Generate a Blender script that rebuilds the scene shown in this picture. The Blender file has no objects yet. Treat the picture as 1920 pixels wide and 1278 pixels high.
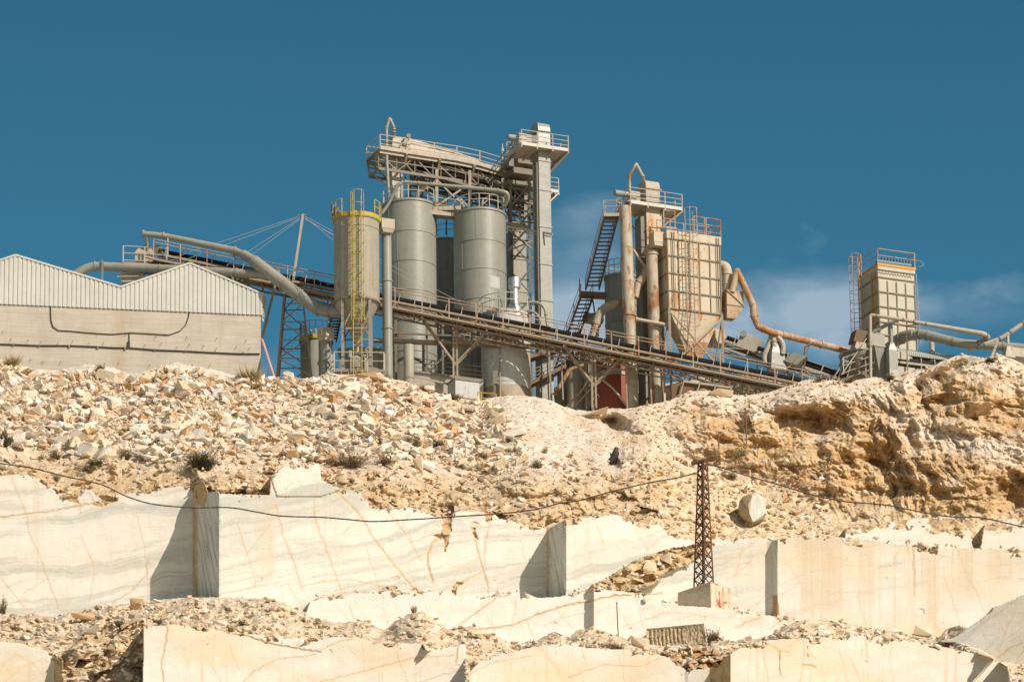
import bpy, bmesh, math, random
import numpy as np
from mathutils import Vector, Matrix
random.seed(7)
R = math.radians
scn = bpy.context.scene
COL = scn.collection

# ------------------------------------------------------------------ camera
F_PX, CW, CH = 11000.0, 1920.0, 1278.0
PITCH, ROLL = R(19.0), R(-0.8)
CAM = Vector((0, 0, 1.7))
cam_d = bpy.data.cameras.new("camera")
cam_d.sensor_width = 36.0
cam_d.lens = F_PX * 36.0 / CW
cam_d.clip_start = 1.0
cam_d.clip_end = 12000.0
cam = bpy.data.objects.new("camera", cam_d)
COL.objects.link(cam)
CM = Matrix.Rotation(R(90) + PITCH, 3, 'X') @ Matrix.Rotation(ROLL, 3, 'Z')
cam.matrix_world = Matrix.Translation(CAM) @ CM.to_4x4()
scn.camera = cam
CMn = np.array(CM)

# ------------------------------------------------------------------ sky and sun
SUN_AZ, SUN_EL = R(48), R(36)          # azimuth measured from the viewer's side (-Y) towards +X
sun_dir = Vector((math.sin(SUN_AZ) * math.cos(SUN_EL), -math.cos(SUN_AZ) * math.cos(SUN_EL), math.sin(SUN_EL)))
world = bpy.data.worlds.new("World")
scn.world = world
world.use_nodes = True
wn, wl = world.node_tree.nodes, world.node_tree.links
for n in list(wn):
    wn.remove(n)
w_out = wn.new('ShaderNodeOutputWorld')
w_bg = wn.new('ShaderNodeBackground')
w_bg.inputs['Strength'].default_value = 0.075
sky = wn.new('ShaderNodeTexSky')
sky.sky_type = 'NISHITA'
sky.sun_disc = False
sky.sun_elevation = SUN_EL
sky.sun_rotation = math.pi - SUN_AZ
sky.altitude = 300
sky.air_density = 1.0
sky.dust_density = 0.6
sky.ozone_density = 1.6
w_tint = wn.new('ShaderNodeMix')
w_tint.data_type = 'RGBA'
w_tint.blend_type = 'MULTIPLY'
w_tint.inputs['Factor'].default_value = 1.0
w_tint.inputs['B'].default_value = (0.265, 0.71, 0.775, 1)
wl.new(sky.outputs[0], w_tint.inputs['A'])
# the sky is deep teal away from the sun and pales to warm haze on the sun's side
w_dir = wn.new('ShaderNodeTexCoord')
w_dot = wn.new('ShaderNodeVectorMath')
w_dot.operation = 'DOT_PRODUCT'
wl.new(w_dir.outputs['Generated'], w_dot.inputs[0])
w_dot.inputs[1].default_value = sun_dir
w_rng = wn.new('ShaderNodeMapRange')
w_rng.interpolation_type = 'SMOOTHSTEP'
w_rng.inputs['From Min'].default_value = -0.25
w_rng.inputs['From Max'].default_value = 0.65
wl.new(w_dot.outputs['Value'], w_rng.inputs['Value'])
w_tc2 = wn.new('ShaderNodeMix')
w_tc2.data_type = 'RGBA'
w_tc2.inputs['A'].default_value = (0.28, 0.745, 0.75, 1)
w_tc2.inputs['B'].default_value = (0.98, 0.88, 0.70, 1)
wl.new(w_rng.outputs['Result'], w_tc2.inputs['Factor'])
wl.new(w_tc2.outputs['Result'], w_tint.inputs['B'])
# thin clouds low in the sky, placed by direction
w_tc = wn.new('ShaderNodeTexCoord')
w_no = wn.new('ShaderNodeTexNoise')
w_no.inputs['Scale'].default_value = 44.0
w_no.inputs['Detail'].default_value = 6.0
w_no.inputs['Roughness'].default_value = 0.48
w_map = wn.new('ShaderNodeMapping')
w_map.inputs['Scale'].default_value = (0.7, 0.7, 1.5)
wl.new(w_tc.outputs['Generated'], w_map.inputs['Vector'])
wl.new(w_map.outputs[0], w_no.inputs['Vector'])

def ray(u, v):
    d = CM @ Vector(((u - CW / 2) / F_PX, (CH / 2 - v) / F_PX, -1.0))
    return d.normalized()

def wmath(op, a, b=None, clamp=False):
    n = wn.new('ShaderNodeMath')
    n.operation = op
    n.use_clamp = clamp
    for i, s in enumerate((a, b)):
        if s is None:
            continue
        if isinstance(s, (int, float)):
            n.inputs[i].default_value = s
        else:
            wl.new(s, n.inputs[i])
    return n.outputs[0]

nzw = wmath('MULTIPLY', wmath('SUBTRACT', w_no.outputs['Fac'], 0.56), 3.0)
cloud_mask = None
for cu, cv, sx, sz, amp in ((1500, 560, 330, 100, 1.0), (1085, 560, 170, 200, 0.8), (1600, 640, 210, 55, 0.8),
                            (1830, 590, 120, 40, 0.12), (520, 690, 80, 60, 0.5)):
    d = ray(cu, cv)
    sub = wn.new('ShaderNodeVectorMath')
    sub.operation = 'SUBTRACT'
    wl.new(w_tc.outputs['Generated'], sub.inputs[0])
    sub.inputs[1].default_value = d
    mul = wn.new('ShaderNodeVectorMath')
    mul.operation = 'MULTIPLY'
    wl.new(sub.outputs[0], mul.inputs[0])
    mul.inputs[1].default_value = (F_PX / sx, 0.0, F_PX / sz)
    ln = wn.new('ShaderNodeVectorMath')
    ln.operation = 'LENGTH'
    wl.new(mul.outputs[0], ln.inputs[0])
    m = wmath('SUBTRACT', 1.1, ln.outputs['Value'])
    m = wmath('ADD', m, nzw)
    m = wmath('MULTIPLY', m, amp, clamp=True)
    cloud_mask = m if cloud_mask is None else wmath('MAXIMUM', cloud_mask, m)
nz = wmath('SUBTRACT', w_no.outputs['Fac'], 0.28)
nz = wmath('MULTIPLY', nz, 3.0, clamp=True)
cf = wmath('MULTIPLY', cloud_mask, nz)
cf = wmath('MULTIPLY', cf, 0.8)
cf = wmath('MINIMUM', cf, 0.6)
w_cl = wn.new('ShaderNodeMix')
w_cl.data_type = 'RGBA'
w_cl.inputs['B'].default_value = (5.4, 6.4, 7.4, 1)
wl.new(cf, w_cl.inputs['Factor'])
wl.new(w_tint.outputs['Result'], w_cl.inputs['A'])
w_sp = wn.new('ShaderNodeSeparateXYZ')
wl.new(w_tc.outputs['Generated'], w_sp.inputs[0])
w_gr = wn.new('ShaderNodeMapRange')                     # the air pales towards the horizon
w_gr.inputs['From Min'].default_value = 0.27
w_gr.inputs['From Max'].default_value = 0.40
w_gr.inputs['To Min'].default_value = 1.5
w_gr.inputs['To Max'].default_value = 0.98
wl.new(w_sp.outputs['Z'], w_gr.inputs['Value'])
w_mul = wn.new('ShaderNodeVectorMath')
w_mul.operation = 'SCALE'
wl.new(w_cl.outputs['Result'], w_mul.inputs[0])
wl.new(w_gr.outputs['Result'], w_mul.inputs['Scale'])
wl.new(w_mul.outputs[0], w_bg.inputs['Color'])
wl.new(w_bg.outputs[0], w_out.inputs['Surface'])

sun_d = bpy.data.lights.new("sun", 'SUN')
sun_d.energy = 4.9
sun_d.angle = R(0.5)
sun_d.color = (1.0, 0.895, 0.785)
sun = bpy.data.objects.new("sun", sun_d)
COL.objects.link(sun)
sun.rotation_euler = sun_dir.to_track_quat('Z', 'Y').to_euler()

vs = scn.view_settings
vs.view_transform = 'Standard'
vs.look = 'None'
vs.exposure = 0.07
vs.gamma = 1.0
scn.cycles.max_bounces = 6
scn.cycles.diffuse_bounces = 4
scn.cycles.glossy_bounces = 2
scn.cycles.transparent_max_bounces = 4
scn.cycles.use_denoising = True

# ------------------------------------------------------------------ coordinates
def Wn(u, v, Y):
    """numpy: the point at depth Y seen in direction (u, v)"""
    u, v, Y = np.broadcast_arrays(np.asarray(u, float), np.asarray(v, float), np.asarray(Y, float))
    a, b = (u - CW / 2) / F_PX, (CH / 2 - v) / F_PX
    dx = CMn[0, 0] * a + CMn[0, 1] * b - CMn[0, 2]
    dy = CMn[1, 0] * a + CMn[1, 1] * b - CMn[1, 2]
    dz = CMn[2, 0] * a + CMn[2, 1] * b - CMn[2, 2]
    t = (Y - CAM.y) / dy
    return CAM.x + dx * t, Y, CAM.z + dz * t

def W(u, v, Y):
    x, y, z = Wn(u, v, Y)
    return Vector((float(x), float(Y), float(z)))

# ------------------------------------------------------------------ tagging
def tag(o, label=None, cat=None, group=None, kind=None):
    if label: o['label'] = label
    if cat: o['category'] = cat
    if group: o['group'] = group
    if kind: o['kind'] = kind
    return o

def thing(name, label, cat, loc, group=None):
    o = bpy.data.objects.new(name, None)
    o.empty_display_size = 0.5
    COL.objects.link(o)
    o.location = loc
    tag(o, label, cat, group)
    return o

# ------------------------------------------------------------------ materials
def new_mat(name):
    m = bpy.data.materials.new(name)
    m.use_nodes = True
    nt = m.node_tree
    b = nt.nodes['Principled BSDF']
    return m, nt, b

def N(nt, t, **kw):
    n = nt.nodes.new(t)
    for k, v in kw.items():
        setattr(n, k, v)
    return n

def mix(nt, fac, a, b, blend='MIX'):
    n = N(nt, 'ShaderNodeMix', data_type='RGBA', blend_type=blend)
    for key, s in (('Factor', fac), ('A', a), ('B', b)):
        if isinstance(s, bpy.types.NodeSocket):
            nt.links.new(s, n.inputs[key])
        elif isinstance(s, (int, float)):
            n.inputs[key].default_value = s
        else:
            n.inputs[key].default_value = (*s, 1)
    return n.outputs['Result']

def ramp(nt, s, lo, hi, a=0.0, b=1.0):
    n = N(nt, 'ShaderNodeMapRange')
    nt.links.new(s, n.inputs['Value'])
    n.inputs['From Min'].default_value = lo
    n.inputs['From Max'].default_value = hi
    n.inputs['To Min'].default_value = a
    n.inputs['To Max'].default_value = b
    return n.outputs['Result']

def noise(nt, vec, scale, detail=5, rough=0.6, sc=None, dist=0.0):
    if sc is not None:
        mp = N(nt, 'ShaderNodeMapping')
        mp.inputs['Scale'].default_value = sc
        nt.links.new(vec, mp.inputs['Vector'])
        vec = mp.outputs[0]
    n = N(nt, 'ShaderNodeTexNoise')
    n.inputs['Scale'].default_value = scale
    n.inputs['Detail'].default_value = detail
    n.inputs['Roughness'].default_value = rough
    n.inputs['Distortion'].default_value = dist
    nt.links.new(vec, n.inputs['Vector'])
    return n.outputs['Fac']

def coat(name, base, rust=0.0, dirt=0.3, dust=0.3, rough=0.6, metal=0.0, streak=0.4, rustc=(0.26, 0.105, 0.035), dirtc=(0.16, 0.13, 0.09), bump=0.15):
    """painted steel with dirt streaks running down, patches of rust and stone dust on upward faces"""
    m, nt, b = new_mat(name)
    geo = N(nt, 'ShaderNodeNewGeometry')
    pos = geo.outputs['Position']
    col = mix(nt, ramp(nt, noise(nt, pos, 0.45, 4), 0.3, 0.7, 0, 1), base, tuple(c * 0.86 for c in base))
    if streak:
        s = noise(nt, pos, 1.0, 5, 0.62, sc=(5.0, 5.0, 0.28))
        col = mix(nt, ramp(nt, s, 0.48, 0.75, 0, streak), col, dirtc)
    if dirt:
        d = noise(nt, pos, 2.3, 7, 0.68)
        col = mix(nt, ramp(nt, d, 0.5, 0.72, 0, dirt), col, dirtc)
    if rust:
        r1 = noise(nt, pos, 0.9, 8, 0.66, sc=(1.6, 1.6, 0.55))
        hi = 0.66 - rust * 0.22
        f = ramp(nt, r1, hi - 0.03, hi + 0.05, 0, 1)
        r2 = noise(nt, pos, 4.0, 6, 0.7)
        rc = mix(nt, ramp(nt, r2, 0.35, 0.7), rustc, tuple(min(1, c * 1.75) for c in rustc))
        col = mix(nt, f, col, rc)
    if dust:
        sp = N(nt, 'ShaderNodeSeparateXYZ')
        nt.links.new(geo.outputs['Normal'], sp.inputs[0])
        f = ramp(nt, sp.outputs['Z'], 0.25, 0.8, 0, dust)
        col = mix(nt, f, col, (0.52, 0.45, 0.36))
    nt.links.new(col, b.inputs['Base Color'])
    b.inputs['Roughness'].default_value = rough
    b.inputs['Metallic'].default_value = metal
    b.inputs['Specular IOR Level'].default_value = 0.5 if rough <= .5 else 0.3
    if bump:
        bp = N(nt, 'ShaderNodeBump')
        bp.inputs['Strength'].default_value = bump
        bp.inputs['Distance'].default_value = 0.12
        nt.links.new(noise(nt, pos, 1.3, 4), bp.inputs['Height'])
        nt.links.new(bp.outputs[0], b.inputs['Normal'])
    return m

# ================================================================== TERRAIN
_PT = {}
def perlin(x, y, seed=0):
    """gradient noise, tiled every 256 cells"""
    if seed not in _PT:
        ang = np.random.RandomState(seed & 0x7FFFFFFF).rand(65536) * 2 * np.pi
        _PT[seed] = (np.cos(ang).astype(np.float32), np.sin(ang).astype(np.float32))
    gc, gs = _PT[seed]
    x = np.asarray(x, np.float32); y = np.asarray(y, np.float32)
    fx, fy = np.floor(x), np.floor(y)
    xi, yi = fx.astype(np.int32) & 255, fy.astype(np.int32) & 255
    xf, yf = x - fx, y - fy
    x1, y1 = (xi + 1) & 255, ((yi + 1) & 255) << 8
    yi = yi << 8
    def g(i, dx, dy):
        return np.take(gc, i) * dx + np.take(gs, i) * dy
    sx, sy = xf * xf * (3 - 2 * xf), yf * yf * (3 - 2 * yf)
    n00, n10 = g(yi + xi, xf, yf), g(yi + x1, xf - 1, yf)
    n01, n11 = g(y1 + xi, xf, yf - 1), g(y1 + x1, xf - 1, yf - 1)
    a = n00 + (n10 - n00) * sx
    b = n01 + (n11 - n01) * sx
    return (a + (b - a) * sy) * 1.5

def fbm(x, y, oct=4, seed=0, gain=0.5, lac=2.03):
    s, a, n = 0.0, 1.0, 0.0
    for i in range(oct):
        s = s + a * perlin(x, y, seed + i * 17)
        n += a
        a *= gain
        x, y = x * lac + 11.3, y * lac + 5.7
    return s / n

def ridged(x, y, oct=4, seed=0, gain=0.5):
    s, a, n = 0.0, 1.0, 0.0
    for i in range(oct):
        s = s + a * (1 - np.abs(perlin(x, y, seed + i * 17)) * 2)
        n += a
        a *= gain
        x, y = x * 2.07 + 3.3, y * 2.07 + 9.1
    return s / n

def cells(x, y, seed=0):
    """Worley: distance to nearest, second nearest and a random value per cell"""
    xi, yi = np.floor(x).astype(np.int64), np.floor(y).astype(np.int64)
    d1 = np.full(x.shape, 9.0); d2 = np.full(x.shape, 9.0)
    r = np.zeros(x.shape); r2 = np.zeros(x.shape); r3 = np.zeros(x.shape)
    ox = np.zeros(x.shape); oy = np.zeros(x.shape)
    for i in (-1, 0, 1):
        for j in (-1, 0, 1):
            cx, cy = xi + i, yi + j
            h = (cx * 73856093 ^ cy * 19349663 ^ (seed * 83492791)) & 0xFFFFFFFF
            h = ((h ^ (h >> 15)) * 2246822519) & 0xFFFFFFFF
            h = h ^ (h >> 13)
            px, py = cx + (h & 0xFFF) / 4096.0, cy + ((h >> 12) & 0xFFF) / 4096.0
            d = np.hypot(px - x, py - y)
            new = d < d1
            d2 = np.where(new, d1, np.minimum(d2, d))
            r = np.where(new, ((h >> 8) & 0xFF) / 255.0, r)
            r2 = np.where(new, ((h >> 3) & 0xFF) / 255.0, r2)
            r3 = np.where(new, ((h >> 17) & 0xFF) / 255.0, r3)
            ox = np.where(new, x - px, ox); oy = np.where(new, y - py, oy)
            d1 = np.minimum(d1, d)
    return d1, d2, r, r2, r3, ox, oy

def facets(x, y, seed=0, tilt=1.0):
    """broken rock: each cell a tilted plane at its own height"""
    d1, d2, r, r2, r3, ox, oy = cells(x, y, seed)
    return (r - 0.5) + tilt * ((r2 - 0.5) * ox + (r3 - 0.5) * oy) * 2, d2 - d1

def sstep(a, b, x):
    t = np.clip((x - a) / (b - a), 0, 1)
    return t * t * (3 - 2 * t)

DV = 1.3
us_mid = np.arange(-40, 1962, DV)
us = np.concatenate([np.linspace(-1500, -60, 40), us_mid, np.linspace(1980, 3400, 40)])
vs_ = np.arange(656, 1300, DV)
U, V = np.meshgrid(us, vs_)
NX, NY = len(us), len(vs_)
X, H = (U - 960) / 26.0, -(V - 640) / 24.5       # metres along and up the hillside

def top(pts, amp=1.6, seed=1, sc=9.0):
    p = np.array(pts, float)
    y = np.interp(us, p[:, 0], p[:, 1])
    return y + amp * fbm(us / sc, us * 0 + seed * 7.3, 4, seed, 0.6)

def smooth(t, w=70):
    k = np.hanning(w); k /= k.sum()
    return np.convolve(np.pad(t, w, mode='edge'), k, mode='same')[w:-w]

def below(t):
    return V >= t[None, :]

# --- crest of the hillside
crest = top([(-1500, 690), (0, 672), (60, 690), (110, 693), (150, 684), (180, 681), (215, 690), (250, 700), (290, 688), (330, 678), (360, 684), (410, 694),
             (440, 703), (520, 706), (575, 709), (620, 700), (700, 702), (760, 714), (800, 730), (850, 744), (900, 750), (925, 744), (960, 740), (1000, 742),
             (1035, 750), (1060, 763), (1100, 770), (1150, 764), (1180, 766), (1215, 757), (1255, 750), (1285, 736), (1320, 730), (1350, 735),
             (1400, 741), (1440, 734), (1480, 722), (1510, 710), (1540, 712), (1600, 712), (1640, 706), (1665, 710), (1700, 694), (1740, 690), (1775, 672), (1800, 664),
             (1850, 670), (1875, 663), (1920, 682), (3400, 700)], 3.2, 3, 17)
def uprof(pts):
    p = np.array(pts, float)
    return np.interp(us, p[:, 0], p[:, 1])[None, :]
Ycrest = uprof([(-1500, 390), (500, 390), (900, 390), (1080, 390), (1250, 391), (1500, 392), (1920, 392)])
th_top = uprof([(-1500, 38), (880, 38), (960, 38), (1120, 38), (1220, 40), (1300, 56), (1500, 58), (1920, 60)])
th_bot = uprof([(-1500, 44), (880, 44), (1100, 45), (1300, 40), (1500, 46), (1920, 50)])
foot = uprof([(-1500, 865), (0, 855), (300, 880), (600, 885), (900, 900), (1100, 900), (1250, 860), (1400, 900), (1500, 930), (1700, 960), (1920, 960)])
tb = sstep(-25, 25, V - foot)
TH = np.radians(th_top * (1 - tb) + th_bot * tb)
rate = 0.0404 / (np.tan(TH) - 0.325)
crest_s = smooth(crest)
rate = rate * np.clip((V - crest_s[None, :] + 8) / DV, 0, 1)
Y0 = Ycrest - np.cumsum(rate, 0) * DV    # integrates the slope down from the crest

white_d = np.array([0.71, 0.62, 0.50]); sand = np.array([0.56, 0.43, 0.285]); ochre = np.array([0.52, 0.355, 0.18]); brown = np.array([0.36, 0.235, 0.12])
marble = np.array([0.69, 0.655, 0.585]); grey_m = np.array([0.45, 0.445, 0.39]); cream = np.array([0.70, 0.575, 0.41]); rustv = np.array([0.52, 0.32, 0.15])
def mixc(a, b, f):
    return a + (b - a) * f[..., None]
C = np.ones((NY, NX, 3)) * sand

w_right = sstep(1200, 1300, U)                      # eroded cliff
w_mound = sstep(890, 940, U + (V - 800) * -0.35) * (1 - sstep(1120, 1190, U - (V - 800) * 0.3)) * (1 - sstep(870, 900, V))
# displacement, metres towards the viewer
D = np.zeros_like(U)
# left rubble and the sandy zone under it
fs, fe = facets(X / 0.55, H / 0.40, 5, 1.2)
fb, fbe = facets(X / 1.9 + fbm(X, H, 2, 8) * .3, H / 1.1, 9, 1.3)
zone_low = sstep(0, 30, V - foot)
rocky = sstep(0.05, 0.35, fbm(X / 3.0, H / 1.8, 3, 21) + 0.12) * zone_low
D += (1 - w_right) * (1 - w_mound) * (0.22 * fs + 0.35 * fbm(X / 1.5, H / 1.2, 5, 2) + rocky * (1.1 * fb + 0.2))
# white mound of fines with runnels
D += w_mound * (0.12 * ridged((X + H * 0.9) / 0.9, (H - X * .3) / 3.2, 4, 31) + 0.16 * fbm(X / 0.5, H / 0.4, 4, 33) + 0.5 * fbm(X / 3, H / 3, 2, 34))
# cliff: bedding ledges, gullies, hollows
wx, wy = fbm(X / 4, H / 2.5, 3, 41) * 1.6, fbm(X / 3, H / 2, 3, 42) * 1.0
led = ridged((X + wx) / 5.0, (H + wy + 0.12 * X) / 0.85, 4, 43, 0.55)
big = fbm((X + wx) / 6.0, (H + wy) / 3.6, 4, 44, 0.45)
gul = ridged((X + wx * .8 + H * .35) / 1.7, (H + wy) / 4.2, 4, 45, 0.55)
fr, _ = facets((X + wx * .4) / 1.1, (H + wy * .4) / 0.55, 46, 1.0)
gz = sstep(1500, 1620, U) * (1 - sstep(1760, 1850, U))
qb = H + wy * .9 + 0.14 * X
def beds(q, th, seed, pw):
    sb = q / th; fl_ = np.floor(sb); f = sb - fl_
    amp = .15 + 1.5 * np.abs(perlin(X / 3.2, fl_ * 7.7 + seed, seed))
    return amp * f ** pw * (1 - sstep(.93, 1.0, f))
cliff = (0.22 - .12 * gz) * led + (.85 - .35 * gz) * beds(qb, 1.5, 51, .8) + .22 * beds(qb + .1 * fbm(X, H, 2, 53), .42, 52, .9) + 2.3 * big + (0.45 + 1.1 * gz) * (gul - 0.4) + 0.14 * fr + 0.13 * fbm(X / .35, H / .25, 3, 47) + .12 * ridged(X / .8, H / .9, 3, 49)
apron = sstep(-30, 20, V - uprof([(1200, 850), (1330, 890), (1450, 900), (1560, 960), (1920, 975), (1921, 975)]))
D += w_right * (cliff * (1 - 0.75 * apron) * sstep(0, 40, V - crest[None, :]) + 0.2 * fbm(X / .5, H / .4, 4, 48))

def lump(cu, cv, ru, rv, h, p=2.0, rot=0.0):
    p = 2.0 if h < 0 else p
    """a bulge (h > 0) or hollow (h < 0) of the hillside"""
    global D
    c, s = math.cos(rot), math.sin(rot)
    a, b = ((U - cu) * c + (V - cv) * s) / ru, (-(U - cu) * s + (V - cv) * c) / rv
    r = np.sqrt(a * a + b * b) + (0.42 if h < 0 else .25) * fbm(X * .9, H * .9, 4, int(cu))
    D = D + h * np.clip(1 - r ** p, 0, 1)
lump(1530, 790, 70, 26, -1.7, 3, 0.1)
lump(1535, 748, 90, 28, 1.3, 2)
lump(1770, 700, 95, 16, -1.4, 2, -0.5)
lump(1760, 755, 50, 18, -1.8, 3, -0.3)
lump(1850, 740, 60, 30, 1.2, 2)
lump(1300, 800, 60, 26, 1.4, 2, 0.1)
lump(1350, 870, 70, 24, -0.9, 2, 0.2)
lump(1640, 860, 50, 34, -2.0, 2)
lump(1590, 840, 60, 60, 1.0, 2)
lump(1500, 850, 60, 30, .9, 2)
lump(1720, 870, 50, 40, 1.2, 2)
lump(1820, 800, 70, 16, 1.0, 2, .1)
lump(1420, 820, 70, 18, .8, 2)
lump(1900, 930, 40, 50, -2.6, 3)
lump(1150, 792, 34, 20, -3.2, 4, 0.25)
lump(1110, 775, 60, 7, 1.2, 3, 0.1)
lump(1195, 790, 45, 22, 1.5, 2)
lump(1200, 845, 40, 30, 0.8, 2)
lump(1150, 870, 18, 14, -1.5, 2)
lump(960, 780, 60, 40, 0.6, 2)
# big blocks standing out of the slope over the marble faces
for cu, cv, ru, rv, h in ((1015, 905, 75, 26, 1.3), (1100, 915, 60, 22, 1.1), (1060, 935, 40, 20, .8), (860, 935, 30, 16, .8), (740, 915, 50, 14, .5), (450, 905, 75, 20, 1.2), (1040, 960, 70, 14, .9),
                          (870, 965, 25, 20, 1.0), (680, 890, 50, 12, .5), (60, 890, 60, 25, .8), (130, 935, 40, 16, .6), (1180, 905, 40, 18, .8), (1290, 960, 60, 16, .7)):
    lump(cu, cv, ru, rv, h, 4, random.uniform(-.15, .15))
lump(500, 900, 22, 18, -1.4, 2)
lump(700, 893, 30, 10, -1.0, 2, -0.3)
Y0d = Y0 - D * sstep(-2, 26, V - crest[None, :])

# colours of the hillside
c_rub = mixc(np.ones((NY, NX, 3)) * np.array([.63, .51, .38]), white_d, sstep(-.2, .5, fbm(X / .6, H / .5, 4, 61)))
c_rub = mixc(c_rub, ochre, 0.55 * sstep(0.15, 0.5, fbm(X / 1.5, H / 1.0, 4, 62)))
c_low = mixc(np.ones((NY, NX, 3)) * np.array([.56, .43, .27]), ochre, 0.6 * sstep(0, .5, fbm(X / 1.8, H / 1.0, 4, 63)))
c_low = mixc(c_low, white_d, 0.6 * sstep(0.1, .45, fbm(X / 1.2, H / .6, 4, 64)))
c_mnd = mixc(np.ones((NY, NX, 3)) * np.array([.68, .60, .51]), np.array([.62, .50, .37]), 0.7 * sstep(0.0, .4, fbm(X / 2.2, H / 1.6, 4, 65) + 0.25 * sstep(1030, 1100, U)))
C = mixc(c_rub, c_low, sstep(-20, 30, V - foot))
C = mixc(C, c_mnd, w_mound)
dh = np.gradient(Y0 - D, axis=0) / DV                     # more negative = flatter ground
lay = fbm((X + wx) / 6.0, (H + wy + .12 * X) / 0.35, 4, 66)
c_cl = mixc(np.ones((NY, NX, 3)) * np.array([.49, .315, .145]), np.array([.60, .43, .23]), sstep(-.3, .4, lay))
c_cl = mixc(c_cl, brown, 0.7 * sstep(0.1, .5, fbm(X / 3, H / 1.5, 4, 67) + 0.25 * sstep(1700, 1900, U) * sstep(720, 800, V)))
pow_ = sstep(0.03, 0.12, -dh) * 0.38 + 1.1 * sstep(60, 10, (V - crest[None, :]) + 35 * fbm(X / 3, H / 3, 3, 68)) + 0.5 * sstep(.12, .45, fbm((X + wx) / 3, (H + wy) / 1.1, 4, 69))
band = np.exp(-((V - (800 + (U - 1700) * .25 + 16 * fbm(X / 3, H * 0, 2, 70))) / 26) ** 2) * sstep(1640, 1720, U)
band += 0.9 * sstep(150, 40, np.abs((U - 1240) - (V - 860) * .9)) * sstep(760, 830, V) * (1 - sstep(930, 960, V))
c_cl = mixc(c_cl, np.array([.70, .62, .52]), np.clip(pow_ + band, 0, 1) * 0.85)
c_ap = mixc(np.ones((NY, NX, 3)) * np.array([.60, .48, .31]), white_d, 0.8 * sstep(-.1, .4, fbm(X / .8, H / .4, 4, 71)))
c_cl = mixc(c_cl, c_ap, apron)
C = mixc(C, c_cl, w_right)
# heaps of white sand against the building
sandm = sstep(34, 16, (V - crest[None, :]) + 8 * fbm(X, H, 3, 72) + np.abs(U - 290) * .10) * (U < 460)
C = mixc(C, np.array([.66, .60, .51]), sandm)
Yf = Y0d.copy()
ROUGH = 1.0

# --- marble faces -------------------------------------------------
LAYER = np.zeros_like(U, dtype=np.int8)
VTOP = np.zeros_like(U)
def marble_col(seed, warm=0.3, grey=0.5, sk=0.16, streaks=0.3, rows=(860, 1300), cols=(-1500, 3400)):
    """marble: foliation bands rising to the right, warm patches, washed stains"""
    j0, j1 = np.searchsorted(vs_, rows); i0, i1 = np.searchsorted(us, cols)
    Xs, Hs = X[j0:j1, i0:i1], H[j0:j1, i0:i1]
    q = Hs - Xs * sk + 0.9 * fbm(Xs / 7, Hs / 5, 3, seed) + 0.25 * fbm(Xs / 1.6, Hs / 1.1, 3, seed + 1)
    f1 = fbm(Xs / 16, q / 0.34, 5, seed + 2, 0.6)
    f2 = fbm(Xs / 22, q / 1.9, 3, seed + 3, 0.6)
    c = np.ones(Xs.shape + (3,)) * marble
    c = mixc(c, np.array([.72, .69, .63]), sstep(-.3, .3, f1))
    c = mixc(c, cream, np.clip(warm * (0.5 + 1.4 * fbm(Xs / 6, Hs / 3, 3, seed + 4)), 0, 1))
    c = mixc(c, grey_m, np.clip(grey * sstep(-0.02, .24, f1) * sstep(-0.28, .15, f2), 0, 1) * 0.62)
    c = mixc(c, grey_m, np.clip(grey * sstep(0.05, .3, f2), 0, 1) * 0.5)
    thin = np.exp(-((f1 - 0.10) / 0.012) ** 2) * sstep(-.1, .2, f2)
    c = mixc(c, np.array([.40, .41, .36]), 0.55 * thin * min(1, grey * 2))
    vst = 1.4 * sstep(0.04, .35, fbm(Xs / 0.22 + 50, Hs / 22, 4, seed + 5, .6)) * sstep(-.05, .3, fbm(Xs / 2.5 + 9, Hs / 30, 3, seed + 6))
    c = mixc(c, np.array([.64, .51, .36]), np.clip(streaks * vst, 0, .8))
    c = mixc(c, np.array([.78, .735, .655]), 0.35 * sstep(.1, .5, fbm(Xs / .9, Hs / .5, 4, seed + 7, .65)))
    out = np.zeros((NY, NX, 3))
    out[j0:j1, i0:i1] = c
    return out

def put(mask, Y, col=None, lay=1, force=False):
    global Yf, C, LAYER
    if not force:
        Y = np.minimum(Y, Yf - 0.02) if False else Y
    Yf = np.where(mask, Y, Yf)
    if col is not None:
        C = np.where(mask[..., None], col, C)
    LAYER[mask] = lay

RG = 0.016 * fbm(X / .9, H / .9, 3, 90) + 0.008 * fbm(X / .12, H / .12, 2, 91)

def poly(pts, jit=1.2, seed=0):
    P = np.array(pts, float)
    x0, x1, y0, y1 = P[:, 0].min() - 6, P[:, 0].max() + 6, P[:, 1].min() - 6, P[:, 1].max() + 6
    m = np.zeros(U.shape, bool)
    sub = (U >= x0) & (U <= x1) & (V >= y0) & (V <= y1)
    uu, vv = U[sub], V[sub]
    uu = uu + jit * fbm(uu / 6, vv / 6, 3, seed + 1)
    vv = vv + jit * fbm(uu / 6 + 40, vv / 6, 3, seed + 2)
    inside = np.zeros(uu.shape, bool)
    n = len(P)
    for i in range(n):
        (ax, ay), (bx, by) = P[i], P[(i + 1) % n]
        if ay == by:
            continue
        c = ((ay > vv) != (by > vv)) & (uu < (bx - ax) * (vv - ay) / (by - ay) + ax)
        inside ^= c
    m[sub] = inside
    return m

# upper right marble strip behind the big right face
mU = poly([(1585, 990), (1640, 982), (1700, 974), (1780, 968), (1806, 982), (1822, 1000), (1826, 1060), (1580, 1060)], 2, 5)
mU2 = poly([(1845, 985), (1880, 975), (1930, 966), (3400, 960), (3400, 1070), (1830, 1070)], 2, 6)
cU = marble_col(300, .45, .3, rows=(960, 1075))
put(mU | mU2, 374.5 + RG - (V - 980) * .004, cU, 1)

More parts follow.
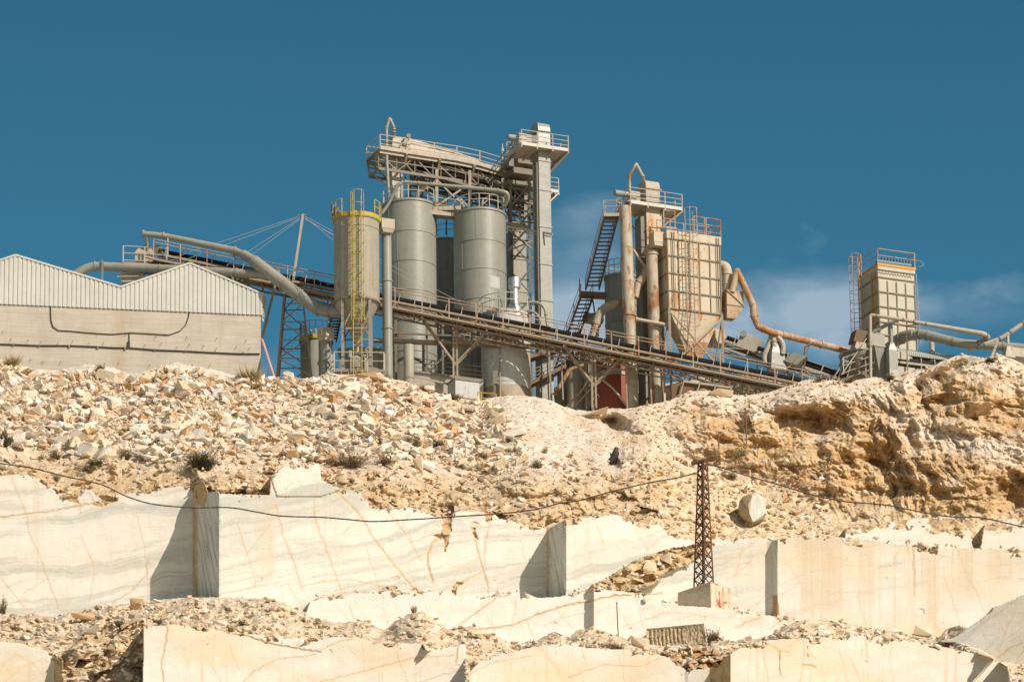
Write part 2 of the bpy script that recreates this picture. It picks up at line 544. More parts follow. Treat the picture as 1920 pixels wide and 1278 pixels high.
# middle row of faces
topA = top([(-1500, 905), (0, 893), (35, 889), (70, 896), (95, 908), (120, 924), (150, 930), (160, 918), (205, 926), (240, 925), (290, 917), (330, 912), (361, 911), (366, 898), (383, 905),
            (390, 922), (409, 921), (412, 926), (505, 927), (508, 892), (532, 874), (598, 868), (602, 900), (640, 916), (688, 924), (690, 947), (724, 956), (770, 951), (790, 958), (830, 962),
            (838, 970), (856, 958), (890, 958), (925, 962), (935, 972), (975, 978), (1000, 986), (1027, 992), (1060, 974), (1130, 966), (1158, 965), (1172, 975), (1240, 985), (1262, 996), (1300, 1014),
            (1334, 1012), (1400, 1003), (1440, 1006), (1446, 1011), (1458, 1011), (1520, 1002), (1560, 1005), (1640, 1012), (1700, 1020), (1790, 1026), (1930, 1031), (3400, 1040)], 1.4, 4, 8)
mA = below(topA)
# depth of each face along the row
YA = uprof([(-1500, 374), (0, 371.6), (363, 371.5), (366, 371.3), (410, 366.5), (413, 366.5), (1024, 370.5), (1028, 370.4), (1061, 366.9), (1063, 366.9), (1300, 369.3), (1438, 369.6), (1446, 369.5), (1449, 369.4), (1457, 368.75),
            (1458, 368.75), (1920, 369.2), (3400, 372)]) + (V - 1000) * -0.0045
marbA = marble_col(100, .25, 1.25, rows=(860, 1190), cols=(-1500, 400))
marbB = marble_col(120, .25, 1.2, 0.2, rows=(860, 1200), cols=(380, 1520))
marbD = marble_col(140, .85, .35, 0.13, 1.0, rows=(960, 1230), cols=(1290, 3400))
cA = np.where((U < 388)[..., None], marbA, marbB)
wd = sstep(1300, 1500, U) 
cA = mixc(cA, marbD, wd)
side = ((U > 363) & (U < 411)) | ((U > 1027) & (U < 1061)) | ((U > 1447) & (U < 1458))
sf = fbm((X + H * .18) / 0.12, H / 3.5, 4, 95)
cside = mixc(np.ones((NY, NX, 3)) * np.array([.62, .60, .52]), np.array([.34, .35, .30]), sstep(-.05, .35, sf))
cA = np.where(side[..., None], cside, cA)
Yf = np.where(~mA, np.maximum(Yf, YA + .12 + .02 * np.clip(topA[None, :] - V, 0, 40)), Yf)
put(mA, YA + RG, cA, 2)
# warm strip at the inner corner of the two slots
for u0, u1 in ((361, 372), (1024, 1029)):
    m = mA & (U > u0 + 2 * fbm(X, H * 2, 3, 7)) & (U < u1)
    C = np.where(m[..., None], np.array([.56, .42, .26]) * (1 + .3 * fbm(X * 3, H * 3, 3, 8))[..., None], C)
m = poly([(1449, 1115), (1458, 1115), (1462, 1152), (1449, 1152)])
C = np.where(m[..., None], np.array([.42, .24, .09]), C)
# grey green patches
for pp, a in (([(412, 926), (505, 930), (600, 900), (690, 925), (688, 945), (640, 975), (560, 985), (470, 1035), (412, 1045)], .42),
              ([(602, 905), (690, 925), (688, 948), (650, 955), (600, 935)], .3), ([(370, 925), (409, 925), (411, 1118), (375, 1118)], .0),
              ([(1640, 1062), (1700, 1045), (1690, 1056), (1650, 1066)], .5), ([(1075, 1010), (1240, 1010), (1240, 1060), (1075, 1080)], .25)):
    m = poly(pp, 9, 12)
    if a:
        C = np.where(m[..., None], C * (1 - a) + np.array([.42, .45, .40]) * a, C)
# the raised block over face B and broken brown rock left of it
m = poly([(508, 893), (532, 874), (598, 866), (604, 900), (640, 918), (600, 930), (520, 930)], 1, 3)
Yf = np.where(m, Yf - .1, Yf)
for i, pp in enumerate(([(97, 915), (120, 920), (147, 930), (147, 944), (118, 936)], [(170, 946), (215, 932), (222, 938), (190, 950)], [(365, 900), (372, 895), (392, 905), (384, 950), (370, 945)],
                        [(830, 965), (848, 962), (846, 995), (836, 1036), (828, 1000)], [(812, 1003), (830, 1000), (826, 1014)], [(895, 935), (915, 930), (926, 950), (922, 975), (912, 980), (905, 950)],
                        [(882, 985), (890, 990), (896, 1010), (892, 1014)], [(845, 1106), (856, 1090), (870, 1092), (856, 1100), (854, 1116)], [(768, 1106), (780, 1100), (786, 1112)], [(720, 1100), (738, 1098), (750, 1108), (725, 1106)])):
    m = poly(pp, 2.5, 30 + i)
    C = np.where(m[..., None], np.array([.50, .33, .16]) * (1 + .35 * fbm(X * 1.5, H * 1.5, 3, 9))[..., None], C)
    Yf = np.where(m, Yf + .10 + .16 * fs, Yf)

# lens of dirt and rocks between the faces, and a dirt patch left of the big right face
mL = poly([(1080, 1118), (1110, 1098), (1150, 1074), (1200, 1046), (1250, 1029), (1310, 1020), (1326, 1012), (1340, 1020), (1320, 1040), (1290, 1058), (1245, 1075), (1235, 1092), (1190, 1106), (1130, 1112)], 3, 15)
fl, _ = facets(X / 0.8, H / 0.5, 15, 1.2)
put(mL, YA - .15 + 0.45 * fl + .25 * fbm(X, H, 4, 16) - (V - 1060) * .012, mixc(np.ones((NY, NX, 3)) * np.array([.50, .36, .18]), np.array([.62, .5, .33]), sstep(-.2, .4, fbm(X, H * 2, 3, 17))), 5)
mL2 = poly([(1240, 1060), (1300, 1040), (1330, 1050), (1300, 1090), (1240, 1096)], 2, 18)
mL2 &= False

SH = 13.0            # width of the bench in front of the big faces
# strip of bright marble below, with its own slot
topC = top([(-1500, 1400), (560, 1400), (573, 1150), (580, 1128), (600, 1119), (680, 1110), (730, 1107), (790, 1113), (820, 1112), (860, 1118), (905, 1120), (925, 1114), (985, 1112), (1008, 1121), (1050, 1118), (1085, 1107),
            (1120, 1104), (1200, 1112), (1210, 1127), (1275, 1134), (1345, 1138), (1420, 1150), (1480, 1160), (1510, 1172), (1530, 1400), (3400, 1400)], 1.2, 6, 7)
mC = below(topC)
YC = uprof([(-1500, 364), (573, 364), (1098, 364.9), (1107, 364.85), (1113, 364.25), (1114, 364.25), (1530, 365.5), (3400, 365.5)]) - (V - 1150) * .0045
cC = marble_col(160, .12, .35, .2, .25, rows=(1090, 1240), cols=(550, 1540))
cC = mixc(cC, marble_col(165, .3, .2, .1, .9, rows=(1090, 1240), cols=(1190, 1540)), sstep(1200, 1300, U))
m = (U > 1107) & (U < 1113.5)
cC = np.where(m[..., None], np.array([.45, .42, .33]), cC)
cC = mixc(cC, np.array([.77, .735, .67]), np.full(U.shape, .35))
put(mC & (U < 1535), YC - SH + RG, cC, 3)

# heaps of earth in front
topD = top([(-1500, 1140), (0, 1152), (30, 1155), (70, 1152), (100, 1154), (150, 1145), (205, 1134), (290, 1126), (335, 1121), (400, 1119), (470, 1121), (505, 1120), (540, 1132), (575, 1148), (600, 1162), (640, 1166), (685, 1162),
            (700, 1172), (722, 1180), (742, 1163), (768, 1150), (792, 1143), (806, 1152), (830, 1172), (850, 1180), (870, 1174), (888, 1172), (905, 1182), (930, 1190), (958, 1204), (1000, 1206), (1020, 1192), (1035, 1185),
            (1055, 1187), (1070, 1192), (1086, 1178), (1110, 1179), (1150, 1188), (1180, 1198), (1205, 1206), (1240, 1210), (1320, 1204), (1340, 1192), (1365, 1200), (1390, 1202), (1440, 1192), (1478, 1168), (1520, 1160), (1560, 1162),
            (1600, 1170), (1630, 1176), (1680, 1184), (1740, 1196), (1765, 1190), (1775, 1178), (1800, 1171), (1830, 1180), (1850, 1200), (1880, 1228), (1930, 1238), (3400, 1238)], 3.0, 8, 12)
mD = below(topD)
baseD = uprof([(-1500, 368.5), (0, 368.3), (400, 366.2), (500, 365.6), (560, 365.0), (620, 363), (1200, 363), (1500, 364), (1600, 367.2), (1780, 366), (1870, 355.5), (1930, 355), (3400, 355)])
dD = np.clip(V - smooth(topD, 60)[None, :] + 10, 0, 200)
YD = baseD - 0.125 * dD
fl2, _ = facets(X / 0.5, H / 0.35, 25, 1.2)
YD = YD - sstep(0, 8, V - topD[None, :]) * (1.7 * fbm(X / 1.7, H / 1.0, 4, 26) + .45 * ridged(X / .9, H / .7, 3, 24) - .2 + 0.10 * fl2 + .11 * fbm(X / .3, H / .25, 3, 28) + .3)
cD = mixc(np.ones((NY, NX, 3)) * np.array([.60, .48, .34]), np.array([.70, .59, .44]), sstep(-.3, .4, fbm(X / .5, H / .4, 4, 27)))
cD = mixc(cD, np.array([.68, .62, .52]), 0.8 * sstep(0.1, .4, fbm(X / 1.6, H / .5, 4, 29)))
put(mD, YD - SH, cD, 4)

# slanted slab at the right edge, turned away from the sun
mF = poly([(1757, 1203), (1790, 1194), (1822, 1172), (1858, 1147), (1862, 1138), (1880, 1132), (1925, 1112), (2300, 960), (2300, 1400), (1930, 1250), (1872, 1240), (1845, 1222), (1800, 1205)], 1.5, 50)
put(mF, uprof([(-1500, 359.5), (1757, 359.6), (1930, 357.6), (3400, 320)]) - SH + RG, marble_col(180, .6, .5, .9, .1, rows=(940, 1300), cols=(1750, 3400)), 3)

# brown broken rock low on the left
mR = poly([(95, 1250), (120, 1225), (150, 1200), (165, 1180), (215, 1165), (270, 1160), (275, 1400), (80, 1400)], 3, 51)
fR, _ = facets((X + .3 * fbm(X, H, 3, 50)) / 1.7, H / 1.3, 52, 1.4)
put(mR, 357.5 - SH - (V - 1160) * .03 + .8 * fR + .2 * fs + .4 * fbm(X / 2, H / 2, 3, 53), mixc(mixc(np.ones((NY, NX, 3)) * np.array([.42, .30, .17]), np.array([.55, .46, .33]), sstep(-.2, .3, fbm(X, H, 4, 54))), np.array([.55, .30, .08]), .7 * sstep(.2, .45, fbm(X / .8, H / .8, 3, 55))), 5)

# lowest faces
topE = top([(-1500, 1210), (0, 1203), (40, 1206), (62, 1214), (100, 1224), (118, 1234), (119, 1420), (267, 1420), (268.5, 1175), (320, 1171), (375, 1174), (440, 1186), (520, 1192), (580, 1197), (640, 1193), (675, 1196), (700, 1203), (730, 1204),
            (733, 1206), (790, 1206), (800, 1220), (865, 1206), (872, 1208), (873, 1420), (879, 1420), (881, 1246), (930, 1229), (1000, 1212), (1050, 1206), (1100, 1214), (1200, 1219), (1268, 1234), (1282, 1250), (1284, 1252), (1300, 1252),
            (1335, 1248), (1368, 1226), (1400, 1206), (1440, 1199), (1530, 1195), (1650, 1190), (1720, 1204), (1800, 1218), (1862, 1234), (1888, 1250), (1895, 1290), (1896, 1420), (3400, 1420)], 1.4, 9, 8)
mE = below(topE)
YE = uprof([(-1500, 356), (0, 355.8), (98, 355.8), (101, 355.7), (150, 352.0), (266, 352.0), (269, 352.0), (872, 354), (880, 353.2), (1272, 354.6), (1284, 354.6), (1290, 354.5), (1331, 354.3), (1337, 354.1), (1369, 350.9), (1371, 350.9), (1900, 354), (3400, 356)]) - (V - 1200) * .0045 - SH
cE = marble_col(200, .95, .30, .22, .9, rows=(1160, 1300))
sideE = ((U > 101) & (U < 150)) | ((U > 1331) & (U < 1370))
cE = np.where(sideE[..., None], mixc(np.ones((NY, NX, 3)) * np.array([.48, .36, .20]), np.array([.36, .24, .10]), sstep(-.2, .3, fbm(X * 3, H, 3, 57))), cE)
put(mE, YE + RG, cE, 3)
mt = poly([(1240, 1222), (1268, 1215), (1300, 1212), (1340, 1215), (1362, 1225), (1345, 1250), (1290, 1256), (1275, 1245)], 2, 58)
put(mt, 356 - SH + .7 * fl - (V - 1215) * .04, mixc(np.ones((NY, NX, 3)) * np.array([.52, .36, .2]), np.array([.5, .25, .1]), sstep(0, .4, fbm(X * 1.3, H * 2, 3, 59))), 5)

# --- cracks and stained veins: polylines on the stone
def stroke(pts, w=1.6, col=(.50, .32, .15), a=.75, wob=2.5, depth=0.0, seed=0, layers=(2, 3)):
    global C, Yf
    P = np.array(pts, float)
    x0, x1, y0, y1 = P[:, 0].min() - 14, P[:, 0].max() + 14, P[:, 1].min() - 14, P[:, 1].max() + 14
    i0, i1 = np.searchsorted(us, [x0, x1]); j0, j1 = np.searchsorted(vs_, [y0, y1])
    if i1 - i0 < 2 or j1 - j0 < 2:
        return
    sl = (slice(j0, j1), slice(i0, i1))
    uu = U[sl] + wob * fbm(U[sl] / 14, V[sl] / 14, 3, seed + 3)
    vv = V[sl] + wob * fbm(U[sl] / 14 + 30, V[sl] / 14, 3, seed + 4)
    d = np.full(uu.shape, 99.0)
    for (ax, ay), (bx, by) in zip(P[:-1], P[1:]):
        L2 = (bx - ax) ** 2 + (by - ay) ** 2 + 1e-6
        t = np.clip(((uu - ax) * (bx - ax) + (vv - ay) * (by - ay)) / L2, 0, 1)
        d = np.minimum(d, np.hypot(uu - ax - t * (bx - ax), vv - ay - t * (by - ay)))
    ww = w * (0.65 + 0.9 * np.abs(fbm(U[sl] / 20, V[sl] / 20, 2, seed + 9)) * 1.6)
    f = np.exp(-(d / ww) ** 2) * min(.95, a * 1.15) * np.isin(LAYER[sl], layers)
    C[sl] = C[sl] + (np.array(col) - C[sl]) * f[..., None]
    halo = np.exp(-(d / (ww * 4)) ** 2) * a * .22 * np.isin(LAYER[sl], layers)
    C[sl] = C[sl] + (np.array((.66, .52, .36)) - C[sl]) * halo[..., None]
    if depth:
        Yf[sl] = Yf[sl] + depth * np.exp(-(d / ww) ** 2) * np.isin(LAYER[sl], layers)

OR = (.50, .32, .15); DK = (.30, .20, .11)
for i, (pts, w, col, a, dp) in enumerate([
    ([(0, 970), (50, 963), (100, 957), (150, 948), (175, 942), (222, 934)], 1.6, OR, .8, .05),
    ([(20, 890), (42, 945), (50, 965), (55, 1000), (75, 1040), (90, 1085), (110, 1140)], 1.4, OR, .5, 0),
    ([(145, 925), (152, 962)], 1.2, OR, .6, .0), ([(165, 915), (180, 945)], 1.2, DK, .5, .0),
    ([(0, 1082), (25, 1110), (50, 1145)], 1.3, OR, .5, 0), ([(150, 1000), (172, 1050), (178, 1075), (165, 1135)], 1.1, OR, .4, 0),
    ([(45, 1110), (90, 1085), (80, 1065)], 1., OR, .4, 0), ([(200, 1135), (250, 1105), (275, 1075), (278, 1045)], 1.3, OR, .6, 0),
    ([(255, 960), (270, 1020), (276, 1075), (276, 1130)], 1.0, OR, .35, 0),
    ([(365, 950), (366, 1000), (364, 1060), (370, 1118)], 2.4, (.42, .26, .12), .8, .06),
    ([(445, 980), (460, 1030), (475, 1075), (480, 1100)], 1.2, OR, .55, 0), ([(517, 945), (530, 1000), (550, 1050), (566, 1105)], 1.5, OR, .7, .0),
    ([(590, 970), (612, 1030), (632, 1085), (640, 1108)], 1.4, OR, .7, 0), ([(566, 1100), (600, 1090), (655, 1085), (700, 1095), (725, 1104)], 1.4, OR, .6, .0),
    ([(625, 918), (655, 945), (677, 968), (700, 1010), (740, 1060), (772, 1100), (785, 1112)], 1.9, (.54, .38, .2), .8, .03),
    ([(725, 955), (760, 1000), (790, 1050)], 1.2, OR, .55, 0), ([(770, 955), (758, 985), (785, 1040)], 1.0, OR, .4, 0),
    ([(610, 1108), (680, 1110)], 1.0, OR, .2, 0), ([(838, 1000), (808, 1020), (800, 1040), (803, 1060), (810, 1090)], 2.2, (.52, .36, .2), .8, .06),
    ([(640, 1000), (660, 985), (675, 970)], 1., OR, .4, 0), ([(890, 1010), (900, 1050), (912, 1090), (916, 1112)], 1.8, OR, .7, .04),
    ([(918, 975), (910, 1020), (908, 1060)], 1.3, OR, .6, 0), ([(845, 1065), (870, 1060), (900, 1045)], 2.5, (.60, .48, .33), .6, 0),
    ([(850, 1100), (875, 1085), (905, 1072)], 1.8, OR, .6, .03), ([(760, 1050), (800, 1035), (850, 1020), (885, 1000)], .9, OR, .3, 0),
    ([(935, 992), (955, 985), (975, 990), (1000, 978)], 1.2, OR, .5, .0), ([(1120, 985), (1135, 1030), (1105, 1035), (1118, 1100)], 1.0, OR, .4, 0),
    ([(1190, 990), (1215, 1030), (1240, 1005), (1270, 1000)], 1.1, OR, .4, 0), ([(1200, 965), (1225, 1010)], 1., OR, .35, 0),
    ([(590, 960), (620, 945), (640, 930)], 1., OR, .4, 0), ([(600, 905), (588, 940), (590, 970)], 1.2, OR, .5, 0),
    ([(860, 1170), (890, 1150), (930, 1120), (955, 1113)], 1.6, OR, .7, .04), ([(900, 1180), (960, 1172), (1010, 1150), (1060, 1135), (1110, 1125), (1150, 1117), (1240, 1112)], 1.8, OR, .8, .07),
    ([(955, 1190), (965, 1150), (968, 1120)], 1.1, OR, .4, 0), ([(1235, 1148), (1300, 1150), (1360, 1160), (1440, 1155)], 1., OR, .35, 0),
    ([(1385, 1175), (1400, 1165), (1425, 1158)], 2.4, (.56, .42, .25), .8, .0), ([(1475, 1168), (1490, 1160)], 2.4, OR, .6, 0),
    ([(1340, 1045), (1380, 1045), (1420, 1010), (1436, 1002)], 1.6, (.58, .44, .28), .6, 0), ([(1360, 1090), (1400, 1060), (1415, 1040)], 1., OR, .3, 0),
    ([(1395, 1000), (1385, 1060), (1375, 1090), (1385, 1120)], 1., OR, .35, 0), ([(1475, 1150), (1530, 1135), (1590, 1122), (1640, 1105), (1720, 1095), (1735, 1090)], 3.2, (.56, .53, .47), .55, 0),
    ([(1480, 1085), (1530, 1068), (1590, 1060), (1680, 1060), (1760, 1040), (1860, 1060), (1920, 1055)], 1.2, OR, .35, 0), ([(1770, 1080), (1785, 1120), (1800, 1170)], 2., (.60, .48, .33), .5, 0),
    ([(1572, 1005), (1585, 1020), (1595, 1022)], 1.2, DK, .7, .03), ([(1830, 1090), (1880, 1080), (1920, 1085)], 1., OR, .35, 0), ([(1500, 1150), (1505, 1100), (1480, 1060)], 1., OR, .2, 0),
    ([(312, 1173), (310, 1200), (302, 1240), (305, 1278)], 2.4, (.58, .44, .28), .8, .05), ([(455, 1189), (500, 1205), (555, 1215), (600, 1222)], 1.7, (.42, .30, .16), .85, .08),
    ([(600, 1218), (640, 1200), (660, 1197)], 1.4, OR, .7, .03), ([(455, 1278), (480, 1255), (520, 1235), (590, 1228)], 1.8, (.58, .44, .26), .8, .03), ([(555, 1212), (562, 1200)], 1.2, DK, .6, .03),
    ([(600, 1278), (680, 1258), (740, 1242), (780, 1232), (850, 1228)], 1.5, OR, .6, .02), ([(785, 1278), (830, 1265), (870, 1255)], 1.2, OR, .6, .03), ([(740, 1205), (750, 1240), (765, 1278)], 1.5, OR, .45, 0),
    ([(680, 1200), (685, 1260)], 1.1, OR, .35, 0), ([(857, 1210), (855, 1240)], 2.2, (.50, .34, .16), .8, .04), ([(884, 1260), (930, 1240), (1000, 1228)], 1.2, OR, .5, 0),
    ([(960, 1222), (955, 1278)], 3.2, (.66, .52, .35), .6, 0), ([(1010, 1215), (1040, 1245), (1060, 1278)], 2.6, (.64, .5, .32), .6, 0), ([(1090, 1215), (1105, 1260)], 1.3, OR, .4, 0), ([(1065, 1270), (1130, 1245), (1200, 1250), (1245, 1230)], 1.4, OR, .6, .02),
    ([(880, 1278), (882, 1255), (884, 1245)], 1.5, DK, .6, .05), ([(1430, 1205), (1432, 1240), (1440, 1278)], 2.2, (.62, .48, .32), .7, .02), ([(1430, 1205), (1450, 1212), (1462, 1222), (1480, 1222)], 2.4, (.62, .44, .25), .8, .03),
    ([(1460, 1220), (1462, 1265)], 1.2, DK, .8, .04), ([(1480, 1210), (1505, 1195)], 2.2, (.62, .46, .27), .7, 0), ([(1508, 1197), (1508, 1230), (1500, 1278)], 1.3, OR, .5, 0), ([(1506, 1245), (1528, 1249)], 2.2, (.42, .28, .06), .9, .04),
    ([(1510, 1222), (1528, 1231)], 1.4, OR, .5, 0), ([(1623, 1196), (1627, 1235)], .9, DK, .5, 0), ([(1672, 1195), (1668, 1240), (1675, 1278)], 2., (.64, .5, .35), .6, 0), ([(1616, 1215), (1615, 1232)], 1.2, (.4, .38, .2), .6, 0),
    ([(0, 1250), (30, 1225), (60, 1240), (90, 1278)], 2., (.66, .48, .27), .6, 0), ([(10, 1278), (40, 1250), (80, 1235), (110, 1250)], 1.6, (.66, .48, .27), .6, 0), ([(1200, 1245), (1225, 1225), (1240, 1215)], 1.2, OR, .4, 0),
    ([(1870, 1235), (1890, 1215), (1920, 1205)], 1.5, OR, .5, .02), ([(1870, 1232), (1880, 1195), (1900, 1150)], 1.2, OR, .35, 0), ([(1900, 1250), (1925, 1205)], 1.3, OR, .5, 0),
    ([(1206, 1140), (1206, 1150)], 1., OR, .3, 0), ([(1710, 1010), (1712, 1060), (1713, 1115)], 2.2, (.62, .5, .34), .7, .03), ([(1700, 1015), (1703, 1040)], 2.2, (.60, .48, .30), .6, .02)]):
    stroke(pts, w, col, a, 3.0, dp, 400 + i * 3)
rs = random.Random(5)
for i in range(100):                                    # hairline joints everywhere
    u0, v0 = rs.choice([(rs.uniform(0, 1250), rs.uniform(940, 1100)), (rs.uniform(280, 1900), rs.uniform(1190, 1278)), (rs.uniform(600, 1450), rs.uniform(1115, 1190)), (rs.uniform(1340, 1900), rs.uniform(1020, 1150))])
    a = rs.choice([rs.uniform(1.0, 1.35), rs.uniform(1.0, 1.35), rs.uniform(-.5, -.1), rs.uniform(-1.2, -.6)])
    L = rs.uniform(20, 110)
    pts = [(u0, v0)]
    for k in range(4):
        a += rs.uniform(-.25, .25)
        pts.append((pts[-1][0] + math.cos(a) * L / 4, pts[-1][1] + math.sin(a) * L / 4))
    stroke(pts, rs.uniform(.7, 1.1), OR, rs.uniform(.15, .5), 3.0, 0, 900 + i * 3)

# --- shallow spalls: flakes have come off along joints and left crisp, slightly set-back patches
rs = random.Random(31)
for i in range(34):
    u0, v0 = rs.choice([(rs.uniform(740, 1000), rs.uniform(960, 1110)), (rs.uniform(0, 1250), rs.uniform(935, 1110)), (rs.uniform(280, 1890), rs.uniform(1185, 1278)), (rs.uniform(600, 1450), rs.uniform(1118, 1190)), (rs.uniform(1340, 1915), rs.uniform(1015, 1150))])
    n = rs.choice((3, 4, 4, 5)); L = rs.uniform(3, 13); asp = rs.uniform(.35, .9); a0_ = rs.uniform(0, 6.28); tl = rs.uniform(-.5, .3)
    P = []
    for k in range(n):
        a = a0_ + k * 6.283 / n + rs.uniform(-.35, .35); r_ = L * rs.uniform(.6, 1.1)
        x_, y_ = r_ * math.cos(a), r_ * math.sin(a) * asp
        P.append((u0 + x_ * math.cos(tl) - y_ * math.sin(tl), v0 + x_ * math.sin(tl) + y_ * math.cos(tl)))
    m = poly(P, .8, 700 + i) & ((LAYER == 2) | (LAYER == 3))
    cc_ = rs.choice((np.array([.60, .47, .31]), np.array([.66, .58, .46]), np.array([.72, .68, .60]), np.array([.55, .40, .23])))
    C = np.where(m[..., None], C * .55 + cc_ * .45, C)
    Yf = np.where(m, Yf + rs.uniform(.02, .06) + .04 * fs, Yf)

# --- the rims of the faces are broken: rough brown stone eats into them from above
for tp, lay, sd, dp in ((topA, 2, 601, 17), (topC, 3, 611, 9), (topE, 3, 621, 12)):
    dd = V - tp[None, :]
    nn = fbm(X / 1.7, H / 1.4, 4, sd, .6)
    bite = (dd > -1) & (dd < dp * 2.6 * (nn - .02)) & (LAYER == lay)
    C = np.where(bite[..., None], mixc(np.ones((NY, NX, 3)) * np.array([.58, .43, .26]), np.array([.70, .62, .50]), sstep(-.1, .3, fbm(X / .4, H / .3, 3, sd + 5))), C)
    Yf = np.where(bite, Yf + .10 + .22 * fs, Yf)
    LAYER[bite] = 5
for q in ([(1580, 985), (1700, 968), (1830, 968), (1830, 1010), (1700, 990), (1590, 1002)], [(1830, 970), (1930, 960), (1930, 985), (1850, 1000)]):
    m = poly(q, 6, 640) & (LAYER == 1) & (fbm(X / 1.2, H / .9, 4, 641) > -.02)
    C = np.where(m[..., None], np.array([.60, .46, .29]) * (1 + .3 * fbm(X * 2, H * 2, 3, 642))[..., None], C)
    Yf = np.where(m, Yf + .12 * fs, Yf); LAYER[m] = 5

# --- broad stains washed down the right-hand face
for u0, u1, v1, a in ((1502, 1580, 1180, .55), (1540, 1575, 1150, .3), (1610, 1640, 1170, .45), (1700, 1718, 1160, .35), (1735, 1762, 1190, .45), (1795, 1825, 1150, .5), (1850, 1925, 1120, .4), (480, 515, 1110, .38), (500, 512, 1100, .25), (60, 75, 1100, .15)):
    e = sstep(u0 - 3, u0 + 2, U + 1.5 * fbm(X * 2, H / 4, 2, 3)) * (1 - sstep(u1 - 3, u1 + 2, U)) * (1 - sstep(v1 - 60, v1, V)) * (LAYER == 2)
    C = mixc(C, np.array([.60, .48, .33]), min(.9, a * 1.15) * e * (.6 + .8 * np.clip(fbm(X / .25, H / 30, 3, 77) + .3, 0, 1)))

vc = crest[None, :]
ci = np.clip(np.searchsorted(vs_, crest), 0, NY - 1)
# shape: points over the crest fold back into the flat yard behind it
VV = np.maximum(V, vc)
x3, y3, z3 = Wn(U, VV, Yf)
Yc = Y0[ci, np.arange(NX)][None, :]
xc, yc, zc = Wn(U, np.broadcast_to(vc, U.shape), np.broadcast_to(Yc, U.shape))
over = V < vc
back = (vc - V) * 1.0
yard = float(W(1080, 764, 391).z)
y3 = np.where(over, yc + back, y3)
x3 = np.where(over, xc, x3)
drop = np.clip(back * .35, 0, None)
z3 = np.where(over, np.maximum(zc - drop, np.minimum(zc, yard)), z3)
C = np.where(over[..., None], np.array([.58, .5, .39]), C)

# extra rows: the yard running far back, the foot of the hill running down to the valley floor
def row(j):
    return x3[j].copy(), y3[j].copy(), z3[j].copy()
tx, ty, tz = row(0)
bx, by, bz = row(-1)
ext_t, ext_b = [], []
for k in (400, 120):
    ext_t.append((tx * (1 + k / 500), ty + k, tz * 0 + yard - 1))
for k, dz in ((6, 8), (25, 30), (60, 62)):
    ext_b.append((bx, by - k, np.maximum(bz - dz, 0)))
ext_b.append((bx, by - 130, bz * 0 - 0.5))
rowsX = [e[0] for e in ext_t] + list(x3) + [e[0] for e in ext_b]
rowsY = [e[1] for e in ext_t] + list(y3) + [e[1] for e in ext_b]
rowsZ = [e[2] for e in ext_t] + list(z3) + [e[2] for e in ext_b]
AX, AY, AZ = np.array(rowsX), np.array(rowsY), np.array(rowsZ)
CC = np.concatenate([np.repeat(C[:1], len(ext_t), 0), C, np.repeat(C[-1:], len(ext_b), 0)], 0)
LL = np.concatenate([np.zeros((len(ext_t), NX)), LAYER, np.repeat(LAYER[-1:], len(ext_b), 0)], 0)

def grid_mesh(name, AX, AY, AZ, CC, LL):
    ny, nx = AX.shape
    me = bpy.data.meshes.new(name)
    me.vertices.add(nx * ny)
    co = np.stack([AX, AY, AZ], -1).reshape(-1).astype(np.float32)
    me.vertices.foreach_set('co', co)
    ii = np.arange(ny * nx).reshape(ny, nx)
    q = np.stack([ii[1:, :-1], ii[1:, 1:], ii[:-1, 1:], ii[:-1, :-1]], -1).reshape(-1)
    nq = (ny - 1) * (nx - 1)
    me.loops.add(nq * 4)
    me.loops.foreach_set('vertex_index', q.astype(np.int32))
    me.polygons.add(nq)
    me.polygons.foreach_set('loop_start', np.arange(0, nq * 4, 4, dtype=np.int32))
    me.update(calc_edges=True)
    ca = me.color_attributes.new('stone', 'FLOAT_COLOR', 'POINT')
    col = np.concatenate([CC.reshape(-1, 3), (LL.reshape(-1, 1) > 0) & (LL.reshape(-1, 1) < 4)], 1).astype(np.float32)
    ca.data.foreach_set('color', col.reshape(-1))
    me.update()
    return me

m_ground, nt, b = new_mat('quarry_stone')
at = N(nt, 'ShaderNodeAttribute', attribute_name='stone')
geo = N(nt, 'ShaderNodeNewGeometry')
pos = geo.outputs['Position']
n1 = noise(nt, pos, 2.2, 8, 0.72)
n2 = noise(nt, pos, 9.0, 5, 0.7)
earth = N(nt, 'ShaderNodeMath', operation='SUBTRACT')
earth.inputs[0].default_value = 1.0
nt.links.new(at.outputs['Alpha'], earth.inputs[1])
amt = ramp(nt, earth.outputs[0], 0, 1, 0.10, 0.8)
c = mix(nt, amt, at.outputs['Color'], mix(nt, ramp(nt, n1, .36, .64), (.62, .58, .54), (1.28, 1.26, 1.22)), 'MULTIPLY')
c = mix(nt, ramp(nt, n2, .60, .72, 0, .35), c, mix(nt, 1.0, c, (.6, .55, .48), 'MULTIPLY'))
n3 = noise(nt, pos, 1.0, 9, .72, sc=(.5, .5, 5.5), dist=.5)
n4 = noise(nt, pos, 1.0, 7, .7, sc=(1.1, 1.1, .22))
mf = N(nt, 'ShaderNodeMath', operation='MULTIPLY'); nt.links.new(at.outputs['Alpha'], mf.inputs[0]); nt.links.new(ramp(nt, n3, .52, .70, 0, .34), mf.inputs[1])
c = mix(nt, mf.outputs[0], c, (.46, .43, .36))
mf = N(nt, 'ShaderNodeMath', operation='MULTIPLY'); nt.links.new(at.outputs['Alpha'], mf.inputs[0]); nt.links.new(ramp(nt, n4, .55, .72, 0, .30), mf.inputs[1])
c = mix(nt, mf.outputs[0], c, (.60, .47, .32))
nt.links.new(c, b.inputs['Base Color'])
b.inputs['Roughness'].default_value = 0.9
b.inputs['Specular IOR Level'].default_value = 0.15
bp = N(nt, 'ShaderNodeBump')
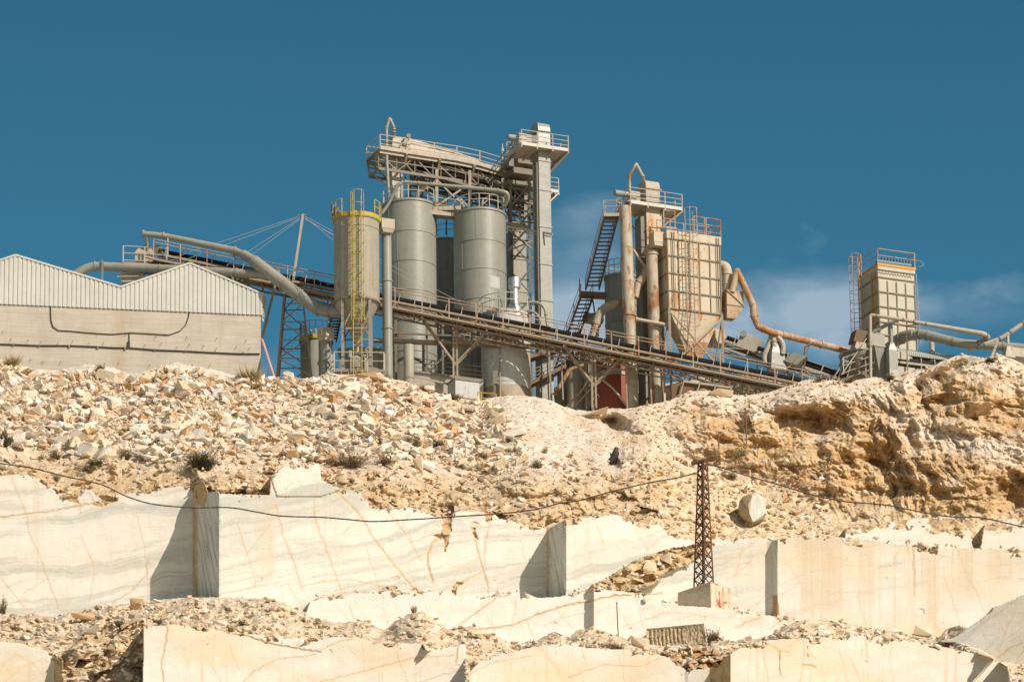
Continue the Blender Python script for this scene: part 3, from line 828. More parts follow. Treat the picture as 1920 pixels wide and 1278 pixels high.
bp.inputs['Distance'].default_value = 0.25
nt.links.new(ramp(nt, earth.outputs[0], 0, 1, 0.02, 0.6), bp.inputs['Strength'])
nt.links.new(n1, bp.inputs['Height'])
nt.links.new(bp.outputs[0], b.inputs['Normal'])

me = grid_mesh('quarry_hillside', AX, AY, AZ, CC, LL)
me.materials.append(m_ground)
hill = bpy.data.objects.new('quarry_hillside', me)
COL.objects.link(hill)
tag(hill, 'terraced marble quarry hillside of pale cut faces, rubble and eroded ochre rock', 'hillside', kind='structure')

# valley floor out to the horizon
me = bpy.data.meshes.new('valley_floor')
me.from_pydata([(-6000, -3000, 0), (6000, -3000, 0), (6000, 9000, 0), (-6000, 9000, 0)], [], [(0, 1, 2, 3)])
m_val, nt, b = new_mat('valley_earth')
g_ = N(nt, 'ShaderNodeNewGeometry')
nt.links.new(mix(nt, ramp(nt, noise(nt, g_.outputs['Position'], .02, 8), .35, .65), (.42, .34, .23), (.56, .49, .38)), b.inputs['Base Color'])
b.inputs['Roughness'].default_value = .95
me.materials.append(m_val)
o = bpy.data.objects.new('valley_floor', me)
COL.objects.link(o)
tag(o, 'pale dusty valley floor below the quarry', 'ground', kind='structure')

def surf(u, v):
    """point and depth of the hillside seen at (u, v)"""
    i = int(np.clip(np.searchsorted(us, u), 0, NX - 1)); j = int(np.clip(np.searchsorted(vs_, v), 0, NY - 1))
    return Vector((x3[j, i], y3[j, i], z3[j, i]))

# ================================================================== MESH HELPERS
ZU = Vector((0, 0, 1))
PSI = R(24)
AX_ = Vector((math.cos(PSI), math.sin(PSI), 0))        # along the plant's front
BX_ = Vector((-math.sin(PSI), math.cos(PSI), 0))       # into the plant
PX = 1 / 26.0

class MB:
    def __init__(s):
        s.v, s.f = [], []
    def add(s, vs, fs):
        o = len(s.v)
        s.v += [tuple(p) for p in vs]
        s.f += [tuple(i + o for i in f) for f in fs]
        return s
    def box(s, o, a, b, c):
        """box from corner o along edges a, b, c"""
        o, a, b, c = map(Vector, (o, a, b, c))
        vs = [o, o + a, o + a + b, o + b, o + c, o + a + c, o + a + b + c, o + b + c]
        fs = [(0, 3, 2, 1), (4, 5, 6, 7), (0, 1, 5, 4), (1, 2, 6, 5), (2, 3, 7, 6), (3, 0, 4, 7)]
        if a.cross(b).dot(c) < 0:
            fs = [f[::-1] for f in fs]
        return s.add(vs, fs)
    def cbox(s, c, a, b, h):
        c = Vector(c)
        return s.box(c - a / 2 - b / 2 - h / 2, a, b, h)
    def frustum(s, c0, a0, b0, c1, a1, b1):
        """tapered box between two rectangles with centres c0, c1 and half edges a, b"""
        c0, c1 = Vector(c0), Vector(c1)
        q = [(-1, -1), (1, -1), (1, 1), (-1, 1)]
        vs = [c0 + a0 * i + b0 * j for i, j in q] + [c1 + a1 * i + b1 * j for i, j in q]
        fs = [(0, 3, 2, 1), (4, 5, 6, 7), (0, 1, 5, 4), (1, 2, 6, 5), (2, 3, 7, 6), (3, 0, 4, 7)]
        if a0.cross(b0).dot(c1 - c0) < 0:
            fs = [f[::-1] for f in fs]
        return s.add(vs, fs)
    def beam(s, p, q, w=0.1, h=None):
        p, q = Vector(p), Vector(q)
        h = h or w
        d = q - p
        if d.length < 1e-5:
            return s
        d.normalize()
        up = ZU if abs(d.z) < 0.95 else Vector((0, 1, 0))
        a = d.cross(up).normalized() * w
        c = a.cross(d).normalized() * h
        return s.box(p - a / 2 - c / 2, q - p, a, c)
    def tube(s, p, q, r, n=8, r2=None, caps=True):
        p, q = Vector(p), Vector(q)
        r2 = r if r2 is None else r2
        d = (q - p)
        if d.length < 1e-6:
            return s
        d.normalize()
        up = ZU if abs(d.z) < 0.9 else Vector((0, 1, 0))
        a = d.cross(up).normalized()
        b = a.cross(d)
        vs, fs = [], []
        for i in range(n):
            t = 2 * math.pi * i / n
            e = a * math.cos(t) + b * math.sin(t)
            vs += [p + e * r, q + e * r2]
        for i in range(n):
            j = (i + 1) % n
            fs.append((2 * i, 2 * j, 2 * j + 1, 2 * i + 1))
        if caps:
            fs.append(tuple(2 * i for i in range(n))[::-1])
            fs.append(tuple(2 * i + 1 for i in range(n)))
        return s.add(vs, fs)
    def path(s, pts, r, n=12, bend=None, seg=6, caps=True):
        """pipe through pts with rounded corners; r may be a list"""
        P = [Vector(p) for p in pts]
        rr = list(r) if isinstance(r, (list, tuple)) else [r] * len(P)
        Q, RQ = [P[0]], [rr[0]]
        for i in range(1, len(P) - 1):
            l0, l1 = (P[i] - P[i - 1]).length, (P[i + 1] - P[i]).length
            bd = min(bend if bend is not None else rr[i] * 2.2, l0 * .48, l1 * .48)
            a, b = P[i] + (P[i - 1] - P[i]).normalized() * bd, P[i] + (P[i + 1] - P[i]).normalized() * bd
            if bd < 1e-4:
                Q.append(P[i]); RQ.append(rr[i]); continue
            for k in range(seg + 1):
                t = k / seg
                Q.append(a * (1 - t) ** 2 + P[i] * 2 * t * (1 - t) + b * t * t); RQ.append(rr[i])
        Q.append(P[-1]); RQ.append(rr[-1])
        vs, fs = [], []
        prev = None
        for i, p in enumerate(Q):
            d = (Q[min(i + 1, len(Q) - 1)] - Q[max(i - 1, 0)]).normalized()
            if prev is None:
                up = ZU if abs(d.z) < 0.9 else Vector((0, 1, 0))
                a = d.cross(up).normalized()
            else:
                a = (prev - d * prev.dot(d)).normalized()
            prev = a
            b = d.cross(a)
            for k in range(n):
                t = 2 * math.pi * k / n
                vs.append(p + (a * math.cos(t) + b * math.sin(t)) * RQ[i])
        for i in range(len(Q) - 1):
            for k in range(n):
                j = (k + 1) % n
                fs.append((i * n + k, i * n + j, (i + 1) * n + j, (i + 1) * n + k))
        if caps:
            fs.append(tuple(range(n))[::-1])
            fs.append(tuple((len(Q) - 1) * n + k for k in range(n)))
        return s.add(vs, fs)
    def lathe(s, c, prof, n=48):
        c = Vector(c)
        vs, fs = [], []
        m = len(prof)
        for i in range(n):
            t = 2 * math.pi * i / n
            for r, z in prof:
                vs.append(c + Vector((r * math.cos(t), r * math.sin(t), z)))
        for i in range(n):
            j = (i + 1) % n
            for k in range(m - 1):
                fs.append((i * m + k, j * m + k, j * m + k + 1, i * m + k + 1))
        return s.add(vs, fs)
    def ring(s, c, r, t=0.04, a0=0, a1=360, n=36, nt=6, axis=None):
        """bent round bar; angles in degrees, 0 = +x, -90 = towards the viewer"""
        c = Vector(c)
        k = max(3, int(n * abs(a1 - a0) / 360))
        if axis is None:
            e1, e2 = Vector((1, 0, 0)), Vector((0, 1, 0))
        else:
            ax = Vector(axis).normalized()
            e1 = ax.cross(ZU if abs(ax.z) < .9 else Vector((1, 0, 0))).normalized()
            e2 = ax.cross(e1)
        pts = [c + e1 * (r * math.cos(R(a0 + (a1 - a0) * i / k))) + e2 * (r * math.sin(R(a0 + (a1 - a0) * i / k))) for i in range(k + 1)]
        return s.path(pts, t, nt, bend=0, caps=abs(a1 - a0) < 359)
    def flange(s, p, d, r, t=0.06):
        d = Vector(d).normalized()
        return s.tube(Vector(p) - d * t / 2, Vector(p) + d * t / 2, r, 20)
    def build(s, name, mat, parent=None, label=None, sharp=35):
        me = bpy.data.meshes.new(name)
        off = parent_loc(parent)
        me.from_pydata([(x - off.x, y - off.y, z - off.z) for x, y, z in s.v], [], s.f)
        me.materials.append(mat)
        me.shade_smooth()
        me.set_sharp_from_angle(angle=R(sharp))
        me.update()
        o = bpy.data.objects.new(name, me)
        COL.objects.link(o)
        if parent is not None:
            o.parent = parent
        if label:
            o['label'] = label
        return o

def parent_loc(p):
    v = Vector((0, 0, 0))
    while p is not None:
        v = v + p.location
        p = p.parent
    return v

# ------------------------------------------------------------------ coats
M = {}
M['silo'] = coat('silo_paint', (.285, .285, .24), rust=0.0, dirt=.22, dust=.3, streak=.28, rough=.40)
M['silo_b'] = coat('beige_silo_paint', (.35, .325, .255), rust=0.04, dirt=.3, dust=.35, streak=.42, rough=.55)
M['grey'] = coat('grey_paint', (.29, .28, .23), rust=.05, dirt=.25, dust=.4, streak=.3)
M['pale'] = coat('dusty_pale_paint', (.46, .41, .325), rust=.08, dirt=.35, dust=.6, streak=.35)
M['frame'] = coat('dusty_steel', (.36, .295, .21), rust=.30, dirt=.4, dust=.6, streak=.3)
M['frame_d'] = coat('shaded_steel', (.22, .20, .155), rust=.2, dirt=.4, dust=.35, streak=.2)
M['rail'] = coat('rail_paint', (.50, .47, .39), rust=.12, dirt=.2, dust=.1, streak=0, bump=0)
M['rail_r'] = coat('rusty_rail_paint', (.46, .36, .26), rust=.55, dirt=.3, dust=.1, streak=0, bump=0)
M['yellow'] = coat('yellow_paint', (.50, .39, .045), rust=.02, dirt=.25, dust=.1, streak=.2)
M['orange'] = coat('orange_paint', (.62, .30, .03), rust=.1, dirt=.2, dust=.1, streak=.2)
M['belt'] = coat('rubber_belt', (.010, .008, .006), dirt=.2, dust=.12, streak=0, dirtc=(.03, .028, .025))
M['rusty'] = coat('rusty_cream_steel', (.47, .42, .32), rust=.55, dirt=.35, dust=.3, streak=.5, rustc=(.22, .105, .045), dirtc=(.30, .18, .09))
M['rust_h'] = coat('rusty_orange_steel', (.50, .38, .25), rust=.72, dirt=.4, dust=.4, streak=.6, rustc=(.27, .125, .05), dirtc=(.34, .18, .08))
M['filter'] = coat('cream_filter_paint', (.55, .475, .355), rust=.36, dirt=.3, dust=.3, streak=.6, rustc=(.34, .16, .05), dirtc=(.36, .24, .12))
M['filter_g'] = coat('pale_filter_paint', (.50, .475, .37), rust=0, dirt=.12, dust=.2, streak=.2)
M['rib'] = coat('filter_rib_paint', (.24, .215, .15), rust=.25, dirt=.4, dust=.2, streak=.3)
M['brown'] = coat('brown_rusty_steel', (.17, .11, .065), rust=.6, dirt=.4, dust=.25, streak=.2, rustc=(.15, .065, .03))
M['rust_p'] = coat('dark_rust', (.085, .034, .02), rust=.6, dirt=.3, dust=.12, streak=.2, rustc=(.18, .065, .03))
M['white'] = coat('white_tank_paint', (.50, .515, .49), rust=.10, dirt=.35, dust=.4, streak=.45, dirtc=(.33, .27, .18))
M['red'] = coat('red_tank_paint', (.29, .075, .045), rust=0, dirt=.3, dust=.5, streak=.3, dirtc=(.36, .18, .12))
M['blue'] = coat('blue_tank_paint', (.13, .27, .36), rust=0, dirt=.2, dust=.2, streak=.1)
M['motor'] = coat('motor_paint', (.26, .32, .33), rust=.05, dirt=.3, dust=.4, streak=.1)
M['chrome'] = coat('bright_metal', (.72, .71, .68), dirt=.08, dust=0, streak=.05, rough=.38, metal=.85, bump=.05)
M['clad'] = coat('white_cladding', (.56, .555, .50), dirt=.06, dust=.1, streak=.1)
M['dark'] = coat('dark_opening', (.05, .045, .035), dirt=.2, dust=.3, streak=0)
M['cable'] = coat('black_cable', (.03, .03, .028), dirt=.1, dust=.3, streak=0, bump=0)
M['wire'] = coat('steel_wire', (.42, .42, .40), dirt=0, dust=0, streak=0, bump=0)
M['shed'] = coat('weathered_cover', (.52, .45, .35), rust=0, dirt=.8, dust=.4, streak=0, dirtc=(.33, .22, .12))
M['roofg'] = coat('grey_green_cover', (.36, .39, .35), dirt=.2, dust=.3, streak=.1)

# concrete: boards running along the wall, a stain under the valley of the roof
m_con, nt, b = new_mat('board_marked_concrete')
g_ = N(nt, 'ShaderNodeNewGeometry'); pos = g_.outputs['Position']
c = mix(nt, ramp(nt, noise(nt, pos, .5, 5), .3, .7), (.44, .405, .34), (.53, .485, .40))
c = mix(nt, ramp(nt, noise(nt, pos, 1.0, 6, .65, sc=(.35, .35, 9)), .42, .66, 0, .40), c, (.30, .265, .205))
c = mix(nt, ramp(nt, noise(nt, pos, 1.0, 5, .65, sc=(2.5, 2.5, .25)), .5, .75, 0, .35), c, (.33, .28, .20))
c = mix(nt, ramp(nt, noise(nt, pos, 3, 6, .7), .55, .7, 0, .22), c, (.62, .58, .50))
sp = N(nt, 'ShaderNodeSeparateXYZ'); nt.links.new(pos, sp.inputs[0])
st0 = W(228, 600, 395).x
d = N(nt, 'ShaderNodeMath', operation='SUBTRACT'); nt.links.new(sp.outputs['X'], d.inputs[0]); d.inputs[1].default_value = st0
d2 = N(nt, 'ShaderNodeMath', operation='ABSOLUTE'); nt.links.new(d.outputs[0], d2.inputs[0])
d3 = N(nt, 'ShaderNodeMath', operation='ADD'); nt.links.new(d2.outputs[0], d3.inputs[0]); nt.links.new(ramp(nt, noise(nt, pos, 1.2, 4, sc=(1, 1, .4)), .3, .7, -.3, .3), d3.inputs[1])
c = mix(nt, ramp(nt, d3.outputs[0], 0.2, .65, .38, 0), c, (.40, .28, .15))
nt.links.new(c, b.inputs['Base Color']); b.inputs['Roughness'].default_value = .9; b.inputs['Specular IOR Level'].default_value = .2
M['concrete'] = m_con
m_str, nt, b = new_mat('red_white_bands')
g_ = N(nt, 'ShaderNodeTexCoord')
wv = N(nt, 'ShaderNodeTexWave', wave_type='BANDS', bands_direction='X')
wv.inputs['Scale'].default_value = 4.4
nt.links.new(g_.outputs['Object'], wv.inputs['Vector'])
nt.links.new(mix(nt, ramp(nt, wv.outputs['Fac'], .45, .55), (.62, .56, .50), (.45, .06, .05)), b.inputs['Base Color'])
M['bands'] = m_str

# ------------------------------------------------------------------ common builders
def railing(mb, pts, h=1.1, rails=(1.0, .62, .3), sp=1.4, t=0.03, toe=0.0, post_t=None):
    P = [Vector(p) for p in pts]
    for a, b in zip(P[:-1], P[1:]):
        for k in rails:
            mb.tube(a + ZU * h * k, b + ZU * h * k, t, 6)
        n = max(1, round((b - a).length / sp))
        for i in range(0 if a is P[0] else 1, n + 1):
            if i == n and b is P[-1] and len(P) > 2 and (P[0] - P[-1]).length < .01:
                continue
            p = a.lerp(b, i / n)
            mb.beam(p - ZU * .06, p + ZU * (h + .01), (post_t or t * 2.2))
        if toe:
            mb.beam(a + ZU * toe / 2, b + ZU * toe / 2, .03, toe)

def rim_railing(mb, c, r, h=1.1, a0=0, a1=360, rings=(1.0, .6), posts=14, t=0.03):
    c = Vector(c)
    for k in rings:
        mb.ring(c + ZU * h * k, r, t, a0, a1, 48)
    for i in range(posts + 1):
        a = R(a0 + (a1 - a0) * i / posts)
        p = c + Vector((math.cos(a) * r, math.sin(a) * r, 0))
        mb.tube(p - ZU * .05, p + ZU * h, t * 1.1, 6)

def ladder(parent, foot, h, facing, w=.5, mat='rail', cage0=2.2, cage_r=.38, rung=.3, over=1.1, t=.03, hoop=.95, cmat=None):
    """ladder with stiles, rungs and a safety cage; facing points to the climber's back"""
    foot, f = Vector(foot), Vector(facing).normalized()
    s = f.cross(ZU).normalized()
    mb = MB()
    for k in (-1, 1):
        mb.tube(foot + s * k * w / 2, foot + s * k * w / 2 + ZU * (h + over), t, 6)
    z = .2
    while z < h:
        mb.tube(foot - s * w / 2 + ZU * z, foot + s * w / 2 + ZU * z, t * .5, 5)
        z += rung
    mb.build('ladder', M[mat], parent)
    mb = MB()
    c = foot + f * cage_r * .75
    z = cage0
    hoop = (h + over - cage0) / max(1, round((h + over - cage0) / hoop)) - 1e-4
    ang = [math.atan2(f.y, f.x) + R(a) for a in (-95, -35, 35, 95)]
    zs = []
    while z < h + over + .01:
        pts = [foot + s * w / 2 + ZU * z] + [c + Vector((math.cos(a), math.sin(a), 0)) * cage_r + ZU * z for a in [math.atan2(f.y, f.x) + R(q) for q in range(-110, 111, 22)]][::1] + [foot - s * w / 2 + ZU * z]
        e = c + Vector((math.cos(ang[0]), math.sin(ang[0]), 0)) * cage_r
        if (e - foot - s * w / 2).length > (e - foot + s * w / 2).length:
            pts[0], pts[-1] = pts[-1], pts[0]
        mb.path(pts, t * .65, 5, bend=0)
        zs.append(z)
        z += hoop
    for a in ang:
        p = c + Vector((math.cos(a), math.sin(a), 0)) * cage_r
        mb.tube(p + ZU * cage0, p + ZU * zs[-1], t * .6, 5)
    mb.build('safety_cage', M[cmat or mat], parent)

def silo(name, label, u, v_top, v_bot, rpx, Y, mat, rings=(), u_bot=None, cone=0, rail='rail', rail_h=1.05, roof=.5, group=None, n=64, band=None, seam=True, rail_arc=(0, 360), rt=.03):
    r = rpx * PX
    pt = W(u, v_top, Y - r)
    zb = W(u, v_bot, Y - r).z
    base = Vector((pt.x, Y, zb))
    t = thing(name, label, 'silo', base, group)
    H_ = pt.z - zb
    mb = MB()
    mb.lathe(base, [(0, 0), (r, 0), (r, H_), (r * .99, H_ + .02), (r * .2, H_ + roof), (0, H_ + roof)], n)
    mb.build('shell', M[mat], t)
    for v in rings:
        z = W(u, v, Y - r).z - zb
        MB().lathe(base + ZU * z, [(r, -.05), (r + .035, -.045), (r + .035, .045), (r, .05)], n).build('hoop_band', M[mat], t)
    MB().lathe(base + ZU * H_, [(r - .05, -.1), (r + .07, -.1), (r + .07, .06), (r - .05, .06)], n).build('rim_band', M[mat], t)
    if seam:
        mb = MB()
        vs = [v_top] + list(rings) + [v_bot]
        rr = random.Random(int(u))
        for a, b_ in zip(vs[:-1], vs[1:]):
            an = R(-90 + rr.uniform(-50, 50))
            p = base + Vector((math.cos(an), math.sin(an), 0)) * (r + .004)
            mb.beam(p + ZU * (W(u, b_, Y - r).z - zb + .07), p + ZU * (W(u, a, Y - r).z - zb - .07), .03)
        mb.build('weld_seams', M[mat], t)
    if rail:
        mb = MB()
        rim_railing(mb, base + ZU * (H_ + .05), r + .02, rail_h, rail_arc[0], rail_arc[1], posts=16, t=rt)
        mb.build('railing', M[rail], t)
    if band:
        mb = MB()
        mb.lathe(base + ZU * (H_ - .02), [(r + .09, -.02), (r + .10, -.02), (r + .10, .28), (r + .09, .28)], n)
        mb.build('kick_plate', M[band], t)
    return t, base, H_, r

def pipe_thing(name, label, cat, pts, r, mat, flanges=(), fl=1.25, bend=None, n=16, loc=None, fmat=None, group=None):
    P = [Vector(p) for p in pts]
    lo = Vector(loc) if loc is not None else min(P, key=lambda p: p.z)
    t = thing(name, label, cat, lo, group)
    MB().path(P, r, n, bend).build('pipe', M[mat], t)
    for i, f in flanges:
        p = P[i].lerp(P[i + 1], f)
        rr = r[i] * (1 - f) + r[i + 1] * f if isinstance(r, (list, tuple)) else r
        MB().flange(p, P[i + 1] - P[i], rr * fl, .09).build('flange', M[fmat or mat], t)
    return t

yard_z = yard

# ================================================================== CONCRETE BUILDING
psb = R(9.7)
bA, bB = Vector((-math.cos(psb), -math.sin(psb), 0)), Vector((-math.sin(psb), math.cos(psb), 0))
bc = W(489, 589, 396)
def wallpt(u, v, off=0.0):
    s = (489 - u) * PX / math.cos(psb)
    h = (589 - (489 - u) * 20 / 489 - v) / 24.6
    return bc + bA * s + ZU * h - bB * off
t = thing('concrete_building', 'long concrete building with white corrugated double gable on the rubble crest', 'building', wallpt(489, 712))
L_, dep = 28.0, 12.0
MB().box(wallpt(489, 725), bA * L_, bB * dep, ZU * (136 / 24.6)).build('wall', M['concrete'], t)
prof = [(-.15, 1.47), ((489 - 358) * PX / .9857, 3.6), ((489 - 231) * PX / .9857, 1.57), ((489 - 38) * PX / .9857, 3.64), ((489 + 95) * PX / .9857, 1.55), ((489 + 230) * PX / .9857, 3.6)]
mb = MB()
pitch = 8.35 * PX
s = -.15
wave = [(0, .02), (.06, .075), (.62, .075), (.70, .02), (.92, .02)]
pts = []
while s < L_:
    for f, o in wave:
        pts.append((s + f * pitch, o))
    s += pitch
ps, ph = [p[0] for p in prof], [p[1] for p in prof]
vs, fs = [], []
for s_, o_ in pts:
    h_ = float(np.interp(s_, ps, ph))
    q = bc + bA * s_ - bB * (o_ + .03)
    vs += [q - ZU * .08, q + ZU * (h_ - .03)]
for i in range(len(pts) - 1):
    fs.append((2 * i + 2, 2 * i, 2 * i + 1, 2 * i + 3))
mb.add(vs, fs)
mb.build('corrugated_cladding', M['clad'], t, sharp=20)
mb = MB()
for (s0, h0), (s1, h1) in zip(prof[:-1], prof[1:]):
    mb.beam(bc + bA * s0 + ZU * (h0 + .02) - bB * .04, bc + bA * s1 + ZU * (h1 + .02) - bB * .04, .22, .13)
mb.build('verge_trim', M['clad'], t)
mb = MB()
for (s0, h0), (s1, h1) in zip(prof[:-1], prof[1:]):
    a0, a1 = bc + bA * s0 + ZU * (h0 - .06), bc + bA * s1 + ZU * (h1 - .06)
    mb.add([a0, a1, a1 + bB * dep, a0 + bB * dep, a0 - ZU * .05, a1 - ZU * .05, a1 + bB * dep - ZU * .05, a0 + bB * dep - ZU * .05],
           [(0, 1, 2, 3), (7, 6, 5, 4), (0, 4, 5, 1), (3, 2, 6, 7)])
mb.build('roof', M['roofg'], t)
mb = MB()
mb.add([wallpt(493, 553, .08), wallpt(500, 557, .02), wallpt(494, 604, .02), wallpt(491, 600, .08)], [(0, 1, 2, 3), (3, 2, 1, 0)])
for k in range(7):
    a, b_ = wallpt(493, 557 + k * 6, .1), wallpt(499.5 - k * .8, 560 + k * 6, .05)
    mb.beam(a, b_, .05)
mb.build('eave_flashing', M['pale'], t)
mb = MB()
mb.path([wallpt(u, v, .06) for u, v in ((103, 574), (104, 600), (108, 613), (118, 620), (140, 621), (170, 624), (215, 627), (250, 624), (320, 628), (340, 621), (351, 609), (356, 594), (357, 582))], .032, 6)
mb.build('looped_cable', M['cable'], t)
mb = MB()
mb.path([wallpt(247, 624, .06), wallpt(247.5, 640, .06), wallpt(247, 652, .06)], .028, 6)
mb.cbox(wallpt(246.5, 646, .07), bA * .16, bB * .08, ZU * .5)
mb.build('drop_cable', M['cable'], t)
mb = MB()
mb.path([wallpt(u, v, .07) for u, v in ((-60, 642), (0, 645), (35, 646), (82, 648), (137, 648), (189, 650), (220, 652), (247, 652), (295, 656), (350, 658), (404, 661), (455, 663), (487, 663))], .05, 6)
mb.build('cable_run', M['cable'], t)
mb = MB()
rr = random.Random(3)
for u in (36, 83, 138, 190, 240, 294, 350, 405, 457):
    MB().cbox(wallpt(u, 645 + u * .036, .08), bA * .12, bB * .1, ZU * .14).build('cable_clip', M['frame_d'], t)
for row, us_h in ((621, range(20, 480, 55)), (637, range(8, 480, 27)), (674, range(14, 480, 27))):
    for u in us_h:
        uu = u + rr.uniform(-5, 5); vv = row + u * .03 + rr.uniform(-3, 3)
        if rr.random() < .25:
            continue
        a = wallpt(uu, vv, .0)
        MB().path([a, a - bB * .14 + ZU * .02, a - bB * .13 - ZU * .16 + bA * rr.uniform(-.05, .05)], .014, 5, bend=.03).build('rebar_hook', M['brown'], t)

# ================================================================== DUCTS OVER THE BUILDING
Yd = 397.6
t = thing('dust_duct', 'long pale grey dust duct bending down over the building to the yellow railed silo', 'duct', W(640, 583, Yd - 6))
up = [W(268, 438, Yd), W(308, 442, Yd), W(442, 470, Yd - .5), W(466, 482, Yd - 1), W(482, 494, Yd - 1.8), W(585, 572, Yd - 3.2), W(606, 583, Yd - 3.6), W(640, 584, Yd - 4.0)]
MB().path(up, [.20, .21, .25, .34, .44, .46, .46, .46], 20, bend=.5).build('pipe', M['silo'], t)
lo = [W(120, 528, Yd + .4), W(160, 503, Yd + .4), W(178, 499, Yd + .4), W(300, 503, Yd), W(480, 514, Yd - 1.4), W(512, 516, Yd - 2.2)]
MB().path(lo, .32, 20, bend=.7).build('branch_pipe', M['silo'], t)
for (p, q, f, r) in ((up[0], up[1], .02, .27), (up[0], up[1], .97, .27), (up[1], up[2], .99, .31), (up[3], up[4], .8, .46), (up[4], up[5], .5, .50), (up[4], up[5], .78, .50), (up[5], up[6], .7, .51), (up[6], up[7], .35, .51), (lo[2], lo[3], .0, .37), (lo[3], lo[4], .0, .37), (lo[3], lo[4], .8, .37)):
    MB().flange(p.lerp(q, f), q - p, r, .1).build('flange', M['grey'], t)
MB().path([W(275, 441, Yd), W(276, 470, Yd + .5)], .13, 12).build('drop_pipe', M['silo'], t)
mb = MB(); mb.beam(W(310, 444, Yd), W(311, 475, Yd), .07); mb.build('hanger', M['frame'], t)
mb = MB(); mb.beam(W(192, 488, Yd), W(192, 535, Yd), .15); mb.build('post', M['frame_d'], t)
mb = MB(); mb.beam(W(434, 505, Yd - 1.2), W(438, 530, Yd - 1.2), .15); mb.build('post', M['frame_d'], t)

# ================================================================== MAIN BELT CONVEYOR
BR = 0
def conveyor(name, label, pA, pB, width=.9, truss=.75, walk=.75, rail_h=1.05, mat='frame', rmat='rail_r', bays=1.6, belt_up=.0, near=-1, rail_from=0.0, rail_to=1.0, idler_sp=1.15, walk_drop=.35):
    t = thing(name, label, 'conveyor', pB if pB.z < pA.z else pA)
    d = pB - pA; L = d.length; a = d.normalized()
    n = a.cross(ZU).normalized()
    if n.y > 0: n = -n                                   # towards the viewer
    up = n.cross(a).normalized()
    if up.z < 0: up = -up
    hw = width / 2
    MB().box(pA + n * hw * .8 - up * .03, d, -n * width * .8, up * .36).add(*trough(pA, d, n, up, hw)).build('belt', M['belt'], t)
    MB().box(pA + n * hw * .7 - up * (truss * .72), d, -n * width * .7, up * .035).build('return_belt', M['belt'], t)
    fr = MB()
    for s in (1, -1):
        o = n * s * (hw + .08)
        fr.beam(pA + o - up * .16, pB + o - up * .16, .09, .2)
        fr.beam(pA + o - up * truss, pB + o - up * truss, .08, .13)
        k = int(L / bays)
        for i in range(k + 1):
            p = pA + a * (L * i / k)
            fr.beam(p + o - up * .16, p + o - up * truss, .06)
            if i < k:
                q = pA + a * (L * (i + 1) / k)
                if i % 2: fr.beam(p + o - up * .2, q + o - up * truss, .055)
                else: fr.beam(p + o - up * truss, q + o - up * .2, .055)
    k = int(L / bays)
    for i in range(k + 1):
        p = pA + a * (L * i / k)
        fr.beam(p + n * (hw + .08) - up * truss, p - n * (hw + .08) - up * truss, .06)
        fr.beam(p + n * (hw + .08 + walk) - up * (walk_drop + .05), p - n * (hw + .08) - up * (walk_drop + .05), .07)
        fr.beam(p + n * (hw + .05 + walk) - up * (walk_drop + .05), p + n * (hw + .08) - up * truss, .05)
        if i < k:
            q = pA + a * (L * (i + 1) / k)
            fr.beam(p + n * (hw + .08) - up * truss, q - n * (hw + .08) - up * truss, .045)
    fr.build('frame', M[mat], t)
    if walk:
        wk = MB()
        wk.box(pA + n * (hw + .1) - up * (walk_drop + .0), d, n * walk, up * .05)
        wk.beam(pA + n * (hw + .1 + walk) - up * walk_drop, pB + n * (hw + .1 + walk) - up * walk_drop, .06, .16)
        wk.build('walkway', M[mat], t)
        rl = MB()
        A0, B0 = pA.lerp(pB, rail_from) + n * (hw + .1 + walk) - up * walk_drop, pA.lerp(pB, rail_to) + n * (hw + .1 + walk) - up * walk_drop
        railing(rl, [A0, B0], rail_h, (1.0, .84), 2.0, .032, 0, .075)
        rl.build('railing', M[rmat], t)
    k = max(2, min(95, int(L / idler_sp)))
    first = None
    for i in range(k):
        p = pA + a * (L * (i + .5) / k)
        if first is None:
            ib = MB()
            for s in (1, -1):
                o = n * s * (hw + .06)
                ib.beam(p + o - up * .12, p + o * 1.04 + up * .48, .05, .08)
            ib.tube(p + n * hw * .95 + up * .05, p - n * hw * .95 + up * .05, .05, 8)
            first = ib.build('idler', M['pale'], t); p0 = p
        else:
            c = first.copy(); COL.objects.link(c); c.parent = t; c.location = p - p0
    return t, a, n, up, L

def trough(pA, d, n, up, hw):
    vs = [pA + n * hw * .98 + up * .20, pA + n * hw * .5 + up * .04, pA + n * hw * .5 + up * .0, pA + n * hw + up * .10]
    vs = vs + [v + d for v in vs]
    m = [pA - n * hw * .98 + up * .20, pA - n * hw * .5 + up * .04, pA - n * hw * .5 + up * .0, pA - n * hw + up * .10]
    m = m + [v + d for v in m]
    f = [(0, 1, 5, 4), (1, 2, 6, 5), (2, 3, 7, 6), (3, 0, 4, 7)]
    return vs + m, f + [tuple(i + 8 for i in q)[::-1] for q in f]

cA, cB = W(296, 477, 398.5), W(1560, 732, 397)
t, ca, cn, cu_, cL = conveyor('belt_conveyor', 'very long rusty truss belt conveyor sloping down across the whole plant', cA, cB, width=.95, truss=1.0, walk=.7, walk_drop=.8, rail_h=1.5)
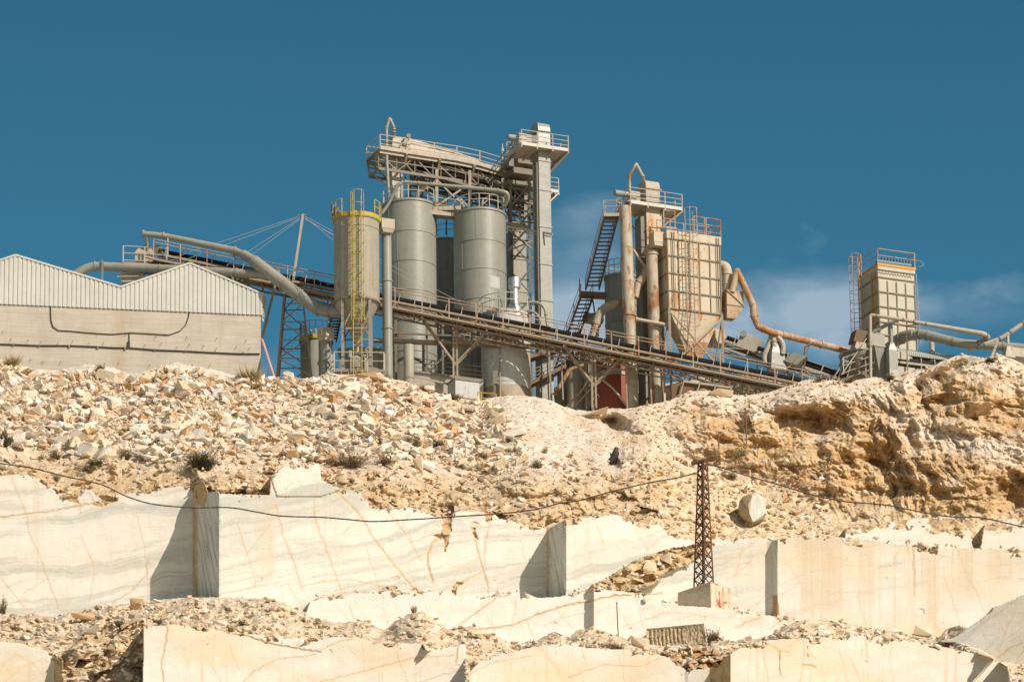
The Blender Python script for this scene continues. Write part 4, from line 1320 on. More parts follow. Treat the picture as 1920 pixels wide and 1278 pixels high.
# trestles under it
def on_conv(u):
    s = (u - 296) / (1560 - 296)
    return cA.lerp(cB, s)
def trestle(u, v_bot, spread_u, arms=True):
    p = on_conv(u) - cu_ * .8
    zb = W(u, v_bot, p.y).z
    mb = MB()
    foot = Vector((p.x + .02, p.y, zb))
    top_ = p - ZU * .9
    for k in (-1, 1):
        mb.beam(foot + Vector((k * .14, 0, 0)), Vector((foot.x + k * .12, p.y, p.z)), .13, .18)
    for i in range(8):
        z = zb + (p.z - zb) * i / 8
        mb.beam((foot.x - .14, p.y, z), (foot.x + .14, p.y, z + .5), .05)
    if arms:
        el = Vector((foot.x, p.y, zb + (p.z - zb) * .42))
        for k in (-1, 1):
            q = on_conv(u + k * spread_u) - cu_ * .8
            mb.beam(el, q + cn * .4, .13); mb.beam(el - ZU * .12, q - cn * .4, .11)
            q2 = on_conv(u + k * spread_u * .45) - cu_ * .8
            mb.beam(el.lerp(q, .5), q2, .07)
    mb.build('trestle', M['frame'], t)
trestle(861, 735, 62)
trestle(1120, 765, 55)
trestle(1290, 765, 30, False)
for u in (1060, 1180, 1226, 1330, 1400, 1450):
    p = on_conv(u) - cu_ * .8
    MB().beam(p, (p.x + .1, p.y, p.z - 4), .1).build('prop', M['frame'], t)
# second lower run of the truss under the right half (return gallery)
mb = MB()
for k in (0, 1):
    mb.beam(on_conv(860) - cu_ * (1.35 + k * .25) - cn * .3 * k, on_conv(1560) - cu_ * (1.1 + k * .25) - cn * .3 * k, .09, .09)
for i in range(60):
    p, q = on_conv(860 + i * 11.6) - cu_ * .85, on_conv(860 + (i + 1) * 11.6) - cu_ * 1.35
    if i % 2: mb.beam(p, q, .045)
    else: mb.beam(on_conv(860 + i * 11.6) - cu_ * 1.35, on_conv(860 + (i + 1) * 11.6) - cu_ * .85, .045)
mb.build('lower_bracing', M['frame'], t)
# cover plates lying over the belt
for u0, u1 in ((1000, 1035), (562, 600), (868, 905)):
    MB().box(on_conv(u0) + cn * .5 + cu_ * .3, (on_conv(u1) - on_conv(u0)), -cn * 1.0, cu_ * .06).build('cover_plate', M['brown'], t)
# head platform, hood and motor at the upper left end
hp = W(231, 494, 398.5)
mb = MB()
pa, pb = W(231, 494, 397.6), W(312, 498, 397.6)
mb.box(pa, pb - pa, Vector((0, 2.2, 0)), ZU * .12)
mb.beam(pa, pb, .1, .25)
mb.build('head_platform', M['frame'], t)
mb = MB(); railing(mb, [W(231, 494, 399.6), pa, pb, on_conv(320) + cn * 1.2 - cu_ * .35], 1.35, (1.0, .6, .2), 1.6, .035); mb.build('railing', M['rail'], t)
mb = MB()
a0, b0 = Vector((1, 0, 0)), Vector((0, 1, 0))
c0, c1, c2 = W(273, 494, 398.6), W(272, 478, 398.6), W(274, 464, 398.6)
mb.frustum(c0, a0 * .72, b0 * .6, c1, a0 * .7, b0 * .6); mb.frustum(c1 + ZU * .003, a0 * .7, b0 * .6, c2, a0 * .38, b0 * .45)
mb.build('hood', M['pale'], t)
mb = MB(); mb.tube(W(296, 468, 398), W(296, 468, 399.2), .32, 20); mb.tube(W(303, 476, 398), W(303, 476, 399.2), .22, 16); mb.build('head_drum', M['frame_d'], t)
mb = MB(); p = W(250, 512, 398.7)
mb.frustum(p - ZU * .9, a0 * .8, b0 * .7, p + ZU * .5, a0 * .75, b0 * .6)
for i in range(4):
    mb.cbox(p + ZU * (.35 - i * .3) + Vector((-.1 * i, -.8, 0)), a0 * 1.6, b0 * .2, ZU * .06)
mb.build('discharge_chute', M['pale'], t)
mb = MB(); mb.beam(W(300, 506, 399), W(560, 546, 399), .12); mb.beam(W(330, 512, 399), W(560, 538, 399), .08)
mb.tube(W(440, 524, 398), W(515, 531, 398), .14, 10); mb.build('bottom_pipe', M['frame'], t)

# stay mast and wires
mt_, mb_ = W(568, 404, 397.6), W(549, 532, 397.6)
t = thing('stay_mast', 'leaning flaking mast with stay wires above the belt conveyor', 'mast', mb_)
mb = MB(); mb.beam(mt_, mb_, .16, .26); mb.beam(mt_ + Vector((.02, -.06, .1)), mb_.lerp(mt_, .2), .10, .10); mb.build('pole', M['pale'], t)
mb = MB(); mb.tube(mt_ + Vector((-.35, 0, .0)), mt_ + Vector((.25, 0, .02)), .07, 8); mb.build('wire_cap', M['frame_d'], t)
for i, (u, v) in enumerate(((330, 481), (352, 485), (425, 498), (441, 501), (688, 468), (702, 512), (800, 545), (862, 566))):
    s0 = mt_ + Vector((-.25 if i < 4 else .12, 0, -.05 - .08 * (i % 4)))
    MB().tube(s0, W(u, v, 397.3), .016, 5).build('stay_wire', M['wire'], t)

# lattice tower, poles
def lattice(name, label, cat, uT, vT, uB, vB, Y, wT, wB, n, mat, leg=.09, br=.05, group=None, cross=None):
    pt, pb = W(uT, vT, Y), W(uB, vB, Y)
    t = thing(name, label, cat, pb, group)
    q = [(-1, -1), (1, -1), (1, 1), (-1, 1)] if cross != 2 else [(-1, .12), (.06, -1), (1, -.12), (-.06, 1)]
    lv = []
    for i in range(n + 1):
        f = i / n
        c = pb.lerp(pt, f); w = wB + (wT - wB) * f
        lv.append([c + Vector((a * w / 2, b_ * w / 2, 0)) for a, b_ in q])
    for k in range(4):
        MB().beam(lv[0][k], lv[-1][k], leg).build('leg', M[mat], t)
    for k in range(4):
        mb = MB()
        for i in range(n):
            a, b_ = lv[i], lv[i + 1]
            j = (k + 1) % 4
            if (i + k) % 2 or cross: mb.beam(a[k], b_[j], br)
            if not (i + k) % 2 or cross: mb.beam(a[j], b_[k], br)
            if cross != 2: mb.beam(b_[k], b_[j], br)
        mb.build('bracing', M[mat], t)
    return t, pt, pb
lattice('lattice_tower', 'tapering lattice trestle tower under the conveyor right of the building', 'tower', 550, 540, 553, 716, 398.6, 1.15, 2.5, 5, 'frame', .13, .07, cross=None)
t = thing('leaning_pole', 'slanting steel pole against the corner of the concrete building', 'pole', W(491, 634, 397))
MB().beam(W(523, 506, 397), W(491, 636, 397), .17).build('shaft', M['frame'], t)
MB().beam(W(523, 506, 397), W(521, 502, 397), .24).build('cap', M['frame_d'], t)
p, q = W(490, 632, 396.8), W(514, 708, 394)
t = thing('barrier_pole', 'red and white banded pole leaning beside the concrete building corner', 'pole', q)
o = MB().tube((0, 0, 0), (.2, 0, (p - q).length), .0001, 3)
mb = MB()
d = p - q; nb = 26
mb.tube(q, p, .10, 10)
o = mb.build('shaft', M['bands'], t)
MB().tube(p, p + (p - q).normalized() * .12, .13, 10).build('end_cap', M['white'], t)

# ================================================================== SMALL SILO GROUP, FAR LEFT
t, base, H_, r = silo('small_silo', 'low grey-green silo with yellow kick plate behind the lattice tower', 592, 632, 725, 30, 399.6, 'silo', (), roof=.3, rail='rail', rail_h=1.25, band='yellow', seam=False)
def capped_pipe(name, label, u, v0, v1, rpx, Y, box_u, box_v, mat='silo', bmat='pale', flv=(), u1=None, bd=.8):
    """upright duct with a box on its head"""
    u1 = u if u1 is None else u1
    a, b_ = W(u1, v1, Y), W(u, v0, Y)
    a.x = b_.x if u1 == u else a.x
    t = thing(name, label, 'duct', a)
    MB().tube(a, b_, rpx * PX, 24).build('pipe', M[mat], t)
    for v in flv:
        f = (v - v0) / (v1 - v0)
        MB().flange(b_.lerp(a, f), ZU, rpx * PX * 1.18, .1).build('flange', M[mat], t)
    w = (box_u[1] - box_u[0]) * PX; h = (box_v[1] - box_v[0]) / 24.6
    c = W((box_u[0] + box_u[1]) / 2, (box_v[0] + box_v[1]) / 2, Y - .3)
    mb = MB(); mb.cbox(c, AX_ * w, BX_ * bd, ZU * h)
    mb.frustum(Vector((c.x, c.y + .05, c.z - h / 2 - .28)), AX_ * rpx * PX, BX_ * rpx * PX, c - ZU * (h / 2 + .003), AX_ * w / 2.1, BX_ * bd / 2.1)
    mb.build('cap_box', M[bmat], t)
    return t
capped_pipe('capped_duct', 'short upright duct with a square pale box on top, in front of the low silo', 610, 634, 716, 8.6, 394, (598, 623), (617, 632), flv=(636, 691))
mb_stair = W(618, 640, 402)
def stairs(name, label, pT, pB, w, n, mat='brown', rmat='rail_r', rail=True, wdir=Vector((1, 0, 0)), tread_d=.24, rail_both=True, group=None, th=.05):
    """open stair: treads between two stringers"""
    t = thing(name, label, 'staircase', pB, group)
    d = (pT - pB)
    hd = Vector((d.x, d.y, 0)).normalized()
    w_ = wdir * w
    mb = MB()
    for s in (0, 1):
        mb.beam(pB + w_ * s, pT + w_ * s, .07, .24)
    mb.build('stringers', M[mat], t)
    first = None
    for i in range(1, n):
        p = pB.lerp(pT, i / n)
        if first is None:
            first = MB().box(p - hd * tread_d / 2 + wdir * .04, hd * tread_d, wdir * (w - .08), ZU * th).build('tread', M[mat], t); p0 = p
        else:
            c = first.copy(); COL.objects.link(c); c.parent = t; c.location = p - p0
    if rail:
        for s in ((0, 1) if rail_both else (0,)):
            mb = MB()
            for h in (1.0, .5):
                mb.tube(pB + w_ * s + ZU * h, pT + w_ * s + ZU * h, .028, 6)
            k = max(2, int(d.length / 1.6))
            for i in range(k + 1):
                p = pB.lerp(pT, i / k) + w_ * s
                mb.tube(p, p + ZU * 1.0, .03, 6)
            mb.build('handrail', M[rmat], t)
    return t
stairs('steel_stair', 'short dark open stair behind the low silo and yellow railed silo', W(622, 592, 399), W(612, 640, 401.4), .7, 9, 'dark', 'frame_d')

# ================================================================== YELLOW RAILED SILO
uS, Ys = 667, 393.2
t, base, H_, r = silo('yellow_railed_silo', 'cream hopper silo with yellow caged ladder and yellow top railing', uS, 402, 556, 42, Ys, 'silo_b', (420,), roof=.3, rail=None, band='yellow', seam=True)
mb = MB()
cz = W(uS, 636, Ys).z - base.z
mb.lathe(base, [(r, .02), (r * .99, -.02), (.28, cz), (.20, cz - .05), (0, cz - .05)], 64)
mb.build('hopper', M['silo_b'], t)
mb = MB(); mb.lathe(base, [(r, -.08), (r + .10, -.08), (r + .10, .06), (r, .06)], 64); mb.build('ring_beam', M['rib'], t)
mb = MB()
rim_railing(mb, base + ZU * (H_ + .1), r + .12, 1.2, -40, 65, (1.0, .55), 5, .034)
rim_railing(mb, base + ZU * (H_ + .1), r + .12, 1.2, 100, 235, (1.0, .55), 6, .034)
mb.build('railing', M['yellow'], t)
zy = yard_z - base.z
for a in (-128, -52, 52, 128):
    p = base + Vector((math.cos(R(a)), math.sin(R(a)), 0)) * (r - .05)
    mb = MB(); mb.beam(p, Vector((p.x, p.y, W(uS, 722, Ys).z)), .22); mb.build('leg', M['grey'], t)
mb = MB()
pl = [base + Vector((math.cos(R(a)), math.sin(R(a)), 0)) * (r - .05) for a in (-128, -52, 52, 128)]
zm = ZU * (W(uS, 626, Ys).z - base.z)
for i in range(4):
    a, b_ = pl[i], pl[(i + 1) % 4]
    mb.beam(a + zm, b_ + zm, .12)
    mb.beam(a + zm, a.lerp(b_, .5) - ZU * .2, .09); mb.beam(b_ + zm, a.lerp(b_, .5) - ZU * .2, .09)
mb.build('brace', M['grey'], t)
p = Vector((base.x, base.y, base.z + cz))
mb = MB(); mb.lathe(p, [(.32, .55), (.30, 0), (.16, -.3), (.14, -1.0), (0, -1.0)], 20); mb.build('valve', M['rust_h'], t)
mb = MB(); mb.lathe(p - ZU * 2.7, [(0, 0), (.82, 0), (.85, .2), (.85, 1.1), (.6, 1.3), (0, 1.35)], 28); mb.cbox(p + Vector((.35, -.4, -1.3)), AX_ * .5, BX_ * .4, ZU * .3); mb.build('weigh_drum', M['grey'], t)
mb = MB(); mb.tube(p + Vector((-.5, -.7, -1.1)), p + Vector((-.5, -.7, -1.6)), .16, 10); mb.tube(p + Vector((.2, -.6, -1.0)), p + Vector((.75, -.6, -1.1)), .12, 10); mb.build('drive', M['motor'], t)
lf = Vector((W(672, 700, Ys).x, Ys - r - .22, W(672, 710, Ys - r).z))
ladder(t, lf, base.z + H_ - lf.z + .2, (.12, -1, 0), .60, 'yellow', 4.2, .46, .32, 1.35, .036, .98)
mb = MB()
for v in (430, 470, 510, 548):
    z = W(672, v, Ys - r).z
    for k in (-1, 1): mb.beam((lf.x + k * .25, lf.y, z), (lf.x + k * .25, lf.y + .25, z), .05)
mb.build('ladder_bracket', M['yellow'], t)
mb = MB(); p = W(623, 400, Ys - .6); mb.cbox(p + Vector((.25, 0, .1)), a0 * .5, b0 * .6, ZU * .45); mb.tube(p + Vector((0, 0, .2)), p + Vector((0, 0, .8)), .1, 10); mb.build('vent_box', M['frame_d'], t)
t = thing('valve_platform', 'railed grating platform at the foot of the yellow ladder', 'platform', W(640, 700, 391.6))
pa, pb, pc, pd = W(627, 696, 391.6), W(720, 697, 391.6), W(722, 700, 394), W(622, 699, 394)
mb = MB(); mb.box(pa, pb - pa, Vector((0, 2.2, 0)), ZU * .1)
for k in range(8): mb.beam(pa.lerp(pb, k / 7) - ZU * .02, pa.lerp(pb, k / 7) - ZU * .9, .07)
mb.build('deck', M['frame'], t)
mb = MB(); railing(mb, [pd, pa, pb, pc], 1.45, (1.0, .55, .1), 1.0, .035, 0, .07); mb.build('railing', M['rail'], t)

capped_pipe('tall_capped_duct', 'tall upright duct with rectangular box head between the two front silos', 724.5, 432, 722, 9.2, 394.4, (711, 737), (413, 431), flv=(434, 528, 617), u1=727.5)
t = thing('pipe_stub', 'short thick grey pipe standing alone below the conveyor', 'pipe', W(766, 722, 391.5))
p = W(765.5, 648, 391.5); q = Vector((p.x + .02, p.y, W(766, 725, 391.5).z))
MB().lathe(q, [(0, 0), (.37, 0), (.37, p.z - q.z), (.34, p.z - q.z + .05), (0, p.z - q.z + .08)], 28).build('pipe', M['silo_b'], t)
MB().lathe(q + ZU * .6, [(.37, 0), (.41, 0), (.41, .09), (.37, .09)], 28).build('flange', M['silo_b'], t)

# ================================================================== BIG SILOS
Yb = 404.6
silo('tall_silo', 'tall grey silo left of the pair, under the head of the roof gallery', 765.5, 372, 735, 51.5, Yb, 'silo', (430, 486, 541, 598, 655), roof=.55)
t2, base2, H2, r2 = silo('tall_silo', 'tall grey silo right of the pair, behind the white tank', 898.5, 389, 745, 50, Yb, 'silo', (447, 501, 557, 614, 670), roof=.55)
mb = MB(); an = R(-52)
for i in range(6):
    a = R(-62 + i * 3.4)
q = [base2 + Vector((math.cos(R(a)) * (r2 + .012), math.sin(R(a)) * (r2 + .012), 0)) for a in range(-68, -38, 5)]
z0, z1 = W(920, 537, Yb - r2).z - base2.z, W(920, 515, Yb - r2).z - base2.z
vs = [p + ZU * z0 for p in q] + [p + ZU * z1 for p in q]
k = len(q)
mb.add(vs, [(i, i + 1, k + i + 1, k + i) for i in range(k - 1)])
mb.build('repair_patch', M['white'], t2)
silo('rear_silo', 'dark silo standing in the gap behind the two tall silos', 838, 446, 740, 50, Yb + 7, 'silo', (500, 556, 610), roof=.5)
# ================================================================== ROOF GALLERY
Yg = 403.5
t = thing('roof_gallery', 'railed conveyor gallery with weathered corrugated cover above the tall silos', 'gallery', W(755, 380, Yg + 1))
gpx = [(713, 277), (815, 293), (857, 299), (900, 308), (953, 324), (1000, 341)]
gp = []
for u, v in gpx:
    Y = Yg + (u - 713) * PX * math.tan(PSI)
    gp.append(W(u, v, Y))
dw = BX_ * 2.6
mb = MB()
for a, b_ in zip(gp[:-1], gp[1:]):
    mb.box(a, b_ - a, dw, ZU * .1)
    mb.beam(a + ZU * .02 - BX_ * .03, b_ + ZU * .02 - BX_ * .03, .05, .30)
    mb.beam(a - ZU * .25 + dw, b_ - ZU * .25 + dw, .1, .3)
    mb.beam(a - ZU * .22 + BX_ * .15, b_ - ZU * .22 + BX_ * .15, .1, .3)
mb.build('deck', M['pale'], t)
mb = MB()
railing(mb, [gp[0] + dw] + gp, 1.05, (1.0, .62, .3), 1.75, .03, .0)
mb.build('railing', M['rail'], t)
mb = MB(); railing(mb, [p + dw for p in gp], 1.05, (1.0, .55), 1.9, .028); mb.build('rear_railing', M['rail'], t)
# truss under the deck
mb = MB()
for off, dz in ((BX_ * .35, 1.5), (BX_ * 2.2, 1.5)):
    for a, b_ in zip(gp[:-1], gp[1:]):
        mb.beam(a + off - ZU * dz, b_ + off - ZU * dz, .14, .2)
        mb.beam(a + off - ZU * .8, b_ + off - ZU * .8, .08)
        n = max(1, round((b_ - a).length / 1.3))
        for i in range(n):
            p, q = a.lerp(b_, i / n) + off, a.lerp(b_, (i + 1) / n) + off
            mb.beam(p - ZU * .2, q - ZU * dz, .08); mb.beam(p - ZU * .1, p - ZU * dz, .08)
            if i % 2: mb.beam(p - ZU * dz, q - ZU * .2, .07)
for i in range(14):
    f = i / 13 * (len(gp) - 1); k = min(int(f), len(gp) - 2); p = gp[k].lerp(gp[k + 1], f - k)
    mb.beam(p + BX_ * .35 - ZU * 1.5, p + BX_ * 2.2 - ZU * 1.5, .1)
    mb.beam(p - ZU * .1, p + dw - ZU * .1, .1)
mb.build('truss', M['frame_d'], t)
mb = MB()
for a, b_ in zip(gp[1:-1], gp[2:]):
    mb.box(a + BX_ * .6 - ZU * 1.0, b_ - a, BX_ * 1.4, ZU * .06)
    mb.box(a + BX_ * .6 - ZU * .45, b_ - a, BX_ * 1.4, ZU * .08)
mb.build('belt_pan', M['frame_d'], t)
for u, v0, v1, dy in ((763, 288, 332, .0), (825, 299, 343, .0), (890, 310, 352, .0), (948, 326, 368, .0)):
    Y = Yg + (u - 713) * PX * math.tan(PSI)
    mb = MB(); mb.beam(W(u, v0, Y - .1), W(u - 10, v1, Y + 1.0), .16); mb.beam(W(u, v0, Y), W(u - 2, v1 - 18, Y + 1.4), .1); mb.build('outrigger', M['frame'], t)
mb = MB()
mb.beam(gp[0] + dw, W(692, 323, Yg + 2), .12); mb.beam(W(692, 323, Yg + 2), W(726, 327, Yg + 1), .12); mb.beam(W(693, 323, Yg + 2), W(726, 347, Yg + 1), .1)
mb.beam(gp[0], W(703, 300, Yg + .6), .1); mb.beam(W(703, 302, Yg + .5), W(726, 320, Yg + 1), .1)
mb.build('end_bracket', M['frame'], t)
# columns
for u, v0, v1, w in ((754, 300, 372, .16), (819, 345, 405, .22), (881, 350, 395, .2), (943, 365, 430, .2), (986, 370, 430, .22), (745, 300, 376, .12)):
    Y = Yg + 1.2 + (u - 713) * PX * math.tan(PSI) * .6
    mb = MB(); mb.beam(W(u, v0 - 30, Y), W(u, v1, Y), w); mb.build('column', M['pale'], t)
# corrugated cover over the belt
mb = MB()
segs = []
for i in range(40):
    f = i / 39
    u = 764 + f * (898 - 764); vt = 252 + f * 36 + (f ** 2) * 6; vb = 285 + f * 20
    Y = Yg + .8 + (u - 713) * PX * math.tan(PSI)
    rr_ = (vb - vt) / 24.6 / 1.0
    segs.append((W(u, vb, Y), max(rr_, .3)))
vs, fs = [], []
na = 34
for i, (c, rr_) in enumerate(segs):
    for k in range(na + 1):
        a = math.pi * k / na
        rad = 1 + (.05 if (k % 2) else 0) + .03 * math.sin(i * .9) * math.sin(k * .7)
        vs.append(c + BX_ * (.75 - .75 * math.cos(a)) * 1.0 + ZU * rr_ * math.sin(a) ** .7 * rad)
for i in range(len(segs) - 1):
    for k in range(na):
        o = i * (na + 1) + k
        fs.append((o, o + na + 1, o + na + 2, o + 1))
vs2 = [Vector(v) for v in vs]
mb.add(vs2, fs); mb.build('corrugated_cover', M['shed'], t, sharp=20)
mb = MB(); rr = random.Random(9)
for i in range(7):
    f = i / 6; u = 766 + f * 80
    Y = Yg + .72 + (u - 713) * PX * math.tan(PSI)
    mb.beam(W(u, 264 + f * 18, Y), W(u + 36, 270 + f * 18 + rr.uniform(-1, 2), Y + .6), .05, .04)
mb.build('batten', M['pale'], t)
# head end: white casing, lever arm, chute
c = W(747, 290, Yg + 1.6)
mb = MB(); mb.frustum(c, AX_ * .75, BX_ * .6, c + ZU * .75, AX_ * .7, BX_ * .55); mb.frustum(c + ZU * .753, AX_ * .7, BX_ * .55, c + ZU * 1.25 - AX_ * .12, AX_ * .45, BX_ * .4)
mb.tube(c - BX_ * .75 + ZU * .35 + AX_ * .15, c - BX_ * .6 + ZU * .35 + AX_ * .15, .34, 18)
mb.build('head_casing', M['pale'], t)
mb = MB(); mb.beam(W(757, 272, Yg + .9), W(766, 254, Yg + .9), .18, .22); mb.beam(W(760, 274, Yg + 1.0), W(769, 257, Yg + 1.0), .1); mb.tube(W(766, 254, Yg + .7), W(766, 254, Yg + 1.1), .16, 12); mb.build('lever_arm', M['pale'], t)
c = W(739, 300, Yg + 1.7)
mb = MB(); mb.frustum(c - ZU * 2.0, AX_ * .3, BX_ * .3, c + ZU * .3, AX_ * .3, BX_ * .3); mb.frustum(c - ZU * 3.3 + AX_ * .35, AX_ * .22, BX_ * .22, c - ZU * 2.003, AX_ * .3, BX_ * .3)
mb.build('chute', M['pale'], t)
mb = MB(); mb.tube(W(942, 300, Yg + 6), W(942, 270, Yg + 6), .035, 6); mb.tube(W(942, 284, Yg + 6), W(942, 278, Yg + 6), .1, 8); mb.build('antenna', M['rail'], t)

t = thing('peaked_vent_pipe', 'grey vent pipe bent to a sharp peak at the left gallery end', 'pipe', W(728, 382, Yg + .5))
MB().path([W(730, 388, Yg + .5), W(725, 300, Yg + .5), W(724.5, 240, Yg + .5), W(730.5, 222, Yg + .5), W(738, 238, Yg + .6), W(738.5, 264, Yg + 1.2)], .125, 12, bend=.08).build('pipe', M['silo'], t)
for v in (240,): MB().flange(W(724.5, v, Yg + .5), ZU, .16, .08).build('flange', M['silo'], t)
for v in (243, 248): MB().flange(W(738.3, v, Yg + .7), ZU, .16, .08).build('flange', M['silo'], t)

pipe_thing('collector_pipe', 'thin grey collector pipe running level above both tall silo roofs', 'pipe',
           [W(716, 400, Yb - 1.7), W(728, 384, Yb - 1.7), W(745, 347, Yb - 2), W(758, 341, Yb - 2), W(935, 357, Yb - 1.5), W(951, 362, Yb - 1.5), W(953, 372, Yb - 1.3), W(947, 384, Yb - 1)],
           [.12, .13, .14, .13, .145, .16, .16, .16], 'silo', ((3, .01), (3, .15), (3, .28), (3, .86), (3, .99)), 1.25, .5)

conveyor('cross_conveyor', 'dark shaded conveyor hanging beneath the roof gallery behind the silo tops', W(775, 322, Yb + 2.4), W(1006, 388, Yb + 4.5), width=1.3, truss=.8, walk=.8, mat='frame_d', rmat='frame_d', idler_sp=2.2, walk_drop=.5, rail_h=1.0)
t = thing('discharge_hopper', 'dark angular hopper where the gallery meets the tall elevator', 'hopper', W(975, 345, Yb + 4))
MB().frustum(W(980, 352, Yb + 4.2), AX_ * .7, BX_ * .7, W(972, 308, Yb + 4.2), AX_ * 1.25, BX_ * 1.0).build('body', M['frame_d'], t)
MB().box(W(930, 330, Yb + 3.4), AX_ * 2.6, BX_ * 1.4, Vector((0, 0, .9))).build('casing', M['frame_d'], t)

# walkway between the silo tops and its bracing
t = thing('silo_bridge', 'short railed steel bridge joining the tops of the tall silos', 'walkway', W(840, 400, Yb))
pa, pb = W(806, 396, Yb - 1.0), W(868, 402, Yb - .6)
mb = MB(); mb.box(pa, pb - pa, Vector((0, 1.4, 0)), ZU * .12); mb.beam(pa - ZU * .05, pb - ZU * .05, .08, .34)
mb.cbox(W(838, 393, Yb - .6), Vector((2.0, 0, 0)), b0 * .7, ZU * .3)
mb.build('deck', M['pale'], t)
mb = MB(); railing(mb, [pa, pb], 1.1, (1, .68, .36), 1.2, .03); railing(mb, [pa + Vector((0, 1.4, 0)), pb + Vector((0, 1.4, 0))], 1.1, (1, .6), 1.2, .03); mb.build('railing', M['rail'], t)
t = thing('silo_top_bracing', 'pale angle braces crossing over the silo tops under the gallery', 'bracing', W(818, 400, Yb))
for i, (a, b_, c, d, w, dy) in enumerate(((781, 364, 797, 349, .17, -1.6), (797, 349, 800, 345, .12, -1.6), (781, 366, 781, 372, .12, -1.6), (768, 374, 801, 352, .09, -1.2), (819, 338, 819, 395, .16, -.5), (819, 338, 808, 347, .1, -.5),
                          (820, 338, 829, 347, .1, -.5), (829, 347, 852, 370, .1, -.4), (821, 385, 864, 356, .12, -.3), (905, 374, 929, 362, .12, -1.2), (904, 386, 906, 374, .12, -1.2), (893, 392, 914, 376, .08, -1.1), (858, 372, 872, 388, .2, .2), (862, 370, 876, 386, .1, .1),
                          (690 + 55, 365, 690 + 47, 380, .12, -1.0))):
    MB().beam(W(a, b_, Yb + dy), W(c, d, Yb + dy), w).build('brace', M['pale'], t)
mb = MB()
rr = random.Random(21)
for i in range(9):                                       # the beams one sees stacked behind the gallery posts
    v = 312 + i * 11
    Y = Yb + 3 + (i % 3)
    MB_ = mb.beam(W(755 + rr.uniform(0, 25), v, Y), W(990, v + 16 + rr.uniform(0, 18), Y + 3), rr.uniform(.08, .2))
for i in range(10):
    u = 770 + i * 23; mb.beam(W(u, 318, Yb + 4), W(u + rr.uniform(-3, 3), 440, Yb + 4), .12)
    if i % 2: mb.beam(W(u, 330, Yb + 4), W(u + 40, 400, Yb + 4), .08)
    else: mb.beam(W(u + 40, 330, Yb + 4), W(u, 400, Yb + 4), .08)
mb.build('rear_beams', M['frame_d'], t)
for (u, v, a_, b2, c_) in ((900, 335, 2.6, 1.2, .35), (838, 322, 1.5, 1.2, .35), (945, 352, 1.6, 1.2, .4), (820, 388, .9, .9, .6), (783, 398, .9, .8, .5), (862, 402, 1.0, 1.0, .4)):
    MB().cbox(W(u, v, Yb + 3.2), AX_ * a_, BX_ * b2, ZU * c_).build('casing', M['frame_d'], t)

# ================================================================== ELEVATOR TOWERS
def flange_box(mb, c, w, d, e=.05, h=.09):
    mb.cbox(c, AX_ * (w + 2 * e), BX_ * (d + 2 * e), ZU * h)

def elevator(name, label, uF, vB, vT, wpx, dep, Y, mat, fl, uB=None, head=True, hd=None, plat=None, dark='frame_d', fmat=None):
    w = wpx * PX / math.cos(PSI)
    pB, pT = W(uB or uF, vB, Y), W(uF, vT, Y)
    base = Vector((pT.x, Y, pB.z)); H_ = pT.z - pB.z
    t = thing(name, label, 'elevator', base)
    mb = MB(); mb.box(base, AX_ * w, BX_ * dep, ZU * H_); mb.build('shaft', M[mat], t)
    for v in fl:
        z = W(uF, v, Y).z - base.z
        mb = MB(); flange_box(mb, base + AX_ * w / 2 + BX_ * dep / 2 + ZU * z, w, dep); mb.build('flange', M[fmat or mat], t)
    return t, base, H_, w

# main elevator
Ye = 402.6
t, base, H_, w = elevator('bucket_elevator', 'tall grey bucket elevator, the tallest shaft of the plant, with railed head platform', 1010, 760, 292, 22, 1.15, Ye, 'silo', (300, 355, 424, 494, 562, 630), uB=1015)
head = base + ZU * H_
hh = (292 - 240) / 24.6
mb = MB()
def hood(mb, o, w, d, h, rr=.45):
    """casing with rounded top: profile across the depth, extruded along the front"""
    prof = [(0, 0), (0, h - rr)] + [(rr * (1 - math.cos(R(a))), h - rr + rr * math.sin(R(a))) for a in (25, 50, 75)] + [(rr, h), (d - rr, h), (d - rr * .5, h - rr * .25), (d, h - rr), (d, 0)]
    n = len(prof)
    vs = [o + BX_ * a + ZU * b_ for a, b_ in prof] + [o + AX_ * w + BX_ * a + ZU * b_ for a, b_ in prof]
    fs = [tuple(range(n)), tuple(range(2 * n - 1, n - 1, -1))] + [(i, n + i, n + (i + 1) % n, (i + 1) % n) for i in range(n)]
    fs = [f[::-1] for f in fs]
    mb.add(vs, fs)
hood(mb, head - AX_ * .02 - BX_ * .02, w + .04, 1.5, 2.75, .5)
mb.build('head_casing', M['silo'], t)
mb = MB(); mb.cbox(head + AX_ * w / 2 + BX_ * .7 + ZU * 1.95, AX_ * (w + .14), BX_ * 1.6, ZU * .08); mb.build('head_flange', M['frame_d'], t)
mb = MB(); mb.frustum(head + AX_ * (w + .08) + BX_ * .6 + ZU * .75, AX_ * .08, BX_ * .35, head + AX_ * (w + .05) + BX_ * .6 + ZU * 1.6, AX_ * .05, BX_ * .3); mb.build('belly_casing', M['silo'], t)
